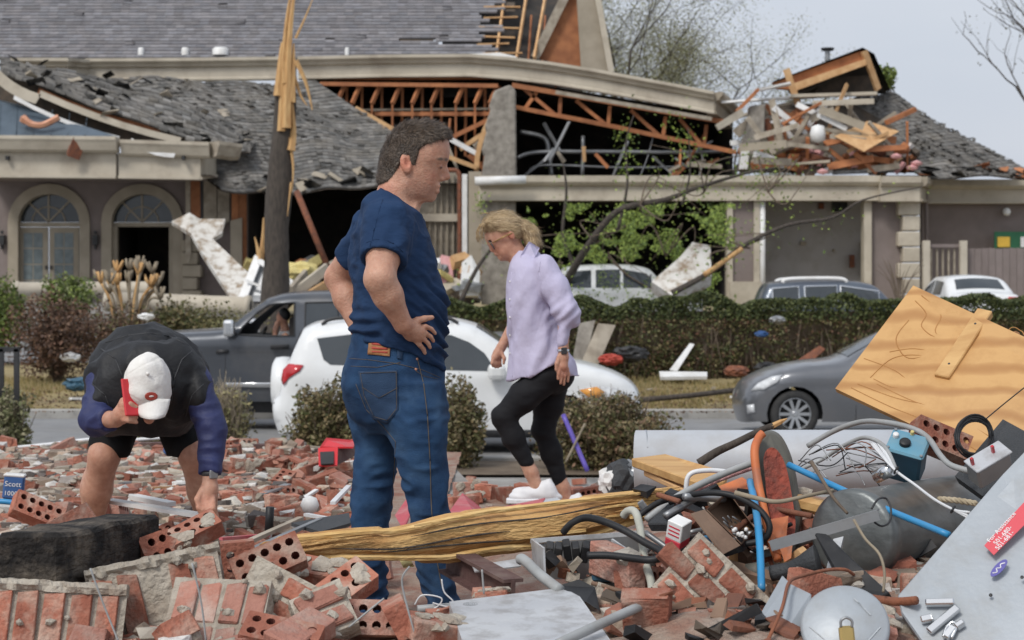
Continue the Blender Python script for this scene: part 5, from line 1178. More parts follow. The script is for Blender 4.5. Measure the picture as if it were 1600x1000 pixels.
# jeans
Fj = FieldP((520, 1022, -.30), (740, 505, .30), .0060)
Fj.loft([key(512, 553, 688, 0, .150), key(530, 549, 690, 0, .158), key(555, 543, 692, 0, .168), key(585, 538, 694, 0, .175), key(620, 541, 698, 0, .168), key(650, 549, 700, 0, .150), key(676, 575, 690, 0, .10)], k=.02)
Fj.loft([key(596, 552, 640, .075, .10), key(640, 546, 632, .085, .10), key(670, 550, 628, .09, .098), key(700, 556, 623, .09, .092), key(760, 551, 618, .09, .084), key(800, 548, 611, .09, .078), key(870, 548, 603, .09, .07), key(930, 553, 605, .09, .064), key(1008, 556, 606, .09, .062)], k=.03)
Fj.loft([key(596, 606, 695, -.07, .105), key(640, 604, 699, -.085, .105), key(670, 607, 701, -.09, .104), key(700, 615, 699, -.09, .098), key(760, 632, 701, -.09, .088), key(800, 640, 703, -.09, .082), key(850, 645, 699, -.09, .076), key(900, 655, 710, -.09, .074), key(935, 664, 718, -.09, .072), key(1008, 668, 722, -.09, .07)], k=.03)
Fj.ell(m_(572, 598, -.06), (.075, .09, .075), k=.04)
V, Fq = Fj.mesh(); V = relax(V, Fq, 2, .5); N = vnormals(V, Fq)
yy = (m_(0, 300)[2]-V[:, 2])/pxm+300; xx = (V[:, 0]/pxm)+800
near = V[:, 1] < D0
wv = vnoise(np.stack([xx*.02, yy*.02, V[:, 1]*6], 1), 13)*14
cre = np.sin((yy+wv+np.where(near, -1, 1)*(xx-620)*.45)*.30); zone = np.clip(1-np.abs(yy-775)/75, 0, 1)+.75*np.clip(1-np.abs(yy-655)/40, 0, 1)+.9*np.clip((yy-860)/40, 0, 1)+.25
rid = 1-np.abs(vnoise(V*np.array((11, 11, 26))+np.array((0, 0, 2)), 22))*2
V = V+N*(.0036*cre*zone*np.clip(.3+1.2*vnoise(V*9, 3), 0, 1)+.0075*rid*np.clip(zone, .2, 1)+.0045*fbm(V*np.array((13, 13, 19)), 7, 3))[:, None]
# washed-out thighs and knees, darker seat
wash = np.exp(-((yy-690)/90)**2)*.5+np.clip(fbm(V*13, 5, 3), -1, 1)*.30+.35*np.clip(rid, -1, 1)*zone*.5
C = np.clip(1+wash[:, None]*np.array((.75, .6, .45)), .6, 2.2); o = np_obj('jeans', V, Fq, M['denim'], man, cols=C, origin=tuple(man.location)); bj = bvh_of(V, Fq)
pk_ = stitch_on('back_pocket', bj, [(560, 580), (621, 578), (623, 640), (606, 662), (583, 655), (566, 620)], .0015, M['denim_pocket'], man)
stitch_line('pocket_stitching', bj, [(563, 583), (619, 581), (620, 638), (605, 657), (584, 651), (569, 619), (563, 583)], .0009, M['thread'], pk_, .0035)
stitch_line('pocket_stitching', bj, [(566, 605), (592, 622), (621, 606)], .0009, M['thread'], pk_, .0035)
lp = stitch_on('leather_patch', bj, [(578, 529), (611, 531), (609, 557), (575, 554)], .003, M['leather_patch'], man, th=.003)
for y in (536, 542, 548): stitch_on('patch_print', bj, [(582, y), (606, y+1.5), (606, y+4.5), (582, y+3)], .0052, M['print_red'], lp, step=4, th=.0004)
stitch_line('waistband_seam', bj, [(546, 560), (575, 562), (620, 568), (660, 578), (688, 590)], .0012, M['thread'], man, .0012)
stitch_line('yoke_seam', bj, [(548, 572), (590, 574), (626, 566)], .001, M['thread'], man, .0012)
stitch_line('side_seam', bj, [(652, 560), (662, 600), (668, 650), (672, 720), (674, 790), (678, 850), (690, 915)], .0016, M['thread'], man, .0012)
stitch_line('pocket_seam', bj, [(650, 580), (664, 588), (684, 592)], .001, M['thread'], man, .0012)
stitch_line('seat_seam', bj, [(556, 600), (572, 640), (600, 668), (618, 690), (616, 730), (612, 790)], .0012, M['thread'], man, .0012)
for x, y in ((652, 561), (650, 577)):
    h_ = bj.ray_cast(Vector((0, 0, EYE)), (P(x, y, 1)-Vector((0, 0, EYE))).normalized())
    if h_[0]: b = MB(); b.lathe([(0, .003), (.004, .002), (.005, 0)], 10, Matrix.Translation(h_[0]) @ h_[1].to_track_quat('Z', 'Y').to_matrix().to_4x4()); b.build('rivet', M['copper'], man, True, origin=h_[0])
stitch_on('belt_loop', bj, [(622, 531), (630, 533), (628, 562), (620, 560)], .004, M['denim_pocket'], man, th=.004)
for (x, dd, dx) in ((585, .09, .02), (700, -.09, .07)):
    p = m_(x, 1000, dd); b = MB(); Fo = Field((p[0]-.15, p[1]-.12, .79), (p[0]+.24, p[1]+.12, .93), .008); Fo.ell((p[0]+dx, p[1]+.03, .835), (.135, .05, .045), k=.02); Fo.ell((p[0]-.02, p[1], .87), (.06, .05, .06), k=.02); Fo.cutfun(lambda X, Y, Z: .805-Z); Vb, Qb = Fo.mesh(); np_obj('boot', Vb, Qb, M['boot'], man, origin=tuple(man.location))
# ================= walking woman in lavender shirt
D0 = 9.33; pxm = D0/FPX
wom = empty('person', (m_(850, 790)[0], D0, .8), 'walking person with blond ponytail in lavender shirt, black leggings and white sneakers', 'person')
Fb = FieldP((738, 800, -.36), (925, 322, .36), .0052)
Fb.ell(m_(787, 360), (26*pxm, .074, 27*pxm), R(30), k=.02); Fb.ell(m_(779, 376), (18*pxm, .060, 25*pxm), R(38), k=.03); Fb.ell(m_(790, 392), (14*pxm, .05, 13*pxm), R(30), k=.02)
Fb.cap(m_(768, 383), m_(769, 391), .009, .011, k=.010); Fb.cap(m_(775, 397, -.015), m_(775, 397, .015), .009, k=.01); Fb.ell(m_(784, 403), (.018, .02, .016), k=.02)
for s_ in (-1, 1): Fb.ell(m_(799, 367, s_*.072), (.016, .009, .028), R(30), k=.006); Fb.ell(m_(768, 377, s_*.03), (.012, .016, .01), k=.01, op='d')
Fb.cap(m_(800, 385), m_(818, 415), .052, .055, k=.03)
Fb.loft([key(405, 805, 845, 0, .08), key(430, 808, 862, 0, .14), key(500, 808, 868, 0, .12), key(590, 812, 885, 0, .13)], k=.03)
Fb.chain([m_(848, 420, -.12), m_(882, 490, -.20), m_(880, 545, -.22)], [.036, .036, .026], k=.02); Fb.chain([m_(822, 420, .15), m_(812, 495, .20), m_(783, 543, .19)], [.045, .040, .025], k=.02)
Fb.chain([m_(880, 545, -.22), m_(880, 558, -.22), m_(880, 572, -.225)], [.024, .027, .025], k=.012)
for i, (x, L_) in enumerate(((872, 592), (876, 599), (881, 601), (887, 596))): Fb.chain([m_(875+i*3.2, 570, -.235+i*.012), m_(x+1, (570+L_)/2+1, -.24+i*.012), m_(x, L_, -.235+i*.012)], [.0105, .0098, .0075], k=.004)
Fb.chain([m_(874, 556, -.235), m_(870, 568, -.245), m_(869, 578, -.245)], [.012, .011, .008], k=.006)
Fb.chain([m_(783, 543, .19), m_(778, 552, .185), m_(774, 558, .18)], [.023, .025, .022], k=.012)
for i in range(4): Fb.chain([m_(771+i*3.5, 558, .17+i*.008), m_(769+i*4, 567, .165+i*.008), m_(770+i*4.2, 575-abs(i-1.5)*2, .17+i*.008)], [.0105, .0095, .0075], k=.004)
Fb.chain([m_(784, 552, .17), m_(788, 560, .16), m_(787, 568, .16)], [.011, .010, .008], k=.006)
Hf, Kf, Af = m_(850, 590, -.09), m_(786, 651, -.11), m_(830, 738, -.10); Hr, Kr, Ar = m_(864, 592, .09), m_(849, 672, .09), m_(880, 762, .10)
Fb.chain([Hf, Kf, Kf*.6+Af*.4, Af, m_(840, 764, -.1)], [.05, .04, .04, .034, .033], k=.02); Fb.chain([Hr, Kr, Kr*.6+Ar*.4, Ar, m_(884, 786, .1)], [.05, .04, .04, .034, .034], k=.02); Fb.ell(m_(858, 585), (.06, .10, .07), k=.04)
V, Fq = Fb.mesh(); V = relax(V, Fq, 1, .4)
np_obj('body', V, Fq, M['skin'], wom, cols=skin_cols(V, [(m_(778, 385), .07, RED*1.0, .55), (m_(798, 367, -.07), .03, RED, .6), (m_(805, 395), .06, RED*.95, .45), (m_(880, 580, -.23), .05, RED, .4), (m_(775, 397), (.015, .025, .008), (.36, .13, .11), .7)]), origin=tuple(wom.location))
Fh = FieldP((738, 410, -.12), (850, 322, .12), .0045); Fh.ell(m_(788, 358), (28.5*pxm, .083, 29*pxm), R(30), k=.02); Fh.ell(m_(770, 350), (18*pxm, .078, 15*pxm), R(20), k=.02)
hx = [m_(x, 0)[0] for x in (740, 752, 762, 772, 782, 792, 800, 808, 820, 850)]; hz = [m_(0, y)[2] for y in (366, 365, 363, 362, 362, 362, 366, 376, 380, 382)]
Fh.cutfun(lambda X, Y, Z: (np.interp(X.ravel(), hx, hz)[:, None, None]-Z)*.7)
Fh.ell(m_(818, 357), (11*pxm, .045, 12*pxm), 0, k=.015); Fh.chain([m_(818, 354), m_(828, 364), m_(833, 378), m_(836, 388)], [.03, .042, .036, .014], k=.02)
V, Fq = Fh.mesh(); N = vnormals(V, Fq); V = V+N*(.004*fbm(np.stack([V[:, 0]*18, V[:, 1]*70, V[:, 2]*70], 1), 3, 2))[:, None]; hr = np_obj('hair', V, Fq, M['hair_blond'], wom, origin=tuple(wom.location))
pt_ = m_(816, 356); fl_ = lambda B: np.where((B[:, 0] < pt_[0])[:, None], (pt_+np.array((.03, 0, 0)))-B, np.array((.35, 0, -1))*np.ones((len(B), 1)))
fuzz('hair_strands', V, vnormals(V, Fq), 9000, lambda B: .042+0*B[:, 0], .0010, fl_, .04, (.30, .20, .10), (.74, .58, .36), hr)
b = MB()
for i in range(26):
    dd = random.uniform(-.08, .04); x = random.uniform(-7, 7); pts = pathpx([(764+x*.6, 348, D0+dd), (754+x*.7, 354+random.uniform(-4, 4), D0+dd-.01), (750+x*.9, 366+random.uniform(-5, 8), D0+dd), (753+x, 378+random.uniform(-8, 8), D0+dd)], 3); b.tube(pts, .0014, 3)
for i in range(16):
    dd = random.uniform(-.07, .04); pts = pathpx([(775+random.uniform(-10, 20), 336, D0+dd), (768+random.uniform(-20, 40), 330+random.uniform(-2, 4), D0+dd), (752+random.uniform(-5, 60), 344+random.uniform(-14, 6), D0+dd)], 3); b.tube(pts, .0012, 3)
b.build('loose_strands', M['hair_blond'], hr, True, origin=m_(764, 348))
gl = empty('sunglasses', tuple(m_(772, 381, 0))); wpar(gl, wom)
for s_ in (-1, 1):
    c = m_(768, 383, s_*.034); b = MB(); Mx = Matrix.Translation(c) @ Euler((0, R(-125), s_*R(-14))).to_matrix().to_4x4(); b.lathe([(0, .003), (.027, .003), (.027, -.001), (0, -.001)], 16, Mx); b.build('lens', M['tint'], gl, False, origin=c)
    b = MB(); b.tube([m_(770, 379, s_*.062), m_(785, 371, s_*.078), m_(800, 364, s_*.082)], .0026, 5); b.build('temple', M['brass'], gl, True, origin=c)
b = MB(); b.tube([m_(766, 380, -.06), m_(764, 380, 0), m_(766, 380, .06)], .003, 5); b.build('bridge', M['brass'], gl, True, origin=m_(764, 380))
# shirt
Fs = FieldP((765, 612, -.36), (925, 376, .36), .0058)
Fs.loft([key(392, 806, 842, 0, .075), key(402, 800, 850, 0, .11), key(418, 796, 860, 0, .155), key(440, 793, 866, 0, .170), key(480, 791, 872, 0, .172), key(520, 793, 880, 0, .176), key(560, 794, 895, 0, .185), key(600, 790, 910, 0, .195)], k=.03)
Fs.chain([m_(850, 414, -.135), m_(868, 452, -.175), m_(884, 488, -.205), m_(890, 500, -.21)], [.058, .066, .066, .050], k=.03); Fs.cap(m_(882, 505, -.215), m_(880, 535, -.22), .040, .034, k=.014)
Fs.chain([m_(822, 420, .13), m_(812, 470, .19), m_(806, 512, .195)], [.055, .058, .045], k=.03)
hemx = [m_(x, 0)[0] for x in (760, 791, 812, 838, 852, 866, 876, 900, 930)]; hemz = [m_(0, y)[2] for y in (596, 595, 590, 584, 574, 566, 580, 588, 588)]
Fs.cutfun(lambda X, Y, Z: (np.interp(X.ravel(), hemx, hemz)[:, None, None]-Z)*.6)
Fs.loft([key(570, 806, 885, 0, .155), key(606, 800, 900, 0, .17)], k=.01, op='d')
V, Fq = Fs.mesh(); V = relax(V, Fq, 2, .5); N = vnormals(V, Fq); yy = (m_(0, 300)[2]-V[:, 2])/pxm+300; xx = (V[:, 0]/pxm)+800
wv = vnoise(V*6, 5)*10; fold = np.sin((xx+(yy-480)*.35+wv)*.22)*np.clip((yy-440)/80, 0, 1)+.8*np.sin((yy+(xx-850)*.8+wv)*.33)*np.clip(1-np.abs(yy-495)/35, 0, 1)*np.clip((xx-845)/15, 0, 1)
V = V+N*(.006*fold+.006*fbm(V*np.array((11, 11, 7)), 4, 3))[:, None]; o = np_obj('shirt', V, Fq, M['lavender'], wom, origin=tuple(wom.location)); bw = bvh_of(V, Fq)
b = MB()
for s_ in (-1, 1):
    pts = [m_(842, 388, s_*.03), m_(826, 378, s_*.075), m_(812, 400, s_*.088), m_(806, 424, s_*.095), m_(820, 422, s_*.125), m_(836, 400, s_*.105)]
    b.add(pts+[p+np.array((.004, s_*.006, .002)) for p in pts], [(0, 1, 2, 3, 4, 5), (11, 10, 9, 8, 7, 6)]+[(i, 6+i, 6+(i+1) % 6, (i+1) % 6) for i in range(6)])
b.build('collar', M['lavender'], wom, False, origin=m_(826, 378))
for y in range(440, 580, 28):
    h_ = bw.ray_cast(Vector((0, 0, EYE)), (P(797, y, 1)-Vector((0, 0, EYE))).normalized())
    if h_[0]: b = MB(); b.lathe([(0, .004), (.006, .003), (.006, 0)], 8, Matrix.Translation(h_[0]) @ h_[1].to_track_quat('Z', 'Y').to_matrix().to_4x4()); b.build('button', M['white_paint'], wom, True, origin=h_[0])
stitch_line('placket_seam', bw, [(799, 425), (798, 480), (800, 540), (801, 590)], .0022, M['lavender'], wom, 0); stitch_line('shoulder_seam', bw, [(846, 396), (842, 425), (846, 460)], .0025, M['lavender'], wom, 0)
wt = empty('wrist_watch', tuple(m_(880, 549, -.22))); wpar(wt, wom)
b = MB(); c = Vector(m_(880, 548, -.22)); b.lathe([(.028, -.008), (.031, -.006), (.031, .006), (.028, .008)], 18, Matrix.Translation(c)); b.build('strap', M['chrome'], wt, True, origin=c); b = MB(); b.box(c+Vector((.004, -.030, 0)), (.03, .012, .034)); b.build('case', M['black'], wt, False, .003, origin=c)
Fl = FieldP((745, 770, -.26), (915, 545, .26), .0055)
Fl.ell(m_(864, 583), (.115, .155, .11), k=.04); Fl.chain([Hf, Hf*.5+Kf*.5, Kf, Kf*.62+Af*.38, m_(823, 722, -.105)], [.088, .078, .058, .057, .038], k=.025); Fl.chain([Hr, Hr*.5+Kr*.5, Kr, Kr*.62+Ar*.38, m_(876, 752, .10)], [.09, .078, .059, .056, .036], k=.025)
V, Fq = Fl.mesh(); V = relax(V, Fq, 1, .5); N = vnormals(V, Fq); V = V+N*(.003*fbm(V*np.array((14, 14, 30)), 4, 2))[:, None]; np_obj('leggings', V, Fq, M['leggings'], wom, origin=tuple(wom.location))
for ax_, ay_, dd in ((838, 768, -.10), (884, 790, .10)):
    Fo = FieldP((ax_-45, ay_+22, dd-.09), (ax_+45, ay_-30, dd+.09), .0055); c = m_(ax_, ay_, dd)
    Fo.ell(m_(ax_+2, ay_+4, dd), (.13, .042, .034), R(-8), k=.02); Fo.ell(m_(ax_+12, ay_-2, dd), (.06, .04, .05), k=.02); Fo.ell(m_(ax_-22, ay_+9, dd), (.07, .045, .027), R(-6), k=.02); Fo.cap(m_(ax_+20, ay_-16, dd), m_(ax_+22, ay_, dd), .014, .03, k=.02)
    Fo.cutfun(lambda X, Y, Z: (c[2]-.052)-Z); V, Fq = Fo.mesh(); np_obj('sneaker', V, Fq, M['shoe_white'], wom, origin=tuple(wom.location))
    b = MB(); z_ = c[2]-.062; b.ext([(c[0]+x, c[1]+y, z_) for x, y in ((-.155, -.03), (-.10, -.05), (.0, -.045), (.09, -.04), (.125, -.02), (.125, .02), (.09, .04), (0, .045), (-.1, .05), (-.155, .03))], (0, 0, .028)); b.build('sole', M['shoe_white'], wom, False, .006, origin=c)
# ================= bending man in black vest jacket and white cap
D0 = 7.6; pxm = D0/FPX
ben = empty('person', (m_(232, 870)[0], D0, .8), 'person bending over the bricks in black jacket, shorts and white cap, holding a red phone', 'person')
Fb = FieldP((112, 885, -.85), (362, 545, .40), .0062)
Fb.ell(m_(231, 606, -.56), (.076, .095, .10), k=.02); Fb.cap(m_(231, 590, -.48), m_(231, 580, -.3), .06, .07, k=.03); Fb.ell(m_(231, 608, -.12), (.19, .30, .17), k=.04); Fb.cap(m_(233, 648, -.61), m_(233, 654, -.62), .03, .022, k=.02)
sa, ea, wa = m_(163, 590, -.36), m_(150, 656, -.46), m_(181, 655, -.60); sb, eb, wb = m_(302, 592, -.36), m_(331, 668, -.44), m_(328, 748, -.50)
Fb.chain([sa, ea, wa], [.055, .045, .030], k=.02); Fb.chain([sb, eb, wb], [.055, .042, .027], k=.02)
Fb.chain([wa, m_(190, 648, -.63), m_(198, 640, -.655)], [.030, .034, .030], k=.015)
for i in range(4): Fb.chain([m_(190+i*1.5, 632+i*8, -.668), m_(203, 631+i*8.5, -.690), m_(213, 636+i*8, -.678)], [.0125, .0115, .009], k=.005)
Fb.chain([m_(186, 638, -.645), m_(192, 626, -.66), m_(201, 620, -.665)], [.014, .012, .0095], k=.006)
Fb.chain([wb, m_(327, 765, -.51), m_(324, 780, -.525)], [.026, .032, .028], k=.015)
for i, (x, y) in enumerate(((312, 806), (319, 814), (327, 815), (334, 808))): Fb.chain([m_(316+i*5.5, 779, -.535), m_(x-1, (780+y)/2, -.56), m_(x+3, y, -.55)], [.0125, .0115, .009], k=.005)
Fb.chain([m_(316, 766, -.525), m_(308, 780, -.555), m_(311, 794, -.56)], [.014, .012, .0095], k=.006)
ka, kb = m_(163, 712, -.10), m_(303, 712, -.10)
Fb.chain([m_(188, 610, .10), ka, m_(151, 765, -.02), m_(145, 815, .04), m_(143, 868, .06)], [.085, .062, .062, .045, .042], k=.03); Fb.chain([m_(275, 610, .10), kb, m_(316, 765, -.02), m_(324, 815, .04), m_(326, 868, .06)], [.085, .060, .060, .045, .042], k=.03)
Fb.ell(ka+np.array((0, -.012, 0)), (.05, .05, .055), k=.02); Fb.ell(m_(148, 760, .03), (.056, .06, .10), k=.03); Fb.ell(m_(318, 760, .03), (.056, .06, .10), k=.03)
V, Fq = Fb.mesh(); V = relax(V, Fq, 1, .4); np_obj('body', V, Fq, M['skin'], ben, cols=skin_cols(V, [(ka, .06, RED, .45), (kb, .06, RED, .4), (m_(322, 790, -.53), .06, RED, .5), (m_(200, 642, -.67), .05, RED, .45)]), origin=tuple(ben.location))
Fs = FieldP((112, 720, -.72), (362, 492, .42), .0075)
Fs.ell(m_(231, 606, -.10), (.238, .36, .262), k=.03); Fs.ell(m_(190, 600, -.34), (.10, .15, .16), k=.05); Fs.ell(m_(276, 600, -.34), (.10, .15, .16), k=.05); Fs.ell(m_(232, 575, -.40), (.13, .12, .10), k=.05); Fs.cap(sa, m_(158, 622, -.42), .060, .058, k=.03); Fs.cap(sb, m_(310, 618, -.40), .060, .058, k=.03)
Fs.ell(m_(231, 612, -.62), (.098, .16, .13), k=.03, op='d'); zc_ = m_(0, 668)[2]; Fs.cutfun(lambda X, Y, Z: zc_-Z)
V, Fq = Fs.mesh(); V = relax(V, Fq, 2, .5); N = vnormals(V, Fq); yy = (m_(0, 300)[2]-V[:, 2])/pxm+300; xx = (V[:, 0]/pxm)+800
rad = np.hypot(xx-231, (yy-625)*1.05); wv = vnoise(V*5, 3)*14
V = V+N*(.012*np.sin((rad+wv)*.19)*np.clip(.4+vnoise(V*4, 9), 0, 1)+.014*(1-2*np.abs(vnoise(V*np.array((7, 7, 7)), 5)))+.008*(1-2*np.abs(vnoise(V*np.array((15, 15, 15)), 6))))[:, None]; np_obj('jacket', V, Fq, M['jacket'], ben, origin=tuple(ben.location)); bk_ = bvh_of(V, Fq)
for sg2 in ([(158, 545), (180, 560), (192, 590), (196, 630)], [(300, 548), (284, 562), (272, 592), (268, 630)], [(165, 535), (200, 524), (232, 520), (264, 525), (296, 540)], [(144, 600), (165, 618), (176, 650)], [(318, 600), (300, 618), (290, 650)]): stitch_line('jacket_seam', bk_, sg2, .0028, M['charcoal_seam'], ben, .0)
b = MB(); b.tube(smooth_path([m_(196, 606, -.52), m_(203, 572, -.50), m_(231, 552, -.47), m_(259, 572, -.50), m_(266, 606, -.52)], 5), .016, 8); b.build('collar', M['jacket'], ben, True, origin=m_(231, 552, -.47))
for nm, ch, rs in (('sleeve', [sa, ea, ea*.35+wa*.65], [.068, .060, .046]), ('sleeve', [sb, eb, eb*.12+wb*.88], [.068, .056, .042])):
    Fo = Field(np.min(ch, 0)-.1, np.max(ch, 0)+.1, .0065); Fo.chain(ch, rs, k=.02); d_ = ch[2]-ch[1]; d_ = d_/np.linalg.norm(d_); e2 = ch[2]+d_*.005; Fo.cutfun(lambda X, Y, Z: (X-e2[0])*d_[0]+(Y-e2[1])*d_[1]+(Z-e2[2])*d_[2]); V, Fq = Fo.mesh(); N = vnormals(V, Fq); V = V+N*(.006*(1-2*np.abs(vnoise(V*np.array((14, 14, 24)), 4)))+.003*fbm(V*20, 2, 2))[:, None]; np_obj(nm, V, Fq, M['navy_sleeve'], ben, origin=tuple(ben.location))
Fo = FieldP((122, 735, -.32), (345, 560, .42), .0075); Fo.ell(m_(231, 620, .10), (.20, .17, .14), k=.04); Fo.chain([m_(196, 625, .08), m_(174, 695, -.06)], [.105, .090], k=.03); Fo.chain([m_(268, 625, .08), m_(290, 697, -.06)], [.105, .090], k=.03)
a = m_(0, 712)[2]; Fo.cutfun(lambda X, Y, Z: (a-Z)+.12*np.abs(X-m_(231, 0)[0])*0); V, Fq = Fo.mesh(); V = relax(V, Fq, 1, .5); N = vnormals(V, Fq); V = V+N*(.008*fbm(V*np.array((12, 12, 5)), 4, 2))[:, None]; np_obj('shorts', V, Fq, M['shorts'], ben, origin=tuple(ben.location))
cp = empty('cap', tuple(m_(231, 598, -.60))); wpar(cp, ben)
Fo = FieldP((185, 668, -.86), (277, 540, -.40), .0048); Fo.ell(m_(230, 596, -.595), (.088, .105, .112), R(-4), k=.02); Fo.ell(m_(231, 616, -.60), (.084, .10, .06), k=.03); zb_ = m_(0, 640)[2]; Fo.cutfun(lambda X, Y, Z: (zb_-Z)*.9-(Y-(7.6-.6))*.2)
V, Fq = Fo.mesh(); V = relax(V, Fq, 1, .5); N = vnormals(V, Fq); ang = np.arctan2(V[:, 0]-m_(230, 0)[0], V[:, 2]-m_(0, 588)[2]); V = V+N*(-.0022*np.exp(-((np.sin(ang*3))/.08)**2)+.0035*fbm(V*26, 3, 2))[:, None]; np_obj('crown', V, Fq, M['cap_white'], cp, origin=tuple(cp.location)); bc = bvh_of(V, Fq)
b = MB(); vs = []; n = 16
for j in range(6):
    for i in range(n+1):
        t = i/n*2-1; vs.append(m_(238+t*(27-j*1.0-4*(j/5)**3*abs(t)), 626+j*6.4*(1-.16*t*t)-2, -.665-.011*j-.015*(1-t*t)+.03*t*t))
b.add(vs, [(j*(n+1)+i, j*(n+1)+i+1, (j+1)*(n+1)+i+1, (j+1)*(n+1)+i) for j in range(5) for i in range(n)]); o = b.build('bill', M['cap_white'], cp, True, origin=m_(238, 630, -.68)); sm = o.modifiers.new('solid', 'SOLIDIFY'); sm.thickness = .005
el = lambda cx, cy, a, c, n=16: [(cx+a*math.cos(2*math.pi*i/n), cy+c*math.sin(2*math.pi*i/n)) for i in range(n)]
lg = stitch_on('emblem', bc, el(236, 619, 10, 6.5), .003, M['print_red'], cp, step=3, dens=False); stitch_on('emblem_mark', bc, el(236, 619, 4, 1.3), .0055, M['cap_white'], lg, step=3, dens=False)
b = MB(); b.lathe([(0, .005), (.006, .003), (.008, 0)], 10, Matrix.Translation(m_(231, 584, -.70)) @ Matrix.Rotation(R(90), 4, 'X')); b.build('button', M['cap_white'], cp, True, origin=m_(231, 584, -.70))
b = MB(); b.beam(m_(200, 592, -.665), m_(207, 650, -.70), .011, .062, up=(.75, .66, 0)); o = b.build('phone', M['phone_red'], None, False, .004, origin=m_(203, 620, -.66)); tagit(o, 'red phone held to the ear of the bending person', 'phone')
wt = empty('wrist_watch', tuple(wb)); wpar(wt, ben); b = MB(); c = Vector(wb*.9+eb*.1); b.lathe([(.030, -.010), (.034, -.007), (.034, .007), (.030, .010)], 18, Matrix.Translation(c)); b.build('strap', M['black'], wt, True, origin=c); b = MB(); b.box(c+Vector((.018, -.028, 0)), (.034, .014, .036), Euler((0, 0, .5)).to_matrix()); b.build('case', M['metal_grey'], wt, False, .004, origin=c)
for x in (143, 326):
    p = m_(x, 870, .03); Fo = Field((p[0]-.1, p[1]-.26, .79), (p[0]+.1, p[1]+.14, .93), .008); Fo.ell((p[0], p[1]-.06, .84), (.05, .145, .045), k=.02); Fo.ell((p[0], p[1]+.03, .87), (.05, .06, .06), k=.02); Fo.cutfun(lambda X, Y, Z: .805-Z); Vb, Qb = Fo.mesh(); np_obj('shoe', Vb, Qb, M['boot'], ben, origin=tuple(ben.location))
# ================= driver in the pickup
D0 = 26.5; pxm = D0/FPX
drv = empty('person', tuple(m_(443, 545)), 'driver sitting in the slate pickup, hand raised to the face, white shirt', 'person')
Fb = FieldP((405, 575, -.35), (475, 478, .35), .013); Fb.ell(m_(441, 496), (.085, .075, .115), k=.03); Fb.cap(m_(444, 505), m_(446, 515), .055, .06, k=.03); Fb.chain([m_(446, 525, -.17), m_(428, 538, -.22), m_(430, 515, -.2), m_(434, 505, -.14)], [.05, .045, .035, .04], k=.03); Fb.loft([key(516, 438, 456, 0, .1), key(530, 434, 461, 0, .19), key(560, 434, 461, 0, .17)], k=.03)
V, Fq = Fb.mesh(); np_obj('body', V, Fq, M['skin'], drv, cols=skin_cols(V, []), origin=tuple(drv.location))
Fb = FieldP((405, 580, -.35), (480, 478, .35), .013); Fb.loft([key(517, 437, 458, 0, .11), key(530, 432, 463, 0, .21), key(565, 432, 463, 0, .19)], k=.03); V, Fq = Fb.mesh(); np_obj('shirt', V, Fq, M['white_paint'], drv, origin=tuple(drv.location))
Fb = FieldP((420, 515, -.2), (465, 478, .2), .012); Fb.ell(m_(444, 492), (.092, .083, .105), k=.03); Fb.cutfun(lambda X, Y, Z: np.minimum(m_(437, 0)[0]-X, m_(0, 489)[2]-Z)+0*Y); V, Fq = Fb.mesh(); np_obj('hair', V, Fq, M['black'], drv, origin=tuple(drv.location))
# ---------------------------------------------------------------- rubble
mat('brick', (.37, .15, .10), (.28, .10, .066), rough=.92, scale=14, bump=.5, bscale=70, rnd=.3, dirt=(.46, .36, .29), dscale=8, damt=.75, spec=.3)
mat('brick_pink', (.42, .20, .15), (.33, .14, .10), rough=.9, scale=14, bump=.5, bscale=70, rnd=.2, dirt=(.50, .43, .37), dscale=7, damt=.6)
mat('hole_shade', (.16, .045, .03), (.12, .035, .025), rough=.95, scale=20)  # darker brick tone painted into the core holes for their shade
mat('mortar', (.44, .395, .33), (.34, .30, .245), rough=.95, scale=16, bump=.8, bscale=50, rnd=.12, dirt=(.25, .16, .11), dscale=8, damt=.35)
mat('rubble_bits', (1, 1, 1), (.8, .8, .8), rough=.95, scale=20, attr=True, bump=.4, bscale=60)
mat('charred', (.010, .009, .009), (.026, .023, .021), rough=.9, spec=.25, scale=9, bump=.9, bscale=22, st=(3, .7, 3), dirt=(.17, .14, .11), dscale=5, damt=.75)
mat('split_wood', (.66, .42, .17), (.50, .27, .095), rough=.8, scale=3, bump=.7, bscale=8, st=(.5, 5, 7), bst=(.8, 12, 18), dirt=(.30, .13, .045), dscale=5, damt=.55, lo=.4, hi=.6)
mat('sapwood', (.72, .50, .22), (.58, .35, .12), rough=.75, scale=4, bump=.5, bscale=9, st=(.6, 8, 12))
mat('grey_paint', (.36, .39, .42), (.31, .34, .37), rough=.45, metal=.15, scale=3, bump=.05, bscale=50, dirt=(.26, .25, .23), dscale=6, damt=.45)
mat('pole_paint', (.46, .48, .51), (.42, .44, .47), rough=.5, scale=2, dirt=(.33, .31, .29), dscale=5, damt=.4)
mat('zinc', (.60, .61, .62), (.50, .51, .53), rough=.45, metal=.35, scale=5, bump=.08, bscale=40, dirt=(.22, .2, .18), dscale=14, damt=.5)
mat('barrel', (.20, .215, .215), (.13, .14, .14), rough=.42, metal=.55, scale=4, st=(.4, 3, 3), bump=.15, bscale=12, dirt=(.3, .3, .29), dscale=6, damt=.45)
mat('orange', (.62, .18, .055), (.48, .13, .045), rough=.6, scale=8, dirt=(.16, .12, .10), dscale=7, damt=.7)
mat('rust_red', (.36, .075, .045), (.20, .05, .035), rough=.9, scale=18, bump=.7, bscale=60, dirt=(.10, .05, .04), dscale=14, damt=.8)
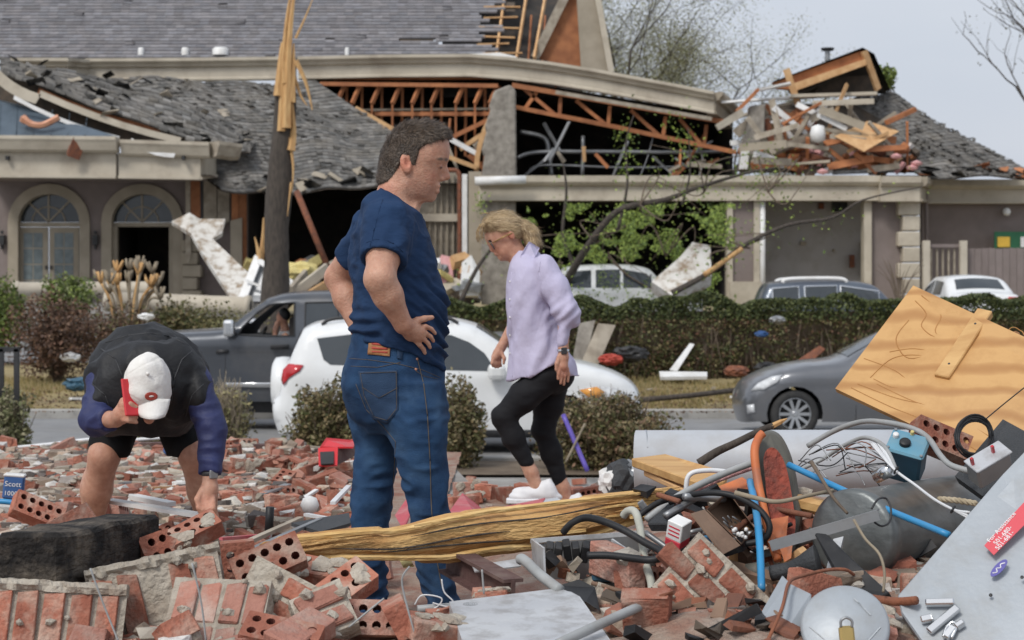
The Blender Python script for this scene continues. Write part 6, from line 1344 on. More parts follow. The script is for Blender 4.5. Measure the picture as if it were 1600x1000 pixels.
mat('olive_plastic', (.12, .115, .095), (.09, .085, .07), rough=.6, scale=6, dirt=(.2, .18, .15), dscale=6, damt=.4)
mat('blue_box', (.12, .31, .42), (.09, .25, .36), rough=.45, scale=6, dirt=(.22, .30, .32), dscale=9, damt=.4)
mat('teal_dark', (.04, .11, .17), (.03, .085, .13), rough=.5, scale=6)
mat('blue_pipe', (.03, .26, .52), (.025, .21, .44), rough=.4, scale=6, dirt=(.14, .27, .38), dscale=8, damt=.4)
mat('grey_cable', (.36, .37, .37), (.28, .29, .29), rough=.5, scale=9, dirt=(.22, .2, .18), dscale=12, damt=.4)
mat('white_cable', (.70, .71, .72), (.6, .61, .62), rough=.45, scale=9)
mat('black_rubber', (.012, .0125, .014), (.02, .0205, .023), rough=.5, spec=.35, scale=9, dirt=(.06, .056, .052), dscale=9, damt=.4)
mat('charcoal', (.042, .045, .049), (.032, .035, .039), rough=.7, scale=8, bump=.3, bscale=120)
mat('cardboard', (.24, .155, .105), (.18, .11, .075), rough=.9, scale=6, bump=.1, dirt=(.1, .06, .04), dscale=6, damt=.5)
mat('red_sheet', (.52, .085, .105), (.42, .06, .08), rough=.6, scale=4, dirt=(.55, .3, .28), dscale=5, damt=.5)
mat('maroon', (.11, .055, .05), (.075, .04, .037), rough=.8, scale=5, bump=.2, bscale=30, dirt=(.22, .17, .14), dscale=6, damt=.5)
mat('pvc', (.46, .46, .40), (.36, .36, .31), rough=.55, scale=5, dirt=(.22, .22, .17), dscale=7, damt=.6)
mat('rope', (.45, .38, .27), (.33, .27, .18), rough=.9, scale=40)
mat('pine', (.60, .37, .15), (.46, .25, .09), rough=.65, scale=3, st=(1, 8, 8), bump=.15, bscale=30)
mat('purple', (.13, .09, .42), (.1, .07, .34), rough=.4)
mat('blue_print', (.035, .10, .27), (.03, .085, .23), rough=.5, scale=4)
mat('label_red', (.62, .05, .075), (.55, .045, .065), rough=.5)
mat('label_white', (.8, .8, .8), (.75, .75, .75), rough=.5)
mat('logo_blue', (.09, .08, .36), (.08, .07, .3), rough=.5)
# plywood: long wavy cathedral grain
m = mat('plywood', (.56, .325, .125), (.40, .20, .066), rough=.62, scale=3.2, st=(1.3, 1, 1.3), wave=(6, .7, 'Z'), bump=.08, bscale=60, dirt=(.36, .17, .05), dscale=6, damt=.4, lo=.55, hi=1.0)
def pileh(x, y):
    """height of the rubble bed over the slab"""
    z = .015
    z += .20*math.exp(-((y-4.5)/.62)**2)*(1/(1+math.exp((x-.9)*6)))
    z -= .17*math.exp(-((x+.36)/.22)**2-((y-5.25)/.38)**2)
    z += .36*math.exp(-((x-1.45)/1.1)**2-((y-5.45)/1.2)**2)
    z += .20*math.exp(-((x-1.5)/1.2)**2-((y-7.4)/.8)**2)
    if x < .2: z += .07*(1/(1+math.exp((x+.13*y-.25)*5)))*(1/(1+math.exp((6.4-y)*4)))*(1/(1+math.exp((y-12.6)*6)))
    return z*(1+.35*mnoise.noise(Vector((x*2.1, y*2.1, 3)))) + .02*mnoise.noise(Vector((x*7, y*7, 1)))
b = MB(); nx, ny = 110, 120; X0, X1, Y0, Y1 = -4.6, 4.2, 3.6, 12.85; vs = []; fs = []
for j in range(ny+1):
    for i in range(nx+1):
        x = X0+(X1-X0)*i/nx; y = Y0+(Y1-Y0)*j/ny; vs.append((x, y, .8+pileh(x, y)))
for j in range(ny):
    for i in range(nx):
        x = X0+(X1-X0)*(i+.5)/nx; y = Y0+(Y1-Y0)*(j+.5)/ny
        if y > 9.95 and x > -.32: continue
        a = j*(nx+1)+i; fs.append((a, a+1, a+nx+2, a+nx+1))
b.add(vs, fs); o = b.build('rubble_bed', M['dust'], None, True); tagit(o, 'bed of brick dust, mortar crumbs and dirt over the slab', 'rubble', kind='stuff')
# height map used to stack loose pieces
CS = .02; HX, HY = int((X1-X0)/CS), int((Y1-Y0)/CS)
HM = np.zeros((HX, HY))
for i in range(HX):
    for j in range(0, HY): pass
gx = X0+(np.arange(HX)+.5)*CS; gy = Y0+(np.arange(HY)+.5)*CS
vz = np.array([v[2] for v in vs]).reshape(ny+1, nx+1)
fx = (gx-X0)/(X1-X0)*nx; fy = (gy-Y0)/(Y1-Y0)*ny; ix = np.clip(fx.astype(int), 0, nx-1); iy = np.clip(fy.astype(int), 0, ny-1)
tx = (fx-ix)[:, None]; ty = (fy-iy)[None, :]
HM = vz[np.ix_(iy, ix)].T*(1-tx)*(1-ty)+vz[np.ix_(iy, ix+1)].T*tx*(1-ty)+vz[np.ix_(iy+1, ix)].T*(1-tx)*ty+vz[np.ix_(iy+1, ix+1)].T*tx*ty
def hmcells(x, y, hx, hy, yaw):
    c, s_ = math.cos(yaw), math.sin(yaw); r = math.hypot(hx, hy); i0, i1 = int((x-r-X0)/CS), int((x+r-X0)/CS)+1; j0, j1 = int((y-r-Y0)/CS), int((y+r-Y0)/CS)+1
    i0, j0 = max(0, i0), max(0, j0); gi = gx[i0:i1][:, None]-x; gj = gy[j0:j1][None, :]-y
    mk = (np.abs(gi*c+gj*s_) <= hx) & (np.abs(-gi*s_+gj*c) <= hy); return (slice(i0, i1), slice(j0, j1)), mk
# --- brick meshes
BL, BW, BH = .194, .092, .057
def mesh_of(b, name, mats, smooth=False):
    me = bpy.data.meshes.new(name); me.from_pydata(b.v, [], b.f)
    for m in mats: me.materials.append(m)
    me.polygons.foreach_set('material_index', b.mi); me.update(); return me
def chip(bx, by, bz, rr, am=.004):
    """a worn box: chamfered corners, uneven edges"""
    bm = bmesh.new(); bmesh.ops.create_cube(bm, size=1)
    for v in bm.verts: v.co.x *= bx; v.co.y *= by; v.co.z *= bz
    bmesh.ops.bevel(bm, geom=list(bm.edges), offset=.0035, segments=1, affect='EDGES')
    cn_ = [Vector((sx*bx/2, sy*by/2, sz*bz/2)) for sx in (-1, 1) for sy in (-1, 1) for sz in (-1, 1)]; bad = rr.sample(cn_, 2)
    for v in bm.verts:
        for q2 in bad:
            if (v.co-q2).length < .012: v.co *= rr.uniform(.86, .95)
        v.co += Vector((rr.uniform(-am, am), rr.uniform(-am, am), rr.uniform(-am, am)))*.6
    b = MB(); bm.verts.index_update(); b.add([v.co.copy() for v in bm.verts], [tuple(v.index for v in f.verts) for f in bm.faces]); bm.free(); return b
def cored(rr, L_=BL, nh=5):
    hx, hy, hz = L_/2, BW/2, BH/2; holes = []; jag = L_ < BL-.01
    for i in range(nh):
        for s_ in (-1, 1):
            cx = (i-(nh-1)/2)*.0355; cy = s_*.0215; holes.append([(cx+.0118*math.cos(2*math.pi*k/9), cy+.0118*math.sin(2*math.pi*k/9)) for k in range(9)])
    out = []
    for sx, sy in ((-1, -1), (1, -1), (1, 1), (-1, 1)):
        c1, c2 = rr.choice((.002, .003, .004, .009, .014)), rr.choice((.002, .003, .004, .008))
        pa, pb = (sx*(hx-c1), sy*hy), (sx*hx, sy*(hy-c2)); out += [pa, pb] if sx*sy < 0 else [pb, pa]
        if sx*sy < 0 and sy < 0: out.append((hx-rr.uniform(0, .004), rr.uniform(-.01, .01)))
    out = [(x, y) for x, y in out]
    if jag: out = [(-hx, -hy), (hx, -hy), (hx-.014, -hy*.4), (hx+.006, hy*.1), (hx-.018, hy*.6), (hx-.004, hy), (-hx, hy)]
    V, T = cdt(out, None, holes); b = MB(); b.add([(x, y, hz) for x, y in V], [t if (V[t[1]][0]-V[t[0]][0])*(V[t[2]][1]-V[t[0]][1])-(V[t[1]][1]-V[t[0]][1])*(V[t[2]][0]-V[t[0]][0]) > 0 else t[::-1] for t in T])
    b.add([(x, y, -hz) for x, y in V], [t if (V[t[1]][0]-V[t[0]][0])*(V[t[2]][1]-V[t[0]][1])-(V[t[1]][1]-V[t[0]][1])*(V[t[2]][0]-V[t[0]][0]) < 0 else t[::-1] for t in T])
    n = len(out); b.add([(x, y, -hz) for x, y in out]+[(x, y, hz) for x, y in out], [(i, (i+1) % n, n+(i+1) % n, n+i) for i in range(n)])
    for h in holes: b.add([(x, y, -hz) for x, y in h]+[(x, y, hz) for x, y in h], [(i, 9+i, 9+(i+1) % 9, (i+1) % 9) for i in range(9)], 1)
    return b
ICO = []
_t = (1+5**.5)/2
for a, c in ((-1, _t), (1, _t), (-1, -_t), (1, -_t)): ICO.append(Vector((a, c, 0)).normalized())
for a, c in ((-1, _t), (1, _t), (-1, -_t), (1, -_t)): ICO.append(Vector((0, a, c)).normalized())
for a, c in ((_t, -1), (_t, 1), (-_t, -1), (-_t, 1)): ICO.append(Vector((a, 0, c)).normalized())
ICF = [(0, 11, 5), (0, 5, 1), (0, 1, 7), (0, 7, 10), (0, 10, 11), (1, 5, 9), (5, 11, 4), (11, 10, 2), (10, 7, 6), (7, 1, 8), (3, 9, 4), (3, 4, 2), (3, 2, 6), (3, 6, 8), (3, 8, 9), (4, 9, 5), (2, 4, 11), (6, 2, 10), (8, 6, 7), (9, 8, 1)]
def lump(b, c, r, rr, mi=0, flat=.5, col=None, box=False):
    if not box:
        b.add([Vector(c)+Vector((v.x*r*k, v.y*r*k, v.z*r*flat*k)) for v in ICO for k in (rr.uniform(.65, 1.2),)], ICF, mi, col); return
    vs = []
    for (x, y, z) in ((-1, -1, -1), (1, -1, -1), (1, 1, -1), (-1, 1, -1), (-1, -1, 1), (1, -1, 1), (1, 1, 1), (-1, 1, 1)):
        vs.append(Vector(c)+Vector((x*r*rr.uniform(.45, 1), y*r*rr.uniform(.45, 1), z*r*flat*rr.uniform(.45, 1))))
    b.add(vs, [(3, 2, 1, 0), (4, 5, 6, 7), (0, 1, 5, 4), (1, 2, 6, 5), (2, 3, 7, 6), (3, 0, 4, 7)], mi, col)
def mortared(rr, b):
    for k in range(7): lump(b, (rr.uniform(-.08, .08), rr.uniform(-.035, .035), BH/2+.001), rr.uniform(.012, .035), rr, 2, .3)
    if rr.random() < .5:
        for k in range(3): lump(b, (rr.uniform(-.08, .08), -BW/2, rr.uniform(-.02, .02)), rr.uniform(.012, .02), rr, 2, .8)
    return b
rr = random.Random(11); MT = [M['brick'], M['hole_shade'], M['mortar']]; MTP = [M['brick_pink'], M['hole_shade'], M['mortar']]
KINDS = {'cored': [(mesh_of(cored(rr), 'brick_cored', x), (BL, BW, BH)) for x in (MT, MT, MTP, MT, MTP, MT)],
         'half': [(mesh_of(cored(rr, .105, 2), 'brick_half', MT), (.105, BW, BH)), (mesh_of(cored(rr, .14, 3), 'brick_half', MT), (.14, BW, BH))],
         'solid': [(mesh_of(chip(BL, BW, BH, rr), 'brick_solid', x), (BL, BW, BH)) for x in (MT, MTP)]+[(mesh_of(chip(.12, BW, BH, rr, .009), 'brick_broken', MT), (.12, BW, BH))],
         'mortared': [(mesh_of(mortared(rr, chip(BL, BW, BH, rr)), 'brick_mortared', x), (BL, BW, BH)) for x in (MT, MT, MTP)]+[(mesh_of(mortared(rr, cored(rr)), 'brick_mortared', MT), (BL, BW, BH))]}
LBL = {'cored': 'loose red brick with rows of core holes lying in the rubble', 'half': 'broken red brick stub with a jagged end lying in the rubble', 'solid': 'loose plain faced red brick lying in the rubble', 'mortared': 'loose red brick with grey mortar stuck to it lying in the rubble'}
NB = [0]
MARKS = [((-1.22, 4.9), 'near the charred beam'), ((-1.55, 7.6), 'around the feet of the bending person'), ((-2.1, 11.8), 'by the long brown timber'), ((-.55, 5.4), 'by the splintered timber end'), ((-.75, 7.4), 'behind the jeans beside the white ball'), ((-1.05, 10.4), 'around the red metal box'), ((-2.3, 8.4), 'around the blue paper pack'), ((-1.6, 9.6), 'behind the bending person'), ((.1, 9.4), 'near the walking person'), ((.55, 5.0), 'under the electrical panel'), ((1.2, 5.4), 'under the orange housing and barrel'), ((-.1, 4.5), 'beside the zinc box'), ((-3.0, 11.0), 'before the pale kerb bush')]
def where(x, y): return min(MARKS, key=lambda m: (m[0][0]-x)**2+(m[0][1]-y)**2)[1]
LB2 = {'cored': 'red brick with core holes', 'half': 'broken red brick stub', 'solid': 'plain faced red brick', 'mortared': 'mortar crusted red brick'}
def put_brick(kind, loc, rot, name='brick', label=None, group=None):
    me, sz = rr.choice(KINDS[kind]); o = link(name, me); o.location = loc; o.rotation_euler = rot; NB[0] += 1
    tagit(o, label or LBL[kind], 'brick', group or ('loose bricks, '+kind)); return o
def drop(kind, x, y, yaw=None, tilt=.35, sink=.3, stand=None):
    me, sz = rr.choice(KINDS[kind]); yaw = rr.uniform(0, 6.28) if yaw is None else yaw
    sx, sy, sz_ = sz; pose = stand if stand is not None else rr.choice((0, 0, 0, 1, 1, 2))
    rx0 = 0
    if pose == 1: sy, sz_ = sz_, sy; rx0 = R(90)
    ry0 = 0
    if pose == 2 and stand is not None: sx, sz_ = sz_, sx; ry0 = R(90)
    sl, mk = hmcells(x, y, sx/2, sy/2, yaw); blk = HM[sl]
    if not mk.any(): return None
    top = np.percentile(blk[mk], 80); z = top+sz_/2-sink*sz_*.5
    o = link('brick', me); o.location = (x, y, z)
    q_ = Euler((0, 0, yaw)).to_matrix() @ Euler((rr.gauss(0, tilt*.6), rr.gauss(0, tilt*.6), 0)).to_matrix() @ Euler((rx0, ry0, 0)).to_matrix(); o.rotation_euler = q_.to_euler()
    lb_ = '%s %s %s' % (LB2[kind], {0: 'lying flat', 1: 'lying on its edge', 2: 'lying tilted'}[pose], where(x, y)); tagit(o, lb_, 'brick', 'loose bricks: '+lb_); NB[0] += 1
    blk[mk] = np.maximum(blk[mk], z+sz_*.3); HM[sl] = blk; return o
def kindpick(): return rr.choices(('cored', 'half', 'solid', 'mortared'), (2, 2.4, 3, 3.6))[0]
def low_spot(gen, n=4): return min((gen() for _ in range(n)), key=lambda p: HM[min(HX-1, max(0, int((p[0]-X0)/CS))), min(HY-1, max(0, int((p[1]-Y0)/CS)))])
def in_man(x, y): return (abs(x+.40) < .20 and abs(y-5.88) < .24)
def in_ben(x, y): return (abs(y-7.6) < .22 and (abs(x+1.78) < .10 or abs(x+1.29) < .10))
def mid():
    while True:
        y = 6.3+6.3*rr.random()**1.15; x = rr.uniform(-810, -225)/FPX*y
        if not in_man(x, y) and not in_ben(x, y) and not (y > 10.6 and x > -1.0): return x, y
for i in range(158): x, y = low_spot(mid, 3); drop(kindpick(), x, y)
def fore():
    while True:
        y = rr.uniform(4.3, 5.35); x = rr.uniform(-800, 60)/FPX*y
        if not (-.58 < x < -.12 and y > 4.78): return x, y
for i in range(48): x, y = low_spot(fore, 3); (None if in_man(x, y) else drop(kindpick(), x, y))
def right_():
    y = rr.uniform(4.5, 6.3); return rr.uniform(120, 1080)/FPX*y, y
for i in range(34): x, y = low_spot(right_, 2); drop(kindpick(), x, y)
for px, D in ((722, 9.2), (770, 8.9), (742, 9.6), (760, 9.75), (790, 9.6), (735, 9.9), (912, 9.4), (925, 9.7), (905, 9.0), (940, 9.8), (900, 9.85), (820, 9.8)): drop(kindpick(), (px-800)/FPX*D, D, tilt=.15)
# sidewalk and kerb bricks
for px, D in ((510, 17.2), (735, 18.2), (905, 18.0), (300, 17.4), (280, 19.0), (350, 18.2), (60, 17.5), (370, 17.0), (760, 17.0), (830, 17.6), (330, 20.8), (110, 17.2)):
    put_brick(kindpick(), ((px-800)/FPX*D, D, .085 if D < 18.7 else .13), (rr.uniform(-.1, .1), rr.uniform(-.1, .1), rr.uniform(0, 6)), label='stray red brick lying near the kerb beyond the slab', group='stray bricks near the kerb')
# --- crumbs and shards, uncountable
b = MB(); COLS = [(.37, .15, .10), (.31, .115, .075), (.44, .22, .16), (.46, .36, .28), (.45, .40, .335), (.40, .35, .28), (.52, .48, .42), (.22, .17, .13), (.62, .6, .57), (.13, .11, .1)]
def crumb(x, y, r):
    i, j = int((x-X0)/CS), int((y-Y0)/CS)
    if not (0 <= i < HX and 0 <= j < HY): return
    c = rr.choice(COLS); k = rr.uniform(.75, 1.2); lump(b, (x, y, HM[i, j]+r*.15-.01), r, rr, 0, rr.uniform(.3, .9), tuple(v*k for v in c), rr.random() < .6)
for i in range(5200): x, y = mid(); crumb(x, y, rr.choice((.012, .018, .025, .035, .05))*rr.uniform(.7, 1.3))
for i in range(1900): x, y = fore(); (None if in_man(x, y) else crumb(x, y, rr.choice((.006, .01, .016, .025, .035))*rr.uniform(.7, 1.3)))
for i in range(2400): x, y = right_(); crumb(x, y, rr.choice((.008, .014, .022, .04))*rr.uniform(.7, 1.3))
for i in range(500): y = rr.uniform(7.0, 9.95); crumb(rr.uniform(-120, 320)/FPX*y, y, rr.choice((.006, .01, .018))*rr.uniform(.7, 1.3))
o = b.build('rubble_crumbs', M['rubble_bits']); tagit(o, 'broken brick shards and mortar crumbs between the bricks', 'rubble', kind='stuff')
# small planks, pipes and sheet scraps mixed into the bricks
def crumple(b, c, r, sx=1, sz=.7):
    bm = bmesh.new(); bmesh.ops.create_icosphere(bm, subdivisions=3, radius=1); o3 = Vector((rr.random()*40, rr.random()*40, 0)); n0 = len(b.v)
    for v in bm.verts:
        k = .75+.55*(1-2*abs(mnoise.noise(v.co*1.7+o3)))*.6+.35*(1-2*abs(mnoise.noise(v.co*4+o3)))*.5; b.v.append(tuple(Vector(c)+Vector((v.co.x*sx, v.co.y, v.co.z*sz))*r*k))
    bm.verts.index_update()
    for f in bm.faces: b.f.append(tuple(v.index+n0 for v in f.verts)); b.mi.append(0); b.c.append(None)
    bm.free()
def thing1(name, label, cat, mb, m, smooth=False, bevel=0, group=None):
    o = mb.build(name, m, None, smooth, bevel, origin=mb.v[0]); return tagit(o, label, cat, group)
for i in range(26):
    x, y = mid(); a = rr.uniform(0, 3.14); L_ = rr.uniform(.15, .5); i_, j_ = int((x-X0)/CS), int((y-Y0)/CS); z = HM[max(0, min(HX-1, i_)), max(0, min(HY-1, j_))]+.01
    b = MB(); d = Vector((math.cos(a), math.sin(a)*.8, rr.uniform(-.15, .15)))*L_/2; c = Vector((x, y, z)); b.beam(c-d, c+d, rr.uniform(.02, .05), rr.uniform(.008, .02))
    mk_ = rr.choice(('weathered', 'white_paint', 'weathered', 'metal_grey', 'raw_wood'))
    thing1('scrap_strip', {'weathered': 'weathered grey lath scrap lying among the bricks', 'white_paint': 'short white painted trim scrap lying among the bricks', 'metal_grey': 'bent grey metal strip lying among the bricks', 'raw_wood': 'fresh split wood scrap lying among the bricks'}[mk_], 'scrap', b, M[mk_], group='scraps among the bricks, '+mk_)
# --- masonry chunks: bricks still bonded in mortar
def chunk(label, px, py, D, rot, cols, rows, bx, bz, by, bond=0, joint=.010, core=.82, gone=(), pink=False, cap=False, holes=False):
    e = empty('masonry_chunk', P(px, py, D), label, 'masonry'); e.rotation_euler = rot
    Wd = cols*(bx+joint); Hh = rows*(bz+joint)
    b = MB(); b.box((0, by*.06, 0), (Wd+.012, by*core, Hh+.012), jit=.008); o = b.build('mortar_core', M['mortar']); o.parent = e
    me = mesh_of(chip(bx, by, bz, rr, .004), 'chunk_brick', MTP if pink else MT)
    for r_ in range(rows):
        for c_ in range(-1 if bond and r_ % 2 else 0, cols):
            if (c_, r_) in gone: continue
            x = (c_+.5)*(bx+joint)-Wd/2+(bond*(bx+joint) if r_ % 2 else 0); z = (r_+.5)*(bz+joint)-Hh/2
            if abs(x) > Wd/2+.01: continue
            o = link('brick', me, e); o.location = (x+rr.gauss(0, .0012), rr.gauss(0, .003), z+rr.gauss(0, .0012)); o.rotation_euler = (rr.gauss(0, .015), rr.gauss(0, .012), rr.gauss(0, .015))
    if cap:
        b = MB()
        n = 40; ring = 8; sd_2 = rr.random()*50
        for i in range(n+1):
            for k in range(ring):
                t = 2*math.pi*k/ring; g = 1+.32*mnoise.noise(Vector((i*.36, math.cos(t)*1.2+sd_2, math.sin(t)*1.2)))+.10*mnoise.noise(Vector((i*1.1, k*1.3, sd_2))); b.v.append(((i/n-.5)*(Wd+.02), math.copysign(abs(math.cos(t))**.5, math.cos(t))*by*.52*g, Hh/2+.012+math.copysign(abs(math.sin(t))**.6, math.sin(t))*.017*g))
        for i in range(n):
            for k in range(ring): b.f.append((i*ring+k, i*ring+(k+1) % ring, (i+1)*ring+(k+1) % ring, (i+1)*ring+k)); b.mi.append(0); b.c.append(None)
        for q2 in (tuple(range(ring))[::-1], tuple(n*ring+k for k in range(ring))): b.f.append(q2); b.mi.append(0); b.c.append(None)
        o = b.build('mortar_cap', M['mortar']); o.parent = e
    b = MB()
    for k in range(int(cols*rows*1.5)): lump(b, (rr.uniform(-Wd/2, Wd/2), -by*.5, rr.uniform(-Hh/2, Hh/2)), rr.uniform(.008, .026), rr, 0, .8)
    o = b.build('mortar_smear', M['mortar']); o.parent = e; o['kind'] = 'stuff'; return e
chunk('fallen brick wall piece with thick mortar bed beneath the charred beam', 250, 935, 4.75, (R(-12), R(-11), R(10)), 5, 1, .057, .16, .09, cap=True, gone=((2, 0),))
chunk('mortar crusted brick wall piece with upright bricks under the charred beam', 85, 975, 4.6, (R(-15), R(4), R(6)), 5, 1, .057, .15, .09, cap=True)
chunk('flat panel of pinkish bricks in four columns lying face up', 338, 985, 4.5, (R(-42), R(3), R(-4)), 4, 2, .05, .12, .06, pink=True, core=.9)
chunk('pair of red bricks bonded by mortar below the splintered timber', 440, 935, 4.62, (R(-20), R(24), R(-18)), 2, 2, .085, .05, .09, gone=((0, 1),))
chunk('bonded brick pair with mortar lumps next to the upright cored brick', 505, 962, 4.55, (R(-38), R(-18), R(22)), 1, 2, .12, .05, .09, pink=True)
chunk('large brick wall fragment with pale mortar and core holes beside the meter boxes', 1128, 945, 4.75, (R(-18), R(42), R(-12)), 3, 3, .10, .05, .09, bond=.5, gone=((2, 2),))
chunk('brick fragment with mortar lying behind the zinc box lid', 975, 965, 4.9, (R(-25), R(20), R(10)), 2, 2, .08, .05, .09, gone=((1, 1),))
# hand-placed bricks of the foreground
def hero(kind, px, py, D, rot, label): put_brick(kind, P(px, py, D), rot, label=label, group=None); NB[0] += 0; bpy.context.scene.collection.objects[-1].pop('group', None)
hero('cored', 420, 880, 4.82, (R(58), R(-22), R(14)), 'red cored brick tilted up against the end of the splintered timber')
hero('half', 372, 875, 4.95, (R(88), R(86), R(10)), 'plain red brick standing on end beside the tilted cored brick')
hero('cored', 625, 965, 4.55, (R(62), R(4), R(96)), 'red cored brick leaning upright with both rows of holes showing')
hero('cored', 567, 968, 4.62, (R(66), R(2), R(4)), 'red cored brick on edge left of the leaning upright brick')
hero('mortared', 532, 925, 4.75, (R(35), R(-28), R(38)), 'red brick with crusted mortar edge in front of the jeans')
hero('mortared', 496, 896, 4.95, (R(20), R(8), R(-14)), 'dark cored brick under the splintered timber')
hero('half', 245, 858, 5.25, (R(70), R(-15), R(35)), 'red brick resting against the end of the charred beam')
hero('mortared', 300, 835, 5.9, (R(25), R(-24), R(25)), 'pale mortar covered brick touched by the hand of the bending person')
hero('cored', 1470, 690, 5.5, (R(60), R(22), R(12)), 'pale cored brick wedged under the plywood sheet')
hero('solid', 470, 990, 4.42, (R(20), R(-12), R(60)), 'mortar stained brick at the lower edge below the bonded pair')
hero('cored', 440, 998, 4.4, (R(30), R(10), R(-8)), 'orange red cored brick at the lower edge by the pinkish panel')
hero('mortared', 690, 985, 4.5, (R(10), R(12), R(30)), 'brick half buried beside the zinc box lid')
hero('solid', 110, 825, 6.0, (R(50), R(-20), R(50)), 'cream mortar coated brick behind the charred beam')
hero('cored', 58, 800, 6.7, (R(55), R(25), R(25)), 'cored brick tilted beside the blue hose')
# charred beam
b = MB(); p, q_ = P(44, 876, 4.62), P(208, 842, 5.4); b.beam(p, q_, .175, .145, n=6, jit=.006); o = thing1('charred_beam', 'thick charred black timber beam lying across broken masonry', 'beam', b, M['charred'], bevel=.012)
b = MB(); b.beam(p.lerp(q_, .25)+Vector((0, 0, .066)), p.lerp(q_, .98)+Vector((0, 0, .066)), .006, .006, n=8, jit=.003); c_ = b.build('crack', M['black'], o, origin=b.v[0])
# splintered timber across the man's legs
tp = [(412, 852), (430, 840), (470, 836), (540, 829), (594, 826), (600, 830), (640, 822), (700, 805), (760, 797), (850, 786), (930, 776), (1000, 768), (1040, 763), (1058, 760)]
bt = [(412, 858), (430, 870), (470, 874), (540, 876), (594, 876), (600, 876), (640, 876), (700, 876), (760, 866), (850, 856), (930, 838), (1000, 815), (1040, 796), (1058, 784)]
n = 90; k = 11; vs = []; fs = []; FAC = [rr.uniform(.72, 1.12) for _ in range(k)]
for i in range(n+1):
    u = i/n; x = 412+646*u; yt = np.interp(x, [a for a, c in tp], [c for a, c in tp]); yb_ = np.interp(x, [a for a, c in bt], [c for a, c in bt]); D = 5.02+.5*u; c = P(x, (yt+yb_)/2, D); hz_ = (yb_-yt)/2/FPX*D; hy_ = .055*min(1, .35+3*u)*min(1, .25+4*(1-u))
    for j in range(k):
        t = 2*math.pi*j/k; stp = mnoise.cell(Vector((u*7+j*3.3, j*1.7, 2))); g = FAC[j]*(1+.20*mnoise.noise(Vector((u*2.2, j*1.9, 5))))+.07*stp+.05*mnoise.noise(Vector((u*26, j*2.7, 7)))
        sx = math.copysign(abs(math.cos(t))**.7, math.cos(t)); sz2 = math.copysign(abs(math.sin(t))**.7, math.sin(t)); vs.append(c+Vector((.012*mnoise.noise(Vector((j*1.7, u*2, 3)))*(1 if .03 < u < .97 else 4), sx*hy_*g, sz2*hz_*min(g, 1.12))))
for i in range(n):
    for j in range(k): fs.append((i*k+j, i*k+(j+1) % k, (i+1)*k+(j+1) % k, (i+1)*k+j))
fs.append(tuple(range(k))[::-1]); fs.append(tuple(n*k+j for j in range(k))); b = MB(); b.add(vs, fs); log = b.build('splintered_timber', M['split_wood'], None, False, origin=vs[0]); tagit(log, 'long splintered pale timber lying across in front of the standing person', 'timber')
for k_, (off, r_, m_n) in enumerate(((.06, .013, 'sapwood'), (.95, .014, 'sapwood'), (.27, .004, 'bark'), (.56, .0045, 'bark'), (.74, .0035, 'bark'))):
    pts = []
    for i in range(41):
        u = .02+.96*i/40
        if m_n == 'bark' and not (.15+.1*(k_ % 3) < u < .6+.12*(k_ % 3)): continue
        x = 412+646*u; yt = np.interp(x, [a for a, c in tp], [c for a, c in tp]); yb_ = np.interp(x, [a for a, c in bt], [c for a, c in bt]); t = off+.05*math.sin(u*7+k_*2)+.03*math.sin(u*17+k_); t = max(.04, min(.96, t)); fr_ = math.sqrt(max(.05, 1-(2*t-1)**2))
        D = 5.02+.5*u-.055*min(1, .35+3*u)*min(1, .25+4*(1-u))*(fr_**.6)+(.004 if m_n == 'bark' else .002); pts.append(P(x, yt+(yb_-yt)*t, D))
    b = MB(); n_ = len(pts); b.tube(pts, [r_*.7*(.5+.6*abs(mnoise.noise(Vector((i*.23, k_*3.1, 0))))+.35)*min(1, .2+i*.25, .2+(n_-1-i)*.25) for i in range(n_)], 6); b.build('grain_strip', M[m_n], log, origin=b.v[0])
for i in range(34):
    u = rr.choice((rr.uniform(0, .06), rr.uniform(0, .08), rr.uniform(.9, 1), rr.uniform(.92, 1), rr.random())); x = 412+646*u; yt = np.interp(x, [a for a, c in tp], [c for a, c in tp]); yb_ = np.interp(x, [a for a, c in bt], [c for a, c in bt]); D = 5.0+.5*u-.05*min(1, .3+3*u)*min(1, .3+4*(1-u)); y = rr.uniform(yt+2, yb_-2); L_ = rr.uniform(40, 150); x2 = min(max(x+rr.choice((-1, 1))*L_, 405), 1064)
    y2 = y+(x2-x)*-.13; b = MB(); b.tube([P(x, y, D+.004), P((x+x2)/2, (y+y2)/2-rr.uniform(0, 2), D-.004+.5*(x2-x)/1292), P(x2, y2-rr.uniform(-2, 3), D+.5*(x2-x)/646-.003)], [.006, .0045, .001], 4); b.build('splinter', M[rr.choice(('split_wood', 'sapwood'))], log, origin=b.v[0])
# ---------------------------------------------------------------- heap of electrical gear and scrap on the right
def slab_(pts, th, flip=False):
    """pixel polygon with own distances, extruded along its own normal"""
    W = [P(*p) for p in pts]; nn = Vector((0, 0, 0))
    for i in range(len(W)): nn += (W[i]-W[0]).cross(W[(i+1) % len(W)]-W[0])
    nn.normalize()
    if nn.y < 0: nn = -nn
    b = MB(); b.ext(W, nn*th); return b, nn
def T1(name, label, cat, b, m, smooth=False, bevel=0, group=None): return thing1(name, label, cat, b, m, smooth, bevel, group)
def tube1(name, label, cat, lst, r, m, k=6, n=8, group=None, ends=None):
    b = MB(); pts = pathpx(lst, k); rs = r if not isinstance(r, tuple) else [r[0]+(r[1]-r[0])*i/(len(pts)-1) for i in range(len(pts))]; b.tube(pts, rs, n); return T1(name, label, cat, b, m, True, group=group)
def sub(name, b, m, parent, smooth=False, bevel=0): return b.build(name, m, parent, smooth, bevel, origin=b.v[0])
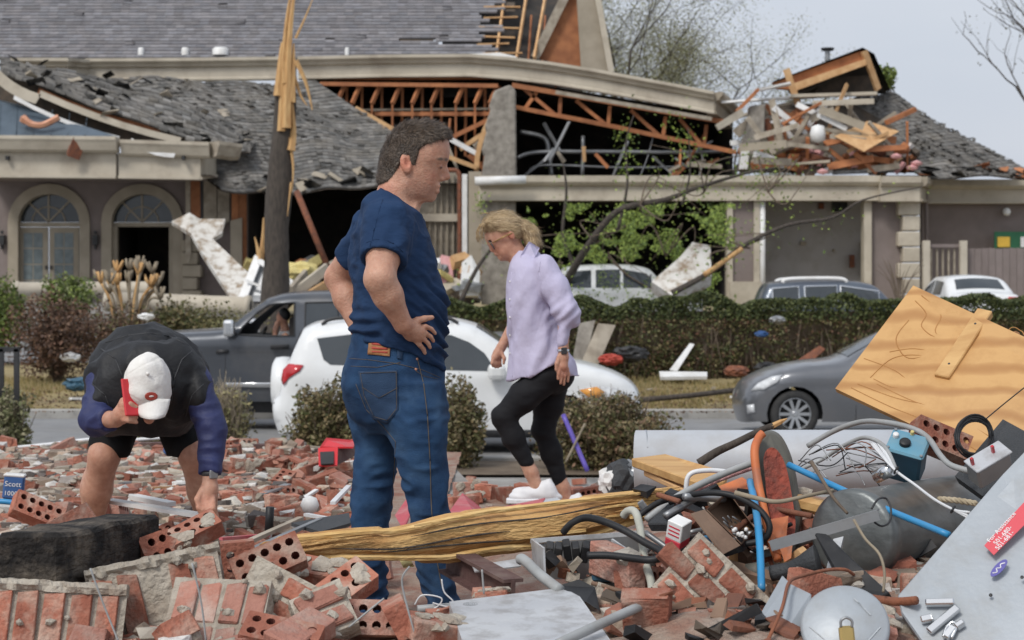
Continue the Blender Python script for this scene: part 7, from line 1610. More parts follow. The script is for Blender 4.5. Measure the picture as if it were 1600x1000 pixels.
def cyl(b, p, q_, r, n=32, r2=None):
    b.tube([p, p.lerp(q_, .002), p.lerp(q_, .998), q_], [r*.96, r, r2 or r, (r2 or r)*.96], n); return b
# fallen light pole
b = MB(); cyl(b, P(993, 722, 7.65), P(1540, 722, 7.45), .136, 40); o = T1('fallen_pole', 'fat pale grey painted metal pole lying behind the scrap heap', 'pole', b, M['pole_paint'], True)
for x in (1008, 1330): b = MB(); b.tube([P(x, 722, 7.645), P(x+2, 722, 7.645)], .1375, 40); sub('seam_band', b, M['grey_paint'], o, True)
for y in (700, 745): b = MB(); b.lathe([(0, .004), (.005, .002), (.006, 0)], 8, Matrix.Translation(P(1012, y, 7.53)) @ Matrix.Rotation(R(90), 4, 'X')); sub('rivet', b, M['metal_grey'], o)
# plywood sheet with a batten
A, B_, C_, E_ = (1427, 446, 6.05), (1305, 607, 5.80), (1760, 822, 5.15), (1760, 600, 5.4)
b, nn = slab_([A, B_, C_, E_], .019); ply = T1('plywood_sheet', 'large tilted sheet of golden plywood with a nailed batten', 'plywood', b, M['plywood'])
def onply(px, py):
    a, c, e_ = P(*A), P(*B_), P(*C_); n_ = (c-a).cross(e_-a).normalized(); d = P(px, py, 1)-Vector((0, 0, EYE)); t = (a-Vector((0, 0, EYE))).dot(n_)/d.dot(n_); return Vector((0, 0, EYE))+d*t
b = MB(); p, q_ = onply(1541, 492)-nn*.014, onply(1473, 596)-nn*.014; b.beam(p, q_, .052, .028, up=nn); bat = sub('batten', b, M['pine'], ply, bevel=.003)
for t in (.22, .82):
    b = MB(); c = p.lerp(q_, t)-nn*.0145; b.lathe([(0, .001), (.004, .0005), (.004, 0)], 8, Matrix.Translation(c) @ (-nn).to_track_quat('Z', 'Y').to_matrix().to_4x4()); sub('nail', b, M['black'], bat)
mat('knot', (.17, .075, .03), (.30, .145, .055), rough=.7, scale=30); mat('grain', (.44, .22, .07), (.38, .18, .055), rough=.7, scale=20)
def onply_loop(cx, cy, rx_, ry_, rot, n=40, wob=.12, sd=0):
    out = []
    for i in range(n):
        t = 2*math.pi*i/n; w_ = 1+wob*mnoise.noise(Vector((math.cos(t)*1.3, math.sin(t)*1.3, sd))); x, y = rx_*w_*math.cos(t), ry_*w_*math.sin(t); out.append(onply(cx+x*math.cos(rot)-y*math.sin(rot), cy+x*math.sin(rot)+y*math.cos(rot)))
    return out
for cx, cy, rx_, ry_, rg in ((1558, 553, 12, 8, 5), (1551, 600, 9, 6, 8), (1588, 522, 6, 4, 2), (1453, 591, 5, 6, 1)):
    lp_ = onply_loop(cx, cy, rx_, ry_, .3, 20, .15, cx); b = MB(); b.ext([v-nn*.0008 for v in lp_], nn*.0006); sub('knot', b, M['knot'], ply)
    for k in range(1, rg):
        lp_ = onply_loop(cx, cy, rx_+k*6.5+k*k*.5, ry_+k*4.4, .35, 48, .35, k*.35+cx); b = MB(); b.tube([v-nn*.0002 for v in lp_+[lp_[0]]], .0017, 4); sub('grain_ring', b, M['grain'], ply)
for pts in (((1440, 462), (1470, 490), (1462, 520), (1500, 540)), ((1350, 560), (1400, 580), (1440, 612), (1500, 628)), ((1420, 500), (1400, 530), (1420, 560), (1470, 548)), ((1560, 510), (1580, 540), (1600, 560)), ((1500, 610), (1540, 640), (1600, 650)), ((1430, 470), (1447, 490), (1440, 510), (1465, 528), (1500, 520), (1490, 500)), ((1360, 590), (1395, 560), (1440, 556), (1470, 575), (1450, 600), (1400, 606), (1365, 592)), ((1390, 550), (1430, 545), (1480, 555)), ((1340, 600), (1400, 622), (1470, 640), (1560, 690)), ((1370, 600), (1430, 628), (1500, 650), (1580, 690)), ((1330, 606), (1390, 635), (1450, 660), (1540, 712))):
    b = MB(); b.tube(smooth_path([onply(*q2)-nn*.0002 for q2 in pts], 6), .002, 4); sub('grain_line', b, M['grain'], ply)
# pale grey cabinet door with its label
DA, DB, DC = (1690, 612, 4.75), (1566, 742, 4.72), (1402, 930, 4.55)
b, nd = slab_([DA, DB, DC, (1408, 958, 4.52), (1446, 1012, 4.44), (1700, 1090, 4.25)], .035); door = T1('cabinet_door', 'pale blue-grey metal cabinet door with a red sticker, lying on the heap', 'cabinet', b, M['grey_paint'], bevel=.004)
def plane_hit(a, c, e_, px, py):
    a, c, e_ = P(*a), P(*c), P(*e_); n_ = (c-a).cross(e_-a).normalized(); d = P(px, py, 1)-Vector((0, 0, EYE)); t = (a-Vector((0, 0, EYE))).dot(n_)/d.dot(n_); return Vector((0, 0, EYE))+d*t
ond = lambda px, py: plane_hit(DA, DC, (1700, 1090, 4.25), px, py)
b = MB(); b.ext([ond(*q2)-nd*.0022 for q2 in ((1538, 853), (1640, 742), (1640, 782), (1553, 868))], nd*.0016); stk = sub('sticker', b, M['label_red'], door)
def text_on(txt, a, c, up, size, m, parent, name='lettering'):
    cu = bpy.data.curves.new(name, 'FONT'); cu.body = txt; cu.size = size; cu.extrude = .0004; cu.space_character = 1.05; to = bpy.data.objects.new(name, cu); COL.objects.link(to)
    bpy.context.view_layer.update(); me = bpy.data.meshes.new_from_object(to.evaluated_get(bpy.context.evaluated_depsgraph_get())); bpy.data.objects.remove(to); me.materials.clear(); me.materials.append(m)
    x = (c-a).normalized(); z = up.normalized(); y = z.cross(x).normalized(); z = x.cross(y); M4 = Matrix((x, y, z)).transposed().to_4x4(); M4.translation = a; me.transform(M4); me.transform(Matrix.Translation(-a)); o = link(name, me); o.location = a; wpar(o, parent); return o
b_ = -nd*.0036
for txt, pa, pc, sz in (('For Assistance', (1547, 849), (1600, 791), .017), ('501-680-', (1557, 853), (1600, 806), .017), ('501-681-', (1560, 861), (1605, 812), .017)): text_on(txt, ond(*pa)+b_, ond(*pc)+b_, -nd, sz, M['label_white'], stk)
ax_ = (ond(1600, 845)-ond(1560, 888)).normalized(); ay_ = nd.cross(ax_).normalized(); c = ond(1561, 888)
b = MB(); b.ext([c+ax_*.030*math.cos(t*math.pi/12)+ay_*.0115*math.sin(t*math.pi/12)-nd*.0022 for t in range(24)], nd*.0016); lg = sub('oval_badge', b, M['logo_blue'], door)
b = MB(); b.tube(smooth_path([c+ax_*x+ay_*y-nd*.0028 for x, y in ((-.021, -.003), (-.012, .004), (-.005, -.004), (.003, .003), (.010, -.003), (.02, .003))], 4), .0014, 4); sub('script_mark', b, M['label_white'], lg)
for px, py in ((1548, 930), (1597, 902)): b = MB(); b.lathe([(0, .004), (.004, .003), (.005, 0)], 8, Matrix.Translation(ond(px, py)) @ (-nd).to_track_quat('Z', 'Y').to_matrix().to_4x4()); sub('screw', b, M['black'], door)
lt = empty('latch', tuple(ond(1475, 970))); wpar(lt, door)
for a_, c2, w_, h_ in (((1447, 945), (1492, 944), .018, .016), ((1452, 990), (1498, 952), .022, .012), ((1440, 972), (1458, 968), .020, .014), ((1478, 1000), (1492, 982), .020, .016), ((1494, 984), (1507, 975), .016, .02)):
    b = MB(); b.beam(ond(*a_)-nd*.010, ond(*c2)-nd*.010, w_, h_, up=nd); sub('latch_bar', b, M['chrome'], lt, bevel=.003)
b = MB(); b.tube(smooth_path([ond(*q2)-nd*.014 for q2 in ((1475, 1000), (1480, 985), (1490, 976), (1496, 984), (1488, 1002))], 4), .0035, 6); sub('latch_ring', b, M['chrome'], lt, True)
# round meter cover with padlock and its box
ax0 = Vector((-.16, -.80, .58)).normalized(); c0 = P(1320, 976, 4.36); Mx = Matrix.Translation(c0) @ ax0.to_track_quat('Z', 'Y').to_matrix().to_4x4()
mt = empty('meter_cover', tuple(c0), 'round grey meter cover with a brass padlock on a small sheet metal box', 'meter')
b = MB(); b.lathe([(0, .004), (.100, .002), (.107, -.004), (.108, -.02), (.104, -.022), (.104, -.14), (.02, -.14)], 48, Mx); sub('housing', b, M['grey_paint'], mt, True)
for a_, c2 in (((.03, .06), (.062, .025)), ((.022, .068), (.05, .04)), ((-.085, -.01), (-.04, -.05)), ((-.04, -.05), (.05, -.05)), ((.05, -.05), (.085, -.005))):
    b = MB(); b.beam(Mx @ Vector((*a_, .004)), Mx @ Vector((*c2, .004)), .0025, .003, up=ax0); sub('embossed_rib', b, M['grey_paint'], mt)
lk = empty('padlock', tuple(P(1323, 990, 4.3))); wpar(lk, mt)
b = MB(); b.box(P(1323, 992, 4.27), (.036, .018, .042), Euler((R(-20), 0, .1)).to_matrix()); sub('lock_body', b, M['brass'], lk, bevel=.005)
b = MB(); b.tube(smooth_path([P(1314, 980, 4.27), P(1314, 970, 4.27), P(1322, 965, 4.27), P(1331, 970, 4.27), P(1331, 980, 4.27)], 4), .0035, 7); sub('shackle', b, M['metal_grey'], lk, True)
b, _ = slab_([(1222, 898, 4.62), (1233, 909, 4.55), (1208, 1012, 4.35), (1156, 1012, 4.38)], .02); sub('box_side', b, M['grey_paint'], mt, bevel=.003)
b, _ = slab_([(1235, 911, 4.56), (1268, 927, 4.5), (1262, 1012, 4.38), (1209, 1012, 4.34)], .06); sub('box_front', b, M['grey_paint'], mt, bevel=.003)
tube1('rusty_rod', 'thin rusty rod curling over the edge of the meter box', 'rod', [(1200, 1000, 4.33), (1222, 950, 4.4), (1232, 912, 4.5), (1250, 901, 4.55), (1290, 891, 4.6), (1320, 890, 4.62), (1334, 898, 4.65)], .0045, M['rust'])
# zinc box lid in the foreground
b, _ = slab_([(702, 940, 4.72), (880, 918, 4.85), (906, 932, 4.75), (962, 1012, 4.28), (728, 1018, 4.25)], .004)
lid = empty('zinc_box', tuple(P(830, 1000, 4.4)), 'pale zinc sheet metal box with stamped knockouts lying face up in front', 'box'); sub('top_face', b, M['zinc'], lid)
b = MB(); W = [P(702, 940, 4.72), P(728, 1018, 4.25), P(728, 1018, 4.25)-Vector((0, 0, .07)), P(702, 940, 4.72)-Vector((0, 0, .07))]; b.ext(W, (.004, .001, 0)); sub('side_face', b, M['zinc'], lid)
b = MB(); W = [P(906, 932, 4.75), P(962, 1012, 4.28), P(962, 1012, 4.28)-Vector((0, 0, .07)), P(906, 932, 4.75)-Vector((0, 0, .07))]; b.ext(W, (-.004, .001, 0)); sub('side_face', b, M['zinc'], lid)
onl = lambda px, py: plane_hit((702, 940, 4.72), (962, 1012, 4.28), (728, 1018, 4.25), px, py)
nl = (onl(900, 960)-onl(750, 960)).cross(onl(800, 940)-onl(800, 1000)).normalized(); nl = nl if nl.z > 0 else -nl
for cx, cy in ((735, 944), (803, 937)):
    for r_ in (.018, .012, .006):
        b = MB(); ct = onl(cx, cy); u = nl.orthogonal().normalized(); v = nl.cross(u); b.tube([ct+(u*math.cos(t*math.pi/12)+v*math.sin(t*math.pi/12))*r_ for t in range(25)], .0012, 4); sub('knockout_ring', b, M['metal_grey'], lid)
for cx, cy in ((760, 938), (845, 930)): b = MB(); b.lathe([(0, .001), (.005, .0006), (.005, 0)], 10, Matrix.Translation(onl(cx, cy)) @ nl.to_track_quat('Z', 'Y').to_matrix().to_4x4()); sub('screw_hole', b, M['black'], lid)
# open electrical panel
ep = empty('electrical_panel', tuple(P(920, 900, 5.1)), 'broken open electrical panel box with breakers and wires in front of the timber', 'panel')
for pts in (((829, 842, 5.2), (848, 856, 4.95), (850, 900, 4.95), (833, 884, 5.2)), ((829, 842, 5.22), (1010, 829, 5.25), (1010, 836, 5.25), (829, 849, 5.22)), ((840, 850, 5.3), (1005, 836, 5.3), (1005, 905, 5.3), (840, 905, 5.3)), ((955, 842, 5.1), (985, 862, 5.0), (988, 912, 5.0), (955, 912, 5.1))):
    b, _ = slab_(pts, .006); sub('panel_sheet', b, M['zinc'] if pts[0][0] != 840 else M['metal_grey'], ep)
for i in range(7):
    b = MB(); b.box(P(858+i*14, 862+rr.uniform(-3, 3), 5.2), (.022, .06, .05), Euler((.2, rr.uniform(-.2, .2), 0)).to_matrix()); sub('breaker', b, M['black_rubber'], ep, bevel=.003)
for i in range(14):
    x, y = rr.uniform(850, 950), rr.uniform(872, 905); b = MB(); b.box(P(x, y, 5.12+rr.uniform(-.05, .05)), (rr.uniform(.015, .05), .03, rr.uniform(.012, .04)), Euler((rr.uniform(-1, 1), rr.uniform(-1, 1), 0)).to_matrix(), jit=.004); sub('component', b, rr.choice((M['black_rubber'], M['cardboard'], M['weathered'], M['metal_grey'], M['mortar'], M['rust'])), ep)
b = MB(); b.box(P(940, 888, 5.05), (.055, .05, .07)); sub('blue_module', b, M['teal_dark'], ep, bevel=.006)
tube1('black_hose', 'thick black rubber cable bent into a loop over the electrical panel', 'cable', [(880, 832, 5.1), (894, 817, 5.08), (915, 809, 5.06), (941, 814, 5.0), (974, 828, 4.95), (1008, 848, 4.9), (1033, 862, 4.86), (1032, 871, 4.84), (1015, 875, 4.84), (994, 873, 4.86), (952, 868, 4.9), (918, 868, 4.92)], .0105, M['black_rubber'])
tube1('elbow_pipe', 'pale grey-green plastic pipe with a hooked elbow standing in the scrap', 'pipe', [(974, 806, 5.1), (982, 798, 5.08), (993, 801, 5.05), (1000, 825, 5.0), (1004, 855, 4.95), (1010, 885, 4.9), (1018, 915, 4.85), (1020, 985, 4.7)], .0115, M['pvc'])
tube1('grey_conduit', 'grey metal conduit elbow beside the zinc box', 'pipe', [(812, 874, 5.0), (820, 876, 4.98), (846, 900, 4.9), (875, 922, 4.82)], .0155, M['grey_cable'])
tube1('grey_conduit', 'straight grey conduit crossing the corner of the zinc box', 'pipe', [(872, 1006, 4.25), (945, 972, 4.4), (1012, 942, 4.55)], .0125, M['grey_cable'])
tube1('copper_tube', 'thin tan tube running from the panel to the brick fragment', 'pipe', [(925, 911, 4.9), (965, 922, 4.86), (1000, 934, 4.82), (1038, 946, 4.8)], .006, M['cardboard'])
tube1('iron_pipe', 'dark greenish iron pipe half buried behind the zinc box', 'pipe', [(925, 925, 5.05), (1010, 915, 5.05), (1110, 903, 5.05), (1190, 892, 5.0)], .026, M['olive_plastic'], n=14)
tube1('hose_stub', 'thick black hose stub under the brick fragment', 'hose', [(1045, 1005, 4.5), (1070, 975, 4.6), (1090, 955, 4.7)], .02, M['black_rubber'], n=12)
b = MB(); b.add([P(*q2) for q2 in ((872, 915, 4.86), (905, 905, 4.84), (930, 918, 4.8), (938, 955, 4.7), (915, 940, 4.72), (895, 945, 4.74))], [(0, 1, 2), (0, 2, 4), (2, 3, 4), (0, 4, 5)]); T1('plastic_rag', 'crumpled black plastic rag behind the zinc box', 'rag', b, M['black_rubber'])
# cables and conduits of the heap
tube1('grey_conduit', 'grey conduit running up from the elbow pipe to the orange housing', 'pipe', [(1010, 812, 5.25), (1060, 775, 5.3), (1120, 745, 5.35), (1180, 722, 5.4), (1215, 714, 5.45)], .0105, M['grey_cable'])
tube1('pink_conduit', 'faded pink plastic conduit beneath the grey conduit', 'pipe', [(1020, 815, 5.3), (1075, 772, 5.35), (1135, 745, 5.4), (1190, 726, 5.45)], .008, M['insul_pink'])
tube1('black_cable', 'black cable looping round the open cardboard box', 'cable', [(998, 806, 5.2), (1030, 785, 5.18), (1075, 774, 5.1), (1115, 770, 5.05), (1150, 776, 5.02), (1185, 795, 5.0), (1202, 820, 4.98), (1195, 842, 4.98), (1165, 850, 5.0)], .009, M['black_rubber'])
tube1('white_conduit', 'white bent pipe arching over the pine boards', 'pipe', [(1072, 768, 5.4), (1074, 748, 5.4), (1084, 738, 5.4), (1110, 735, 5.4), (1135, 737, 5.4)], .0075, M['white_cable'])
tube1('grey_conduit', 'long grey cable arching over the blue control box', 'cable', [(1262, 697, 5.9), (1304, 673, 5.85), (1346, 659, 5.75), (1384, 660, 5.6), (1424, 669, 5.5), (1450, 684, 5.35), (1469, 711, 5.2), (1486, 727, 5.15), (1515, 736, 5.1)], .0088, M['grey_cable'])
tube1('grey_conduit', 'grey cable arching down behind the blue control box', 'cable', [(1252, 733, 5.6), (1286, 717, 5.6), (1317, 697, 5.55), (1348, 684, 5.5), (1372, 690, 5.4), (1387, 705, 5.3), (1399, 732, 5.25)], .0065, M['grey_cable'])
cb = empty('cable_bundle', tuple(P(1400, 735, 5.2)), 'bundle of white cables running down from the blue control box', 'cable')
for k in range(6):
    dx, dy = rr.uniform(-8, 6), rr.uniform(-3, 3); b = MB(); b.tube(pathpx([(1368+dx, 690+dy, 5.4), (1384+dx*.7, 712+dy, 5.25), (1400, 735+dy*.4, 5.15), (1429, 756+dy*.5, 5.08), (1460, 779+dy*.7, 5.0), (1489, 796, 4.92), (1509+rr.uniform(-8, 8), 804+rr.uniform(-5, 5), 4.86)], 5), .0036, 6); sub('strand', b, M['white_cable'], cb, True)
for px, py in ((1400, 735), (1489, 796)): b = MB(); b.lathe([(.011, -.003), (.013, 0), (.011, .003)], 10, Matrix.Translation(P(px, py, 5.14 if px < 1450 else 4.92)) @ Vector((.7, -.3, -.4)).to_track_quat('Z', 'Y').to_matrix().to_4x4()); sub('cable_tie', b, M['black'], cb)
for k in range(22):
    x, y = rr.uniform(1240, 1350), rr.uniform(700, 745); tube1('thin_wire', 'fine loose wire tangled between the orange housing and the blue control box', 'wire', [(x, y, 5.5), (x+rr.uniform(10, 50), y+rr.uniform(-25, 10), 5.45), (x+rr.uniform(40, 100), y+rr.uniform(-15, 25), 5.4)], .002, rr.choice((M['black_rubber'], M['metal_grey'], M['rust'])), n=5, group='tangled wires')
tube1('blue_pipe', 'long bright blue pipe slanting across the grey barrel', 'pipe', [(1232, 726, 5.2), (1360, 785, 4.98), (1483, 836, 4.76)], .0092, M['blue_pipe'], n=12)
tube1('blue_pipe', 'bright blue pipe standing in front of the orange housing', 'pipe', [(1172, 752, 5.2), (1181, 795, 5.02), (1187, 850, 4.9), (1190, 922, 4.78)], .0105, M['blue_pipe'], n=12)
tube1('blue_pipe', 'short blue pipe below the open cardboard box', 'pipe', [(1104, 836, 5.15), (1112, 880, 5.05)], .011, M['blue_pipe'], n=12)
b = MB(); pts = pathpx([(1466, 780, 5.15), (1495, 782, 5.12), (1526, 787, 5.08)], 8)
for s_ in (0, 2.1, 4.2): b.tube([p+Vector((0, math.cos(i*1.1+s_), math.sin(i*1.1+s_)))*.005 for i, p in enumerate(pts)], .005, 6)
T1('rope_end', 'short twisted tan rope beside the grey barrel', 'rope', b, M['rope'], True)
# grey barrel(s)
b = MB(); p, q_ = P(1330, 838, 4.98), P(1520, 803, 5.55); b.tube([p, p.lerp(q_, .01), p.lerp(q_, .07), p.lerp(q_, .08), p.lerp(q_, .98), q_], [.118, .131, .131, .126, .126, .12], 40); br = T1('grey_barrel', 'dark grey dented metal barrel lying on its side under the blue pipe', 'barrel', b, M['barrel'], True)
b = MB(); b.tube(pathpx([(1362, 795, 4.80), (1372, 780, 4.83), (1385, 779, 4.86), (1392, 795, 4.84), (1390, 815, 4.82), (1378, 822, 4.80), (1366, 816, 4.80)], 4), .003, 6); sub('wire_handle', b, M['black'], br, True)
b = MB(); cyl(b, P(1440, 778, 5.75), P(1545, 770, 5.8), .06, 28); T1('metal_canister', 'smaller grey metal canister behind the barrel', 'canister', b, M['metal_grey'], True)
# orange housing: long gutted oval shell
oh = empty('orange_housing', tuple(P(1215, 880, 5.1)), 'long gutted orange oval housing with rusty red inside standing in the heap', 'housing')
ol = [(1184, 745, 5.2), (1176, 712, 5.22), (1180, 688, 5.25), (1191, 676, 5.27), (1203, 675, 5.28), (1216, 684, 5.28), (1228, 706, 5.27), (1237, 735, 5.25), (1243, 768, 5.22), (1250, 800, 5.18), (1246, 830, 5.14), (1238, 868, 5.08), (1218, 880, 5.06), (1206, 850, 5.1), (1192, 795, 5.15)]
W = smooth_path([P(*q2) for q2 in ol+[ol[0]]], 3)[:-1]; b = MB(); b.ext(W, (.02, .06, 0)); sub('shell', b, M['olive_plastic'], oh, bevel=.006)
il = [(1195, 745, 5.18), (1193, 716, 5.2), (1199, 702, 5.22), (1210, 700, 5.22), (1222, 714, 5.22), (1231, 740, 5.2), (1239, 785, 5.16), (1243, 820, 5.12), (1237, 850, 5.08), (1222, 858, 5.06), (1209, 826, 5.1), (1200, 790, 5.14)]
b = MB(); W2 = smooth_path([P(q2[0], q2[1], q2[2]-.012) for q2 in il+[il[0]]], 3)[:-1]; V0 = sum(W2, Vector())/len(W2)+Vector((0, .03, 0)); b.add(W2+[V0], [(i, (i+1) % len(W2), len(W2)) for i in range(len(W2))]); sub('rusty_lining', b, M['rust_red'], oh, True)
b = MB(); b.tube(pathpx([(1192, 677, 5.23), (1185, 685, 5.22), (1179, 705, 5.18), (1183, 745, 5.15), (1193, 795, 5.1), (1207, 850, 5.05), (1216, 876, 5.02)], 4), .0125, 10); sub('rim', b, M['orange'], oh, True)
for pts in (((1200, 812, 5.06), (1232, 806, 5.06), (1226, 868, 5.02), (1208, 862, 5.02)), ((1212, 840, 5.0), (1240, 836, 5.0), (1236, 872, 4.98), (1226, 878, 4.98))): b, _ = slab_(pts, .008); sub('torn_flap', b, M['orange'], oh)
b, _ = slab_([(1085, 775, 5.45), (1160, 745, 5.5), (1178, 760, 5.45), (1110, 800, 5.35)], .01); T1('orange_sheet', 'flat orange plastic sheet behind the open cardboard box', 'sheet', b, M['orange'])
# blue control box
Mr = Euler((R(38), R(14), R(-22))).to_matrix(); c = P(1416, 718, 5.38); bb = empty('control_box', tuple(c), 'small blue control box with a black knob wired to white cables', 'control box')
b = MB(); b.box(c, (.105, .088, .12), Mr); sub('housing', b, M['teal_dark'], bb, bevel=.008)
b = MB(); b.box(c+Mr @ Vector((0, 0, .063)), (.116, .098, .014), Mr); sub('lid', b, M['blue_box'], bb, bevel=.006)
def disc(r, h, cc, nrm, n=20): return MB().lathe([(0, h), (r*.9, h), (r, h*.8), (r, 0)], n, Matrix.Translation(cc) @ nrm.to_track_quat('Z', 'Y').to_matrix().to_4x4())
up_ = Mr @ Vector((0, 0, 1))
sub('knob', disc(.017, .012, c+Mr @ Vector((-.008, -.008, .07)), up_), M['black_rubber'], bb, True); sub('button', disc(.009, .012, c+Mr @ Vector((-.042, .012, .07)), up_), M['white_paint'], bb, True); sub('button', disc(.006, .012, c+Mr @ Vector((.0, .04, .07)), up_), M['insul_yellow'], bb, True)
for x, y in ((-.05, -.04), (.05, -.04), (.05, .04), (-.05, .04)): sub('screw', disc(.005, .003, c+Mr @ Vector((x, y, .07)), up_, 8), M['metal_grey'], bb)
b = MB(); cyl(b, P(1370, 745, 5.3), P(1394, 733, 5.25), .02, 16); sub('cable_gland', b, M['chrome'], bb, True)
# small meter with coil of black wire, charcoal sheet
b, _ = slab_([(1567, 655, 5.35), (1650, 700, 5.1), (1650, 760, 5.0), (1535, 775, 5.1), (1492, 744, 5.25)], .03); T1('charcoal_sheet', 'charcoal roofing sheet under the small grey meter', 'sheet', b, M['charcoal'])
Mr = Euler((R(30), R(-28), R(12))).to_matrix(); c = P(1546, 728, 5.02); e = empty('grey_meter', tuple(c), 'small grey boxed meter with red clips lying by the coil of black wire', 'meter')
b = MB(); b.box(c, (.115, .06, .07), Mr); sub('casing', b, M['metal_grey'], e, bevel=.006); b = MB(); b.box(c+Mr @ Vector((0, -.002, .037)), (.12, .064, .006), Mr); sub('rim', b, M['zinc'], e, bevel=.002)
for x in (-.05, .02): b = MB(); b.box(c+Mr @ Vector((x, 0, .05)), (.008, .008, .028), Mr); sub('clip', b, M['lamp_red'], e)
coil = empty('wire_coil', tuple(P(1522, 682, 5.2)), 'coil of black wire leaning on the plywood sheet', 'wire')
for k in range(7):
    r1, r2 = 29+rr.uniform(-4, 4), 30+rr.uniform(-4, 4); cx, cy = 1522+rr.uniform(-3, 3), 682+rr.uniform(-3, 3); b = MB(); b.tube([P(cx+r1*math.cos(t*math.pi/14), cy+r2*math.sin(t*math.pi/14), 5.2+.06*math.cos(t*math.pi/14+.6)+rr.uniform(-.003, .003)) for t in range(29)], .0032, 6); sub('turn', b, M['black_rubber'], coil, True)
tube1('thin_wire', 'thin dark wire stretched along the plywood from the coil', 'wire', [(1540, 655, 5.25), (1570, 630, 5.3), (1610, 598, 5.3)], .002, M['black_rubber'], n=5)
# cardboard box with screws
cbx = empty('cardboard_box', tuple(P(1140, 850, 5.0)), 'open brown cardboard box spilling screws and white caps', 'box')
O = [(1104, 797, 5.0), (1138, 769, 5.12), (1180, 827, 5.08), (1158, 850, 4.96)]
bk = [P(x+2, y+6, D+.11) for x, y, D in O]; fr = [P(*q2) for q2 in O]
for i in range(4): b = MB(); j = (i+1) % 4; b.ext([fr[i], fr[j], bk[j], bk[i]], Vector((0, 0, .003))); sub('wall', b, M['cardboard'], cbx)
b = MB(); b.ext(bk, (0, .004, 0)); sub('base', b, M['cardboard'], cbx)
b, _ = slab_([(1080, 802, 4.9), (1101, 796, 4.97), (1157, 852, 4.93), (1130, 866, 4.86)], .004); sub('flap', b, M['cardboard'], cbx)
for k in range(16):
    x, y = rr.uniform(1118, 1150), rr.uniform(806, 835); b = MB(); b.tube([P(x, y, 5.03), P(x+rr.uniform(6, 16), y+rr.uniform(6, 14), 5.06)], .0022, 5); T1('screw', 'steel screw lying in the open cardboard box', 'screw', b, M['metal_grey'], True, group='screws in the cardboard box')
for k in range(9):
    x, y = rr.uniform(1144, 1168), rr.uniform(826, 842); b = MB(); b.lathe([(0, .006), (.005, .004), (.006, -.004), (0, -.006)], 8, Matrix.Translation(P(x, y, 5.0))); T1('plastic_plug', 'small white plastic plug in the open cardboard box', 'plug', b, M['white_paint'], True, group='white plugs in the cardboard box')
Mr = Euler((R(15), R(18), R(-35))).to_matrix(); c = P(1060, 832, 5.0); e = empty('small_carton', tuple(c), 'small white and red carton wedged beside the cardboard box', 'carton')
b = MB(); b.box(c+Mr @ Vector((0, 0, .012)), (.05, .05, .055), Mr); sub('white_part', b, M['white_paint'], e, bevel=.002); b = MB(); b.box(c+Mr @ Vector((0, 0, -.026)), (.0505, .0505, .022), Mr); sub('red_band', b, M['label_red'], e, bevel=.002)
for k in range(3): b = MB(); b.box(c+Mr @ Vector((.0, -.0255, .0+.012*k)), (.036, .001, .004), Mr); sub('print_line', b, M['label_red'], e)
b, _ = slab_([(1010, 818, 5.15), (1050, 780, 5.2), (1064, 800, 5.1), (1050, 818, 5.05)], .03); T1('black_casing', 'dark angular plastic casing left of the cardboard box', 'casing', b, M['charcoal'], bevel=.004)
# angle iron, wedge, horn, boards, sticks
b = MB(); p, q_ = P(1203, 846, 4.9), P(1372, 797, 4.78); b.beam(p, q_, .03, .004); b.beam(p+Vector((0, -.014, -.012)), q_+Vector((0, -.014, -.012)), .004, .026); T1('angle_iron', 'dull grey angle iron resting across the scrap in front of the barrel', 'angle iron', b, M['metal_grey'])
b, _ = slab_([(1268, 826, 4.85), (1282, 824, 4.85), (1330, 872, 4.72), (1390, 926, 4.6), (1372, 934, 4.6), (1322, 920, 4.66), (1300, 888, 4.74)], .035); T1('black_wedge', 'pointed black metal wedge in front of the barrel', 'wedge', b, M['black_rubber'], bevel=.003)
b, _ = slab_([(1302, 842, 4.95), (1318, 838, 4.95), (1296, 925, 4.75), (1282, 928, 4.75)], .012); T1('zinc_strap', 'flat zinc strap standing beside the black wedge', 'strap', b, M['zinc'])
b = MB(); b.tube(pathpx([(1205, 896, 4.9), (1235, 890, 4.88), (1262, 880, 4.85), (1278, 876, 4.84)], 4), [.022]*5+[.024, .026, .028, .032, .036, .04, .043, .045], 20); T1('black_funnel', 'dark flared pipe end lying under the angle iron', 'pipe', b, M['charcoal'], True)
b, _ = slab_([(986, 716, 6.05), (1040, 709, 6.15), (1136, 736, 5.7), (1132, 752, 5.65), (1086, 752, 5.65)], .03); T1('pine_board', 'light pine board pointing left over the fallen pole', 'board', b, M['pine'], bevel=.004)
b, _ = slab_([(1005, 735, 6.0), (1020, 730, 6.05), (1130, 775, 5.6), (1100, 780, 5.6)], .02); T1('pine_board', 'darker split pine board beneath the light pine board', 'board', b, M['raw_wood'], bevel=.004)
b = MB(); b.beam(P(1240, 783, 5.25), P(1312, 800, 5.15), .05, .045); T1('wood_handle', 'rounded light wood batten end beside the orange housing', 'batten', b, M['pine'], bevel=.012)
tube1('broken_branch', 'dark broken branch with a pale snapped tip above the pine board', 'branch', [(1092, 724, 6.2), (1120, 706, 6.2), (1150, 692, 6.15), (1190, 672, 6.15), (1208, 665, 6.15)], (.016, .011), M['bark']); o = bpy.context.scene.collection.objects[-1]
b = MB(); b.tube([P(1206, 666, 6.15), P(1220, 659, 6.15), P(1230, 654, 6.15)], [.011, .009, .002], 6); sub('snapped_tip', b, M['splinter'], o)
tube1('twig', 'thin grey twig lying across the orange housing', 'twig', [(1148, 770, 5.02), (1180, 778, 5.0), (1215, 784, 4.98), (1260, 775, 5.0), (1302, 766, 5.05)], (.0075, .005), M['pale_branch'])
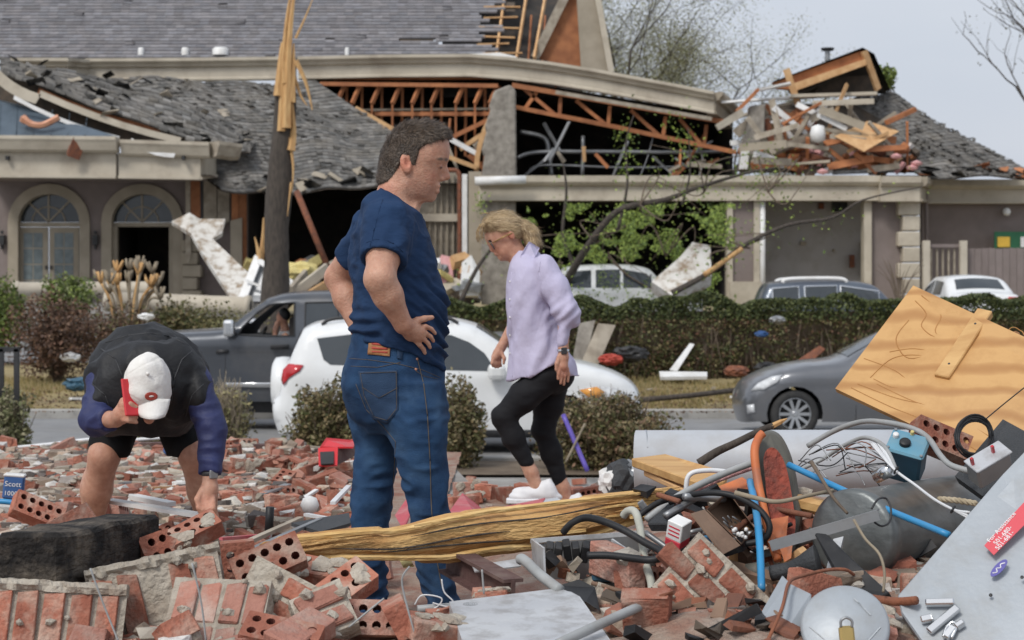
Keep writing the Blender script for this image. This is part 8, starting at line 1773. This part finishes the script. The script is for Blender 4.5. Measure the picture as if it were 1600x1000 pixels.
tube1('twig', 'brown twig slanting over the blue pipe to the angle iron', 'twig', [(1268, 722, 5.1), (1285, 750, 5.0), (1304, 780, 4.95), (1324, 802, 4.9)], (.006, .004), M['twig'])
tube1('twig', 'forked thin twig in front of the barrel', 'twig', [(1334, 812, 4.72), (1352, 842, 4.68), (1374, 866, 4.62), (1382, 895, 4.58), (1380, 925, 4.55)], (.004, .0035), M['pale_branch'])
for k in range(120):
    x, y = rr.uniform(1000, 1430), rr.uniform(765, 1000); D = 5.35-(y-745)/245*.75+rr.uniform(.05, .28); s_ = rr.uniform(.02, .075); b = MB(); kind = rr.choice(('metal', 'wood', 'plastic', 'brick'))
    if kind == 'brick': lump(b, P(x, y, D), s_*.8, rr, 0, .7)
    else: b.box(P(x, y, D), (s_*rr.uniform(1, 3), s_*.7, s_*rr.uniform(.15, .6)), Euler((rr.uniform(-1, 1), rr.uniform(-1, 1), rr.uniform(-2, 2))).to_matrix(), jit=.006)
    T1('scrap_piece', {'metal': 'grey metal scrap jammed in the heap of electrical gear', 'wood': 'broken wood scrap jammed in the heap of electrical gear', 'plastic': 'black plastic scrap jammed in the heap of electrical gear', 'brick': 'brick shard jammed in the heap of electrical gear'}[kind], 'scrap', b, {'metal': M['metal_grey'], 'wood': rr.choice((M['raw_wood'], M['cardboard'], M['weathered'])), 'plastic': M['black_rubber'], 'brick': rr.choice((M['brick'], M['mortar']))}[kind], group='scraps jammed in the heap, '+kind)
for k in range(30):
    x, y = rr.uniform(1000, 1330), rr.uniform(770, 960); tube1('scrap_pipe', 'short dark pipe or rod end sticking out of the heap', 'pipe', [(x, y, 5.15), (x+rr.choice((-1, 1))*rr.uniform(30, 75), y+rr.uniform(-20, 40), 5.08)], rr.uniform(.004, .011), rr.choice((M['rust'], M['olive_plastic'], M['metal_grey'], M['black_rubber'])), group='pipe ends in the heap')
for k in range(90):
    y_ = rr.uniform(4.3, 5.05); x_ = rr.uniform(150, 480)/FPX*y_; z_ = HM[int((x_-X0)/CS), int((y_-Y0)/CS)]+.012; b = MB(); s_ = rr.uniform(.02, .06); b.box((x_, y_, z_), (s_*rr.uniform(1, 3), s_*.8, s_*rr.uniform(.2, .6)), Euler((rr.uniform(-.5, .5), rr.uniform(-.5, .5), rr.uniform(0, 3))).to_matrix(), jit=.006); kd = rr.choice(('rust', 'deck', 'cardboard', 'black_rubber'))
    T1('heap_scrap', {'rust': 'rusty brown scrap between the zinc box and the meter cover', 'deck': 'dark wood scrap between the zinc box and the meter cover', 'cardboard': 'brown cardboard scrap between the zinc box and the meter cover', 'black_rubber': 'black scrap between the zinc box and the meter cover'}[kd], 'scrap', b, M[kd], group='scraps by the zinc box, '+kd)
tube1('rust_board', 'rusty flat bar under the grey cabinet door', 'bar', [(1360, 935, 4.6), (1400, 940, 4.55), (1432, 938, 4.5)], .011, M['rust'])
# brown channel and strips in front of the jeans
b = MB(); p, q_ = P(700, 872, 5.35), P(802, 928, 4.9); b.beam(p, q_, .012, .075); b.beam(p+Vector((0, 0, .036)), q_+Vector((0, 0, .036)), .06, .01); b.beam(p-Vector((0, 0, .036)), q_-Vector((0, 0, .036)), .06, .01); T1('steel_channel', 'dark brown steel channel slanting beside the foot of the standing person', 'channel', b, M['maroon'])
b, _ = slab_([(738, 884, 5.1), (812, 872, 5.15), (814, 884, 5.1), (742, 893, 5.05)], .004); T1('zinc_strip', 'pale zinc strip above the brown channel', 'strip', b, M['zinc'])
b = MB(); cyl(b, P(652, 952, 4.78), P(706, 948, 4.8), .011, 14); T1('pvc_stub', 'short grey pipe stub left of the zinc box', 'pipe', b, M['grey_cable'], True)
for a_ in (((648, 945), (660, 930), (690, 935), (680, 950), (655, 948)), ((690, 905), (694, 925), (708, 940), (700, 948), (676, 942))): tube1('string', 'tangled white string by the pipe stub', 'string', [(x, y, 4.78) for x, y in a_], .0022, M['white_cable'], n=5, group='tangled string')
for lst in (((141, 888), (160, 940), (186, 1005)), ((300, 880), (314, 940), (322, 1005)), ((545, 980), (575, 955), (600, 935)), ((640, 885), (628, 905), (634, 940), (648, 990)), ((753, 890), (756, 928))): tube1('wire_tie', 'thin pale wire tie sticking out of the foreground masonry', 'wire', [(x, y, 4.42) for x, y in lst], .0026, M['grey_cable'], n=5, group='wire ties in the foreground')
b, _ = slab_([(625, 876, 5.3), (640, 872, 5.3), (647, 884, 5.2), (630, 886, 5.2)], .003); T1('yellow_scrap', 'small bright yellow plastic scrap between the legs', 'scrap', b, M['insul_yellow'])
# ---------------------------------------------------------------- objects among the bricks behind
for pts, lb in ((((617, 805, 7.2), (636, 778, 7.5), (642, 800, 7.1), (630, 828, 6.9)), 'red sheet metal scrap seen between the legs of the standing person'), (((698, 806, 7.4), (722, 772, 8.3), (752, 796, 8.2), (742, 806, 7.4)), 'bent red metal sheet right of the jeans'), (((744, 806, 7.6), (775, 796, 8.2), (852, 780, 8.6), (842, 796, 8.0), (790, 806, 7.5)), 'long red metal sheet under the sneaker of the walking person')):
    b, _ = slab_(pts, .006); T1('red_sheet', lb, 'metal sheet', b, M['red_sheet'])
b = MB(); b.beam(P(560, 779, 10.05), P(985, 778, 10.05), .10, .035); b.beam(P(560, 784, 10.1), P(985, 783, 10.1), .05, .06); T1('sill_beam', 'long maroon sill timber along the edge of the slab', 'beam', b, M['maroon'])
b, _ = slab_([(828, 783, 8.75), (872, 777, 8.75), (874, 790, 8.65), (830, 797, 8.65)], .05); T1('plastic_tub', 'pale translucent plastic tub lid in front of the sneaker', 'tub', b, M['pole_paint'])
b = MB(); b.beam(P(205, 704, 12.5), P(470, 706, 12.4), .12, .11, n=6, jit=.006); T1('landscape_timber', 'long brown timber lying along the far edge of the bricks', 'timber', b, M['maroon'])
b = MB(); b.tube(pathpx([(20, 700, 12.6), (80, 694, 12.6), (150, 686, 12.6), (200, 688, 12.6), (260, 684, 12.6), (300, 690, 12.6)], 4), .014, 6); T1('white_pipe', 'long thin white pipe lying along the far edge of the bricks', 'pipe', b, M['white_cable'], True)
rh = empty('red_metal_box', tuple(P(527, 725, 10.6)), 'bright red folded metal box with a dark opening among the bricks', 'box')
for pts, m in ((((497, 700, 10.5), (528, 698, 10.5), (527, 727, 10.4), (498, 728, 10.4)), 'phone_red'), (((500, 706, 10.47), (522, 705, 10.47), (521, 724, 10.38), (501, 725, 10.38)), 'black'), (((500, 698, 10.5), (510, 684, 10.6), (520, 688, 10.7), (557, 688, 10.8), (552, 698, 10.5)), 'phone_red'), (((528, 698, 10.5), (556, 690, 10.75), (556, 712, 10.7), (527, 727, 10.42)), 'maroon')):  # the black sheet stands in for the shade inside the opening
    b, _ = slab_(pts, .01); sub('panel', b, M[m], rh)
# toilet-tissue pack
c = P(22, 761, 7.9); tp_ = empty('paper_pack', tuple(c), 'navy blue paper product pack with white lettering standing in the bricks', 'package')
Mr = Euler((0, R(5), R(8))).to_matrix(); b = MB(); b.box(c, (.088, .07, .105), Mr, jit=.003); sub('wrapper', b, M['blue_print'], tp_, bevel=.008); b = MB(); b.box(c+Mr @ Vector((0, 0, .053)), (.09, .072, .012), Mr); sub('top_edge', b, M['white_paint'], tp_, bevel=.004)
xl_ = Mr @ Vector((1, 0, 0)); nf = Mr @ Vector((0, -1, 0))
for txt, z_, sz in (('Scott', .006, .032), ('1000', -.034, .028)): a_ = c+Mr @ Vector((-.037, -.0368, z_)); text_on(txt, a_, a_+xl_*.05, nf, sz, M['label_white'], tp_)
tube1('blue_hose', 'blue hose end lying on the bricks beside the charred beam', 'hose', [(-20, 783, 7.0), (10, 784, 7.0), (28, 788, 7.0), (38, 796, 7.0)], .011, M['blue_pipe'])
b = MB(); b.lathe([(0, -.042), (.028, -.03), (.042, 0), (.03, .03), (0, .042)], 20, Matrix.Translation(P(484, 789, 7.9))); T1('white_ball', 'white plastic ball lying in the bricks left of the jeans', 'ball', b, M['white_paint'], True)
b = MB(); cyl(b, P(420, 832, 6.6), P(422, 792, 6.6), .016, 14); T1('black_stub', 'black pipe stub standing upright in the bricks', 'pipe', b, M['black_rubber'], True)
b = MB(); b.beam(P(168, 782, 7.7), P(318, 806, 7.3), .06, .015); T1('white_plank', 'long white trim board lying behind the legs of the bending person', 'board', b, M['white_paint'])
b = MB(); b.beam(P(208, 776, 7.9), P(268, 788, 7.8), .06, .02); T1('white_plank', 'short white trim board piece stacked beside the long one', 'board', b, M['white_paint'])
for a_, c2, r_, lb, m in (((340, 868, 6.0), (470, 810, 6.8), .010, 'thin grey lath sloping toward the splintered timber', 'weathered'), ((395, 858, 5.6), (500, 812, 6.6), .008, 'grey metal rod sloping beside the grey lath', 'metal_grey'), ((520, 786, 7.2), (545, 760, 7.6), .009, 'white bent rod by the jeans', 'white_cable'), ((478, 804, 7.5), (540, 815, 7.2), .009, 'white rod lying under the white ball', 'white_cable'), ((345, 842, 6.6), (420, 836, 6.8), .008, 'pink plastic rod among the bricks', 'red_sheet')):
    b = MB(); b.beam(P(*a_), P(*c2), r_*2.4, r_*1.4); T1('thin_rod', lb, 'rod', b, M[m])
b, _ = slab_([(455, 822, 6.4), (545, 806, 6.9), (548, 822, 6.5), (500, 836, 6.2)], .012); T1('grey_board', 'dark grey board with a hole under it left of the jeans', 'board', b, M['charcoal'])
b = MB(); b.box(P(280, 704, 11.8), (.2, .1, .06), Euler((0, .1, .3)).to_matrix()); T1('blue_scrap', 'blue plastic scrap between the legs of the bending person', 'scrap', b, M['blue_print'], bevel=.01)
e = empty('white_rag', tuple(P(975, 745, 8.6)), 'black and white plastic wrapped bundle at the end of the fallen pole', 'bundle')
for x, y, r_, m in ((958, 752, .05, 'white_paint'), (972, 748, .06, 'charcoal'), (980, 742, .045, 'metal_grey'), (962, 762, .05, 'charcoal')): b = MB(); crumple(b, P(x, y, 8.2), r_*1.3, 1, 1.1); sub('fold', b, M[m], e)
tube1('purple_stick', 'purple plastic stick leaning in the bush', 'stick', [(880, 648, 18.4), (918, 736, 18.2)], .025, M['purple'], n=10)
tube1('grey_stick', 'grey bare stick leaning across the purple stick', 'stick', [(914, 662, 18.3), (884, 722, 18.2)], .012, M['pale_branch'], n=6)
# black railing at the left edge
e = empty('black_railing', tuple(P(8, 640, 19)), 'black metal railing at the planting bed edge', 'railing')
for x in (2, 26): b = MB(); b.beam(P(x, 735, 19), P(x, 545, 19), .05, .05); sub('post', b, M['black'], e)
b = MB(); b.beam(P(-40, 546, 19), P(30, 546, 19), .05, .05); sub('rail', b, M['black'], e); b = MB(); b.beam(P(-40, 620, 19), P(30, 620, 19), .04, .04); sub('rail', b, M['black'], e)
# ---------------------------------------------------------------- debris across the street
def far_slab(name, label, cat, pts, th, m): b, _ = slab_(pts, th); return T1(name, label, cat, b, M[m])
far_slab('broken_slab', 'grey broken wall board leaning on the hedge behind the walking person', 'wall board', ((905, 575, 32.9), (935, 505, 33.4), (962, 508, 33.5), (930, 580, 32.9)), .1, 'weathered')
far_slab('broken_slab', 'second grey board flat against the hedge beside the leaning one', 'wall board', ((893, 570, 33.2), (905, 505, 33.5), (930, 500, 33.5), (912, 575, 33.2)), .08, 'stone')
far_slab('white_plank', 'white plank standing slanted at the foot of the hedge', 'board', ((1046, 578, 33.0), (1078, 536, 33.4), (1085, 538, 33.4), (1058, 580, 33.0)), .05, 'white_paint')
far_slab('white_plank', 'white trim board flat on the grass at the foot of the hedge', 'board', ((1030, 580, 32.8), (1105, 581, 32.9), (1105, 588, 32.6), (1032, 589, 32.6)), .06, 'white_paint')
far_slab('brown_board', 'reddish brown board leaning at the hedge near the grey sedan', 'board', ((1238, 568, 33.0), (1280, 540, 33.3), (1290, 545, 33.3), (1262, 570, 33.0)), .05, 'rust')
b = MB(); b.tube([P(1000, 625, 29.8), P(1080, 618, 29.9), P(1172, 607, 30.1)], .045, 8); T1('dark_pole', 'long dark pole lying on the grass verge in front of the grey sedan', 'pole', b, M['bark'], True)
for x, y, D, r_, m, lb in ((955, 562, 32.6, .14, 'print_red', 'crumpled red cloth at the foot of the hedge'), (985, 553, 32.8, .2, 'black', 'black plastic bag at the foot of the hedge'), (1190, 522, 33.35, .08, 'blue_print', 'blue plastic caught in the hedge'), (1200, 575, 32.8, .16, 'black', 'black bag at the hedge foot near the sedan'), (1150, 580, 32.6, .14, 'rust', 'rusty crumpled scrap at the hedge foot'), (930, 582, 32.4, .14, 'metal_grey', 'crumpled grey foil on the grass'), (122, 600, 31.0, .16, 'teal_dark', 'teal crumpled cloth on the grass beside the brown azalea'), (110, 558, 32.4, .12, 'white_paint', 'white scrap caught in the brown azalea'), (228, 495, 34.5, .1, 'white_paint', 'white carton scrap on the reddish shrub'), (1215, 500, 33.3, .1, 'metal_grey', 'grey foil scrap caught in the hedge')):
    b = MB(); crumple(b, P(x, y, D), r_, 1.5, .7); T1('crumpled_scrap', lb, 'scrap', b, M[m])
for k in range(40):
    x = rr.uniform(0, 1600); y_ = rr.uniform(29.3, 32.8); b = MB(); c = Vector(((x-800)/FPX*y_, y_, gz(y_)+.03)); b.box(c, (rr.uniform(.05, .3), rr.uniform(.04, .12), rr.uniform(.02, .06)), Euler((rr.uniform(-.3, .3), rr.uniform(-.3, .3), rr.uniform(0, 3))).to_matrix(), jit=.01); mk_ = rr.choice(('weathered', 'white_paint', 'rust', 'brick'))
    T1('verge_scrap', {'weathered': 'grey wood scrap lying on the dry verge', 'white_paint': 'white scrap lying on the dry verge', 'rust': 'rusty scrap lying on the dry verge', 'brick': 'red brick shard lying on the dry verge'}[mk_], 'scrap', b, M[mk_], group='scraps on the verge, '+mk_)
# fallen porch columns, foam panel, crumpled duct
for a_, c2, r_, D, lb in (((22, 452), (244, 450), .2, 50, 'white fallen porch column lying behind the green shrub'), ((166, 470), (392, 478), .25, 47, 'thick cream fallen porch column lying below the dark doorway')):
    p, q_ = P(*a_, D), P(*c2, D-.3); b = MB(); b.tube([p, p.lerp(q_, .03), p.lerp(q_, .035), p.lerp(q_, .96), p.lerp(q_, .965), q_], [r_*1.15, r_*1.15, r_, r_*.92, r_*1.08, r_*1.08], 24); o = T1('fallen_column', lb, 'column', b, M['beige'], True)
    b = MB(); b.tube([q_-Vector((.02, 0, 0)), q_+Vector((.012, 0, 0))], r_*.6, 18); sub('painted_hollow', b, M['black'], o)  # black disc painted on for the shade of the hollow core
far_slab('foam_panel', 'torn white foam facade panel leaning at the broken porch corner', 'panel', ((268, 346, 54), (296, 332, 54), (312, 342, 54), (352, 342, 54), (347, 364, 53.8), (332, 373, 53.6), (387, 425, 52.5), (386, 466, 51.6), (362, 466, 51.6), (318, 400, 52.8), (298, 364, 53.6)), .15, 'foam')
e = empty('crumpled_duct', tuple(P(412, 475, 49)), 'crumpled silver framed canopy lying against the snapped trunk', 'canopy')
for pts, m in ((((400, 400, 49.5), (456, 440, 49), (448, 472, 48.5), (372, 470, 48.8)), 'metal_grey'), (((398, 398, 49.3), (410, 402, 49.2), (384, 470, 48.6), (370, 470, 48.7)), 'white_paint'), (((400, 399, 49.2), (458, 438, 48.9), (455, 448, 48.8), (402, 410, 49.1)), 'white_paint'), (((384, 436, 48.8), (450, 462, 48.4), (449, 466, 48.4), (383, 440, 48.8)), 'white_paint'), (((425, 416, 49.0), (430, 420, 49.0), (414, 470, 48.5), (408, 470, 48.5)), 'white_paint')): b, _ = slab_(pts, .04); sub('panel', b, M[m], e)
for k, (a_, c2, m, lb) in enumerate((((448, 468), (512, 418), 'beige', 'beige board sloping up behind the pickup cab'), ((470, 470), (520, 440), 'raw_wood', 'raw wood board sloping behind the pickup cab'), ((455, 455), (478, 428), 'weathered', 'weathered board stub behind the pickup cab'))):
    b = MB(); b.beam(P(*a_, 48), P(*c2, 49), .12, .26); T1('heap_board', lb, 'board', b, M[m])
b = MB(); crumple(b, P(468, 427, 50.5), .45, 1.3, .7); T1('insulation_clump', 'yellow insulation clump in the dark interior', 'insulation', b, M['insul_yellow'])
far_slab('crushed_facade', 'crushed beige facade block lying on the white suv in the carport', 'masonry', ((1018, 440, 48.5), (1062, 402, 48.8), (1082, 378, 49), (1110, 384, 49), (1112, 430, 48.5), (1050, 462, 48)), .5, 'foam')
far_slab('red_cloth', 'pink and red cloth heap beside the siding wall', 'cloth', ((676, 420, 56), (690, 398, 56), (706, 402, 56), (708, 440, 55.8), (678, 446, 55.8)), .3, 'insul_pink')
far_slab('white_sack', 'white sack hanging by the pillar beside the downpipe', 'sack', ((722, 410, 55), (736, 398, 55), (750, 425, 55), (748, 462, 54.8), (718, 462, 54.8)), .3, 'white_paint')
# wooden fence, posts and green sign at the right end
e = empty('wooden_fence', tuple(P(1560, 490, 54)), 'taupe wooden board fence by the white sedan', 'fence')
for i in range(11): x = 1512+i*11; b, _ = slab_(((x, 388+rr.uniform(-1, 1), 54), (x+10.4, 388, 54), (x+10.4, 500, 54), (x, 500, 54)), .04); sub('board', b, M['taupe'], e)
for x in (1442, 1500): b = MB(); b.beam(P(x+5, 500, 53.8), P(x+5, 376, 53.8), .2, .2); sub('post', b, M['beige'], e)
b = MB(); b.beam(P(1448, 384, 53.9), P(1502, 384, 53.9), .08, .1); sub('rail', b, M['taupe'], e)
for i in range(5): x = 1455+i*9; b = MB(); b.beam(P(x, 500, 54), P(x, 388, 54), .1, .04); sub('slat', b, M['weathered'], e)
sg_ = empty('green_sign', tuple(P(1578, 376, 59)), 'green sign board with a yellow panel above the fence', 'sign')
for pts, m in ((((1554, 362, 59), (1640, 362, 59), (1640, 388, 59), (1554, 388, 59)), 'sign_green'), (((1559, 370, 58.93), (1578, 370, 58.93), (1578, 386, 58.93), (1559, 386, 58.93)), 'sign_yellow'), (((1595, 370, 58.93), (1625, 370, 58.93), (1625, 386, 58.93), (1595, 386, 58.93)), 'white_paint')):
    if m not in M: mat(m, (.02, .13, .06) if m == 'sign_green' else (.72, .46, .06), rough=.6)
    b, _ = slab_(pts, .06); sub('sign_panel', b, M[m], sg_)
print('bricks', NB[0], 'objects', len(bpy.data.objects))
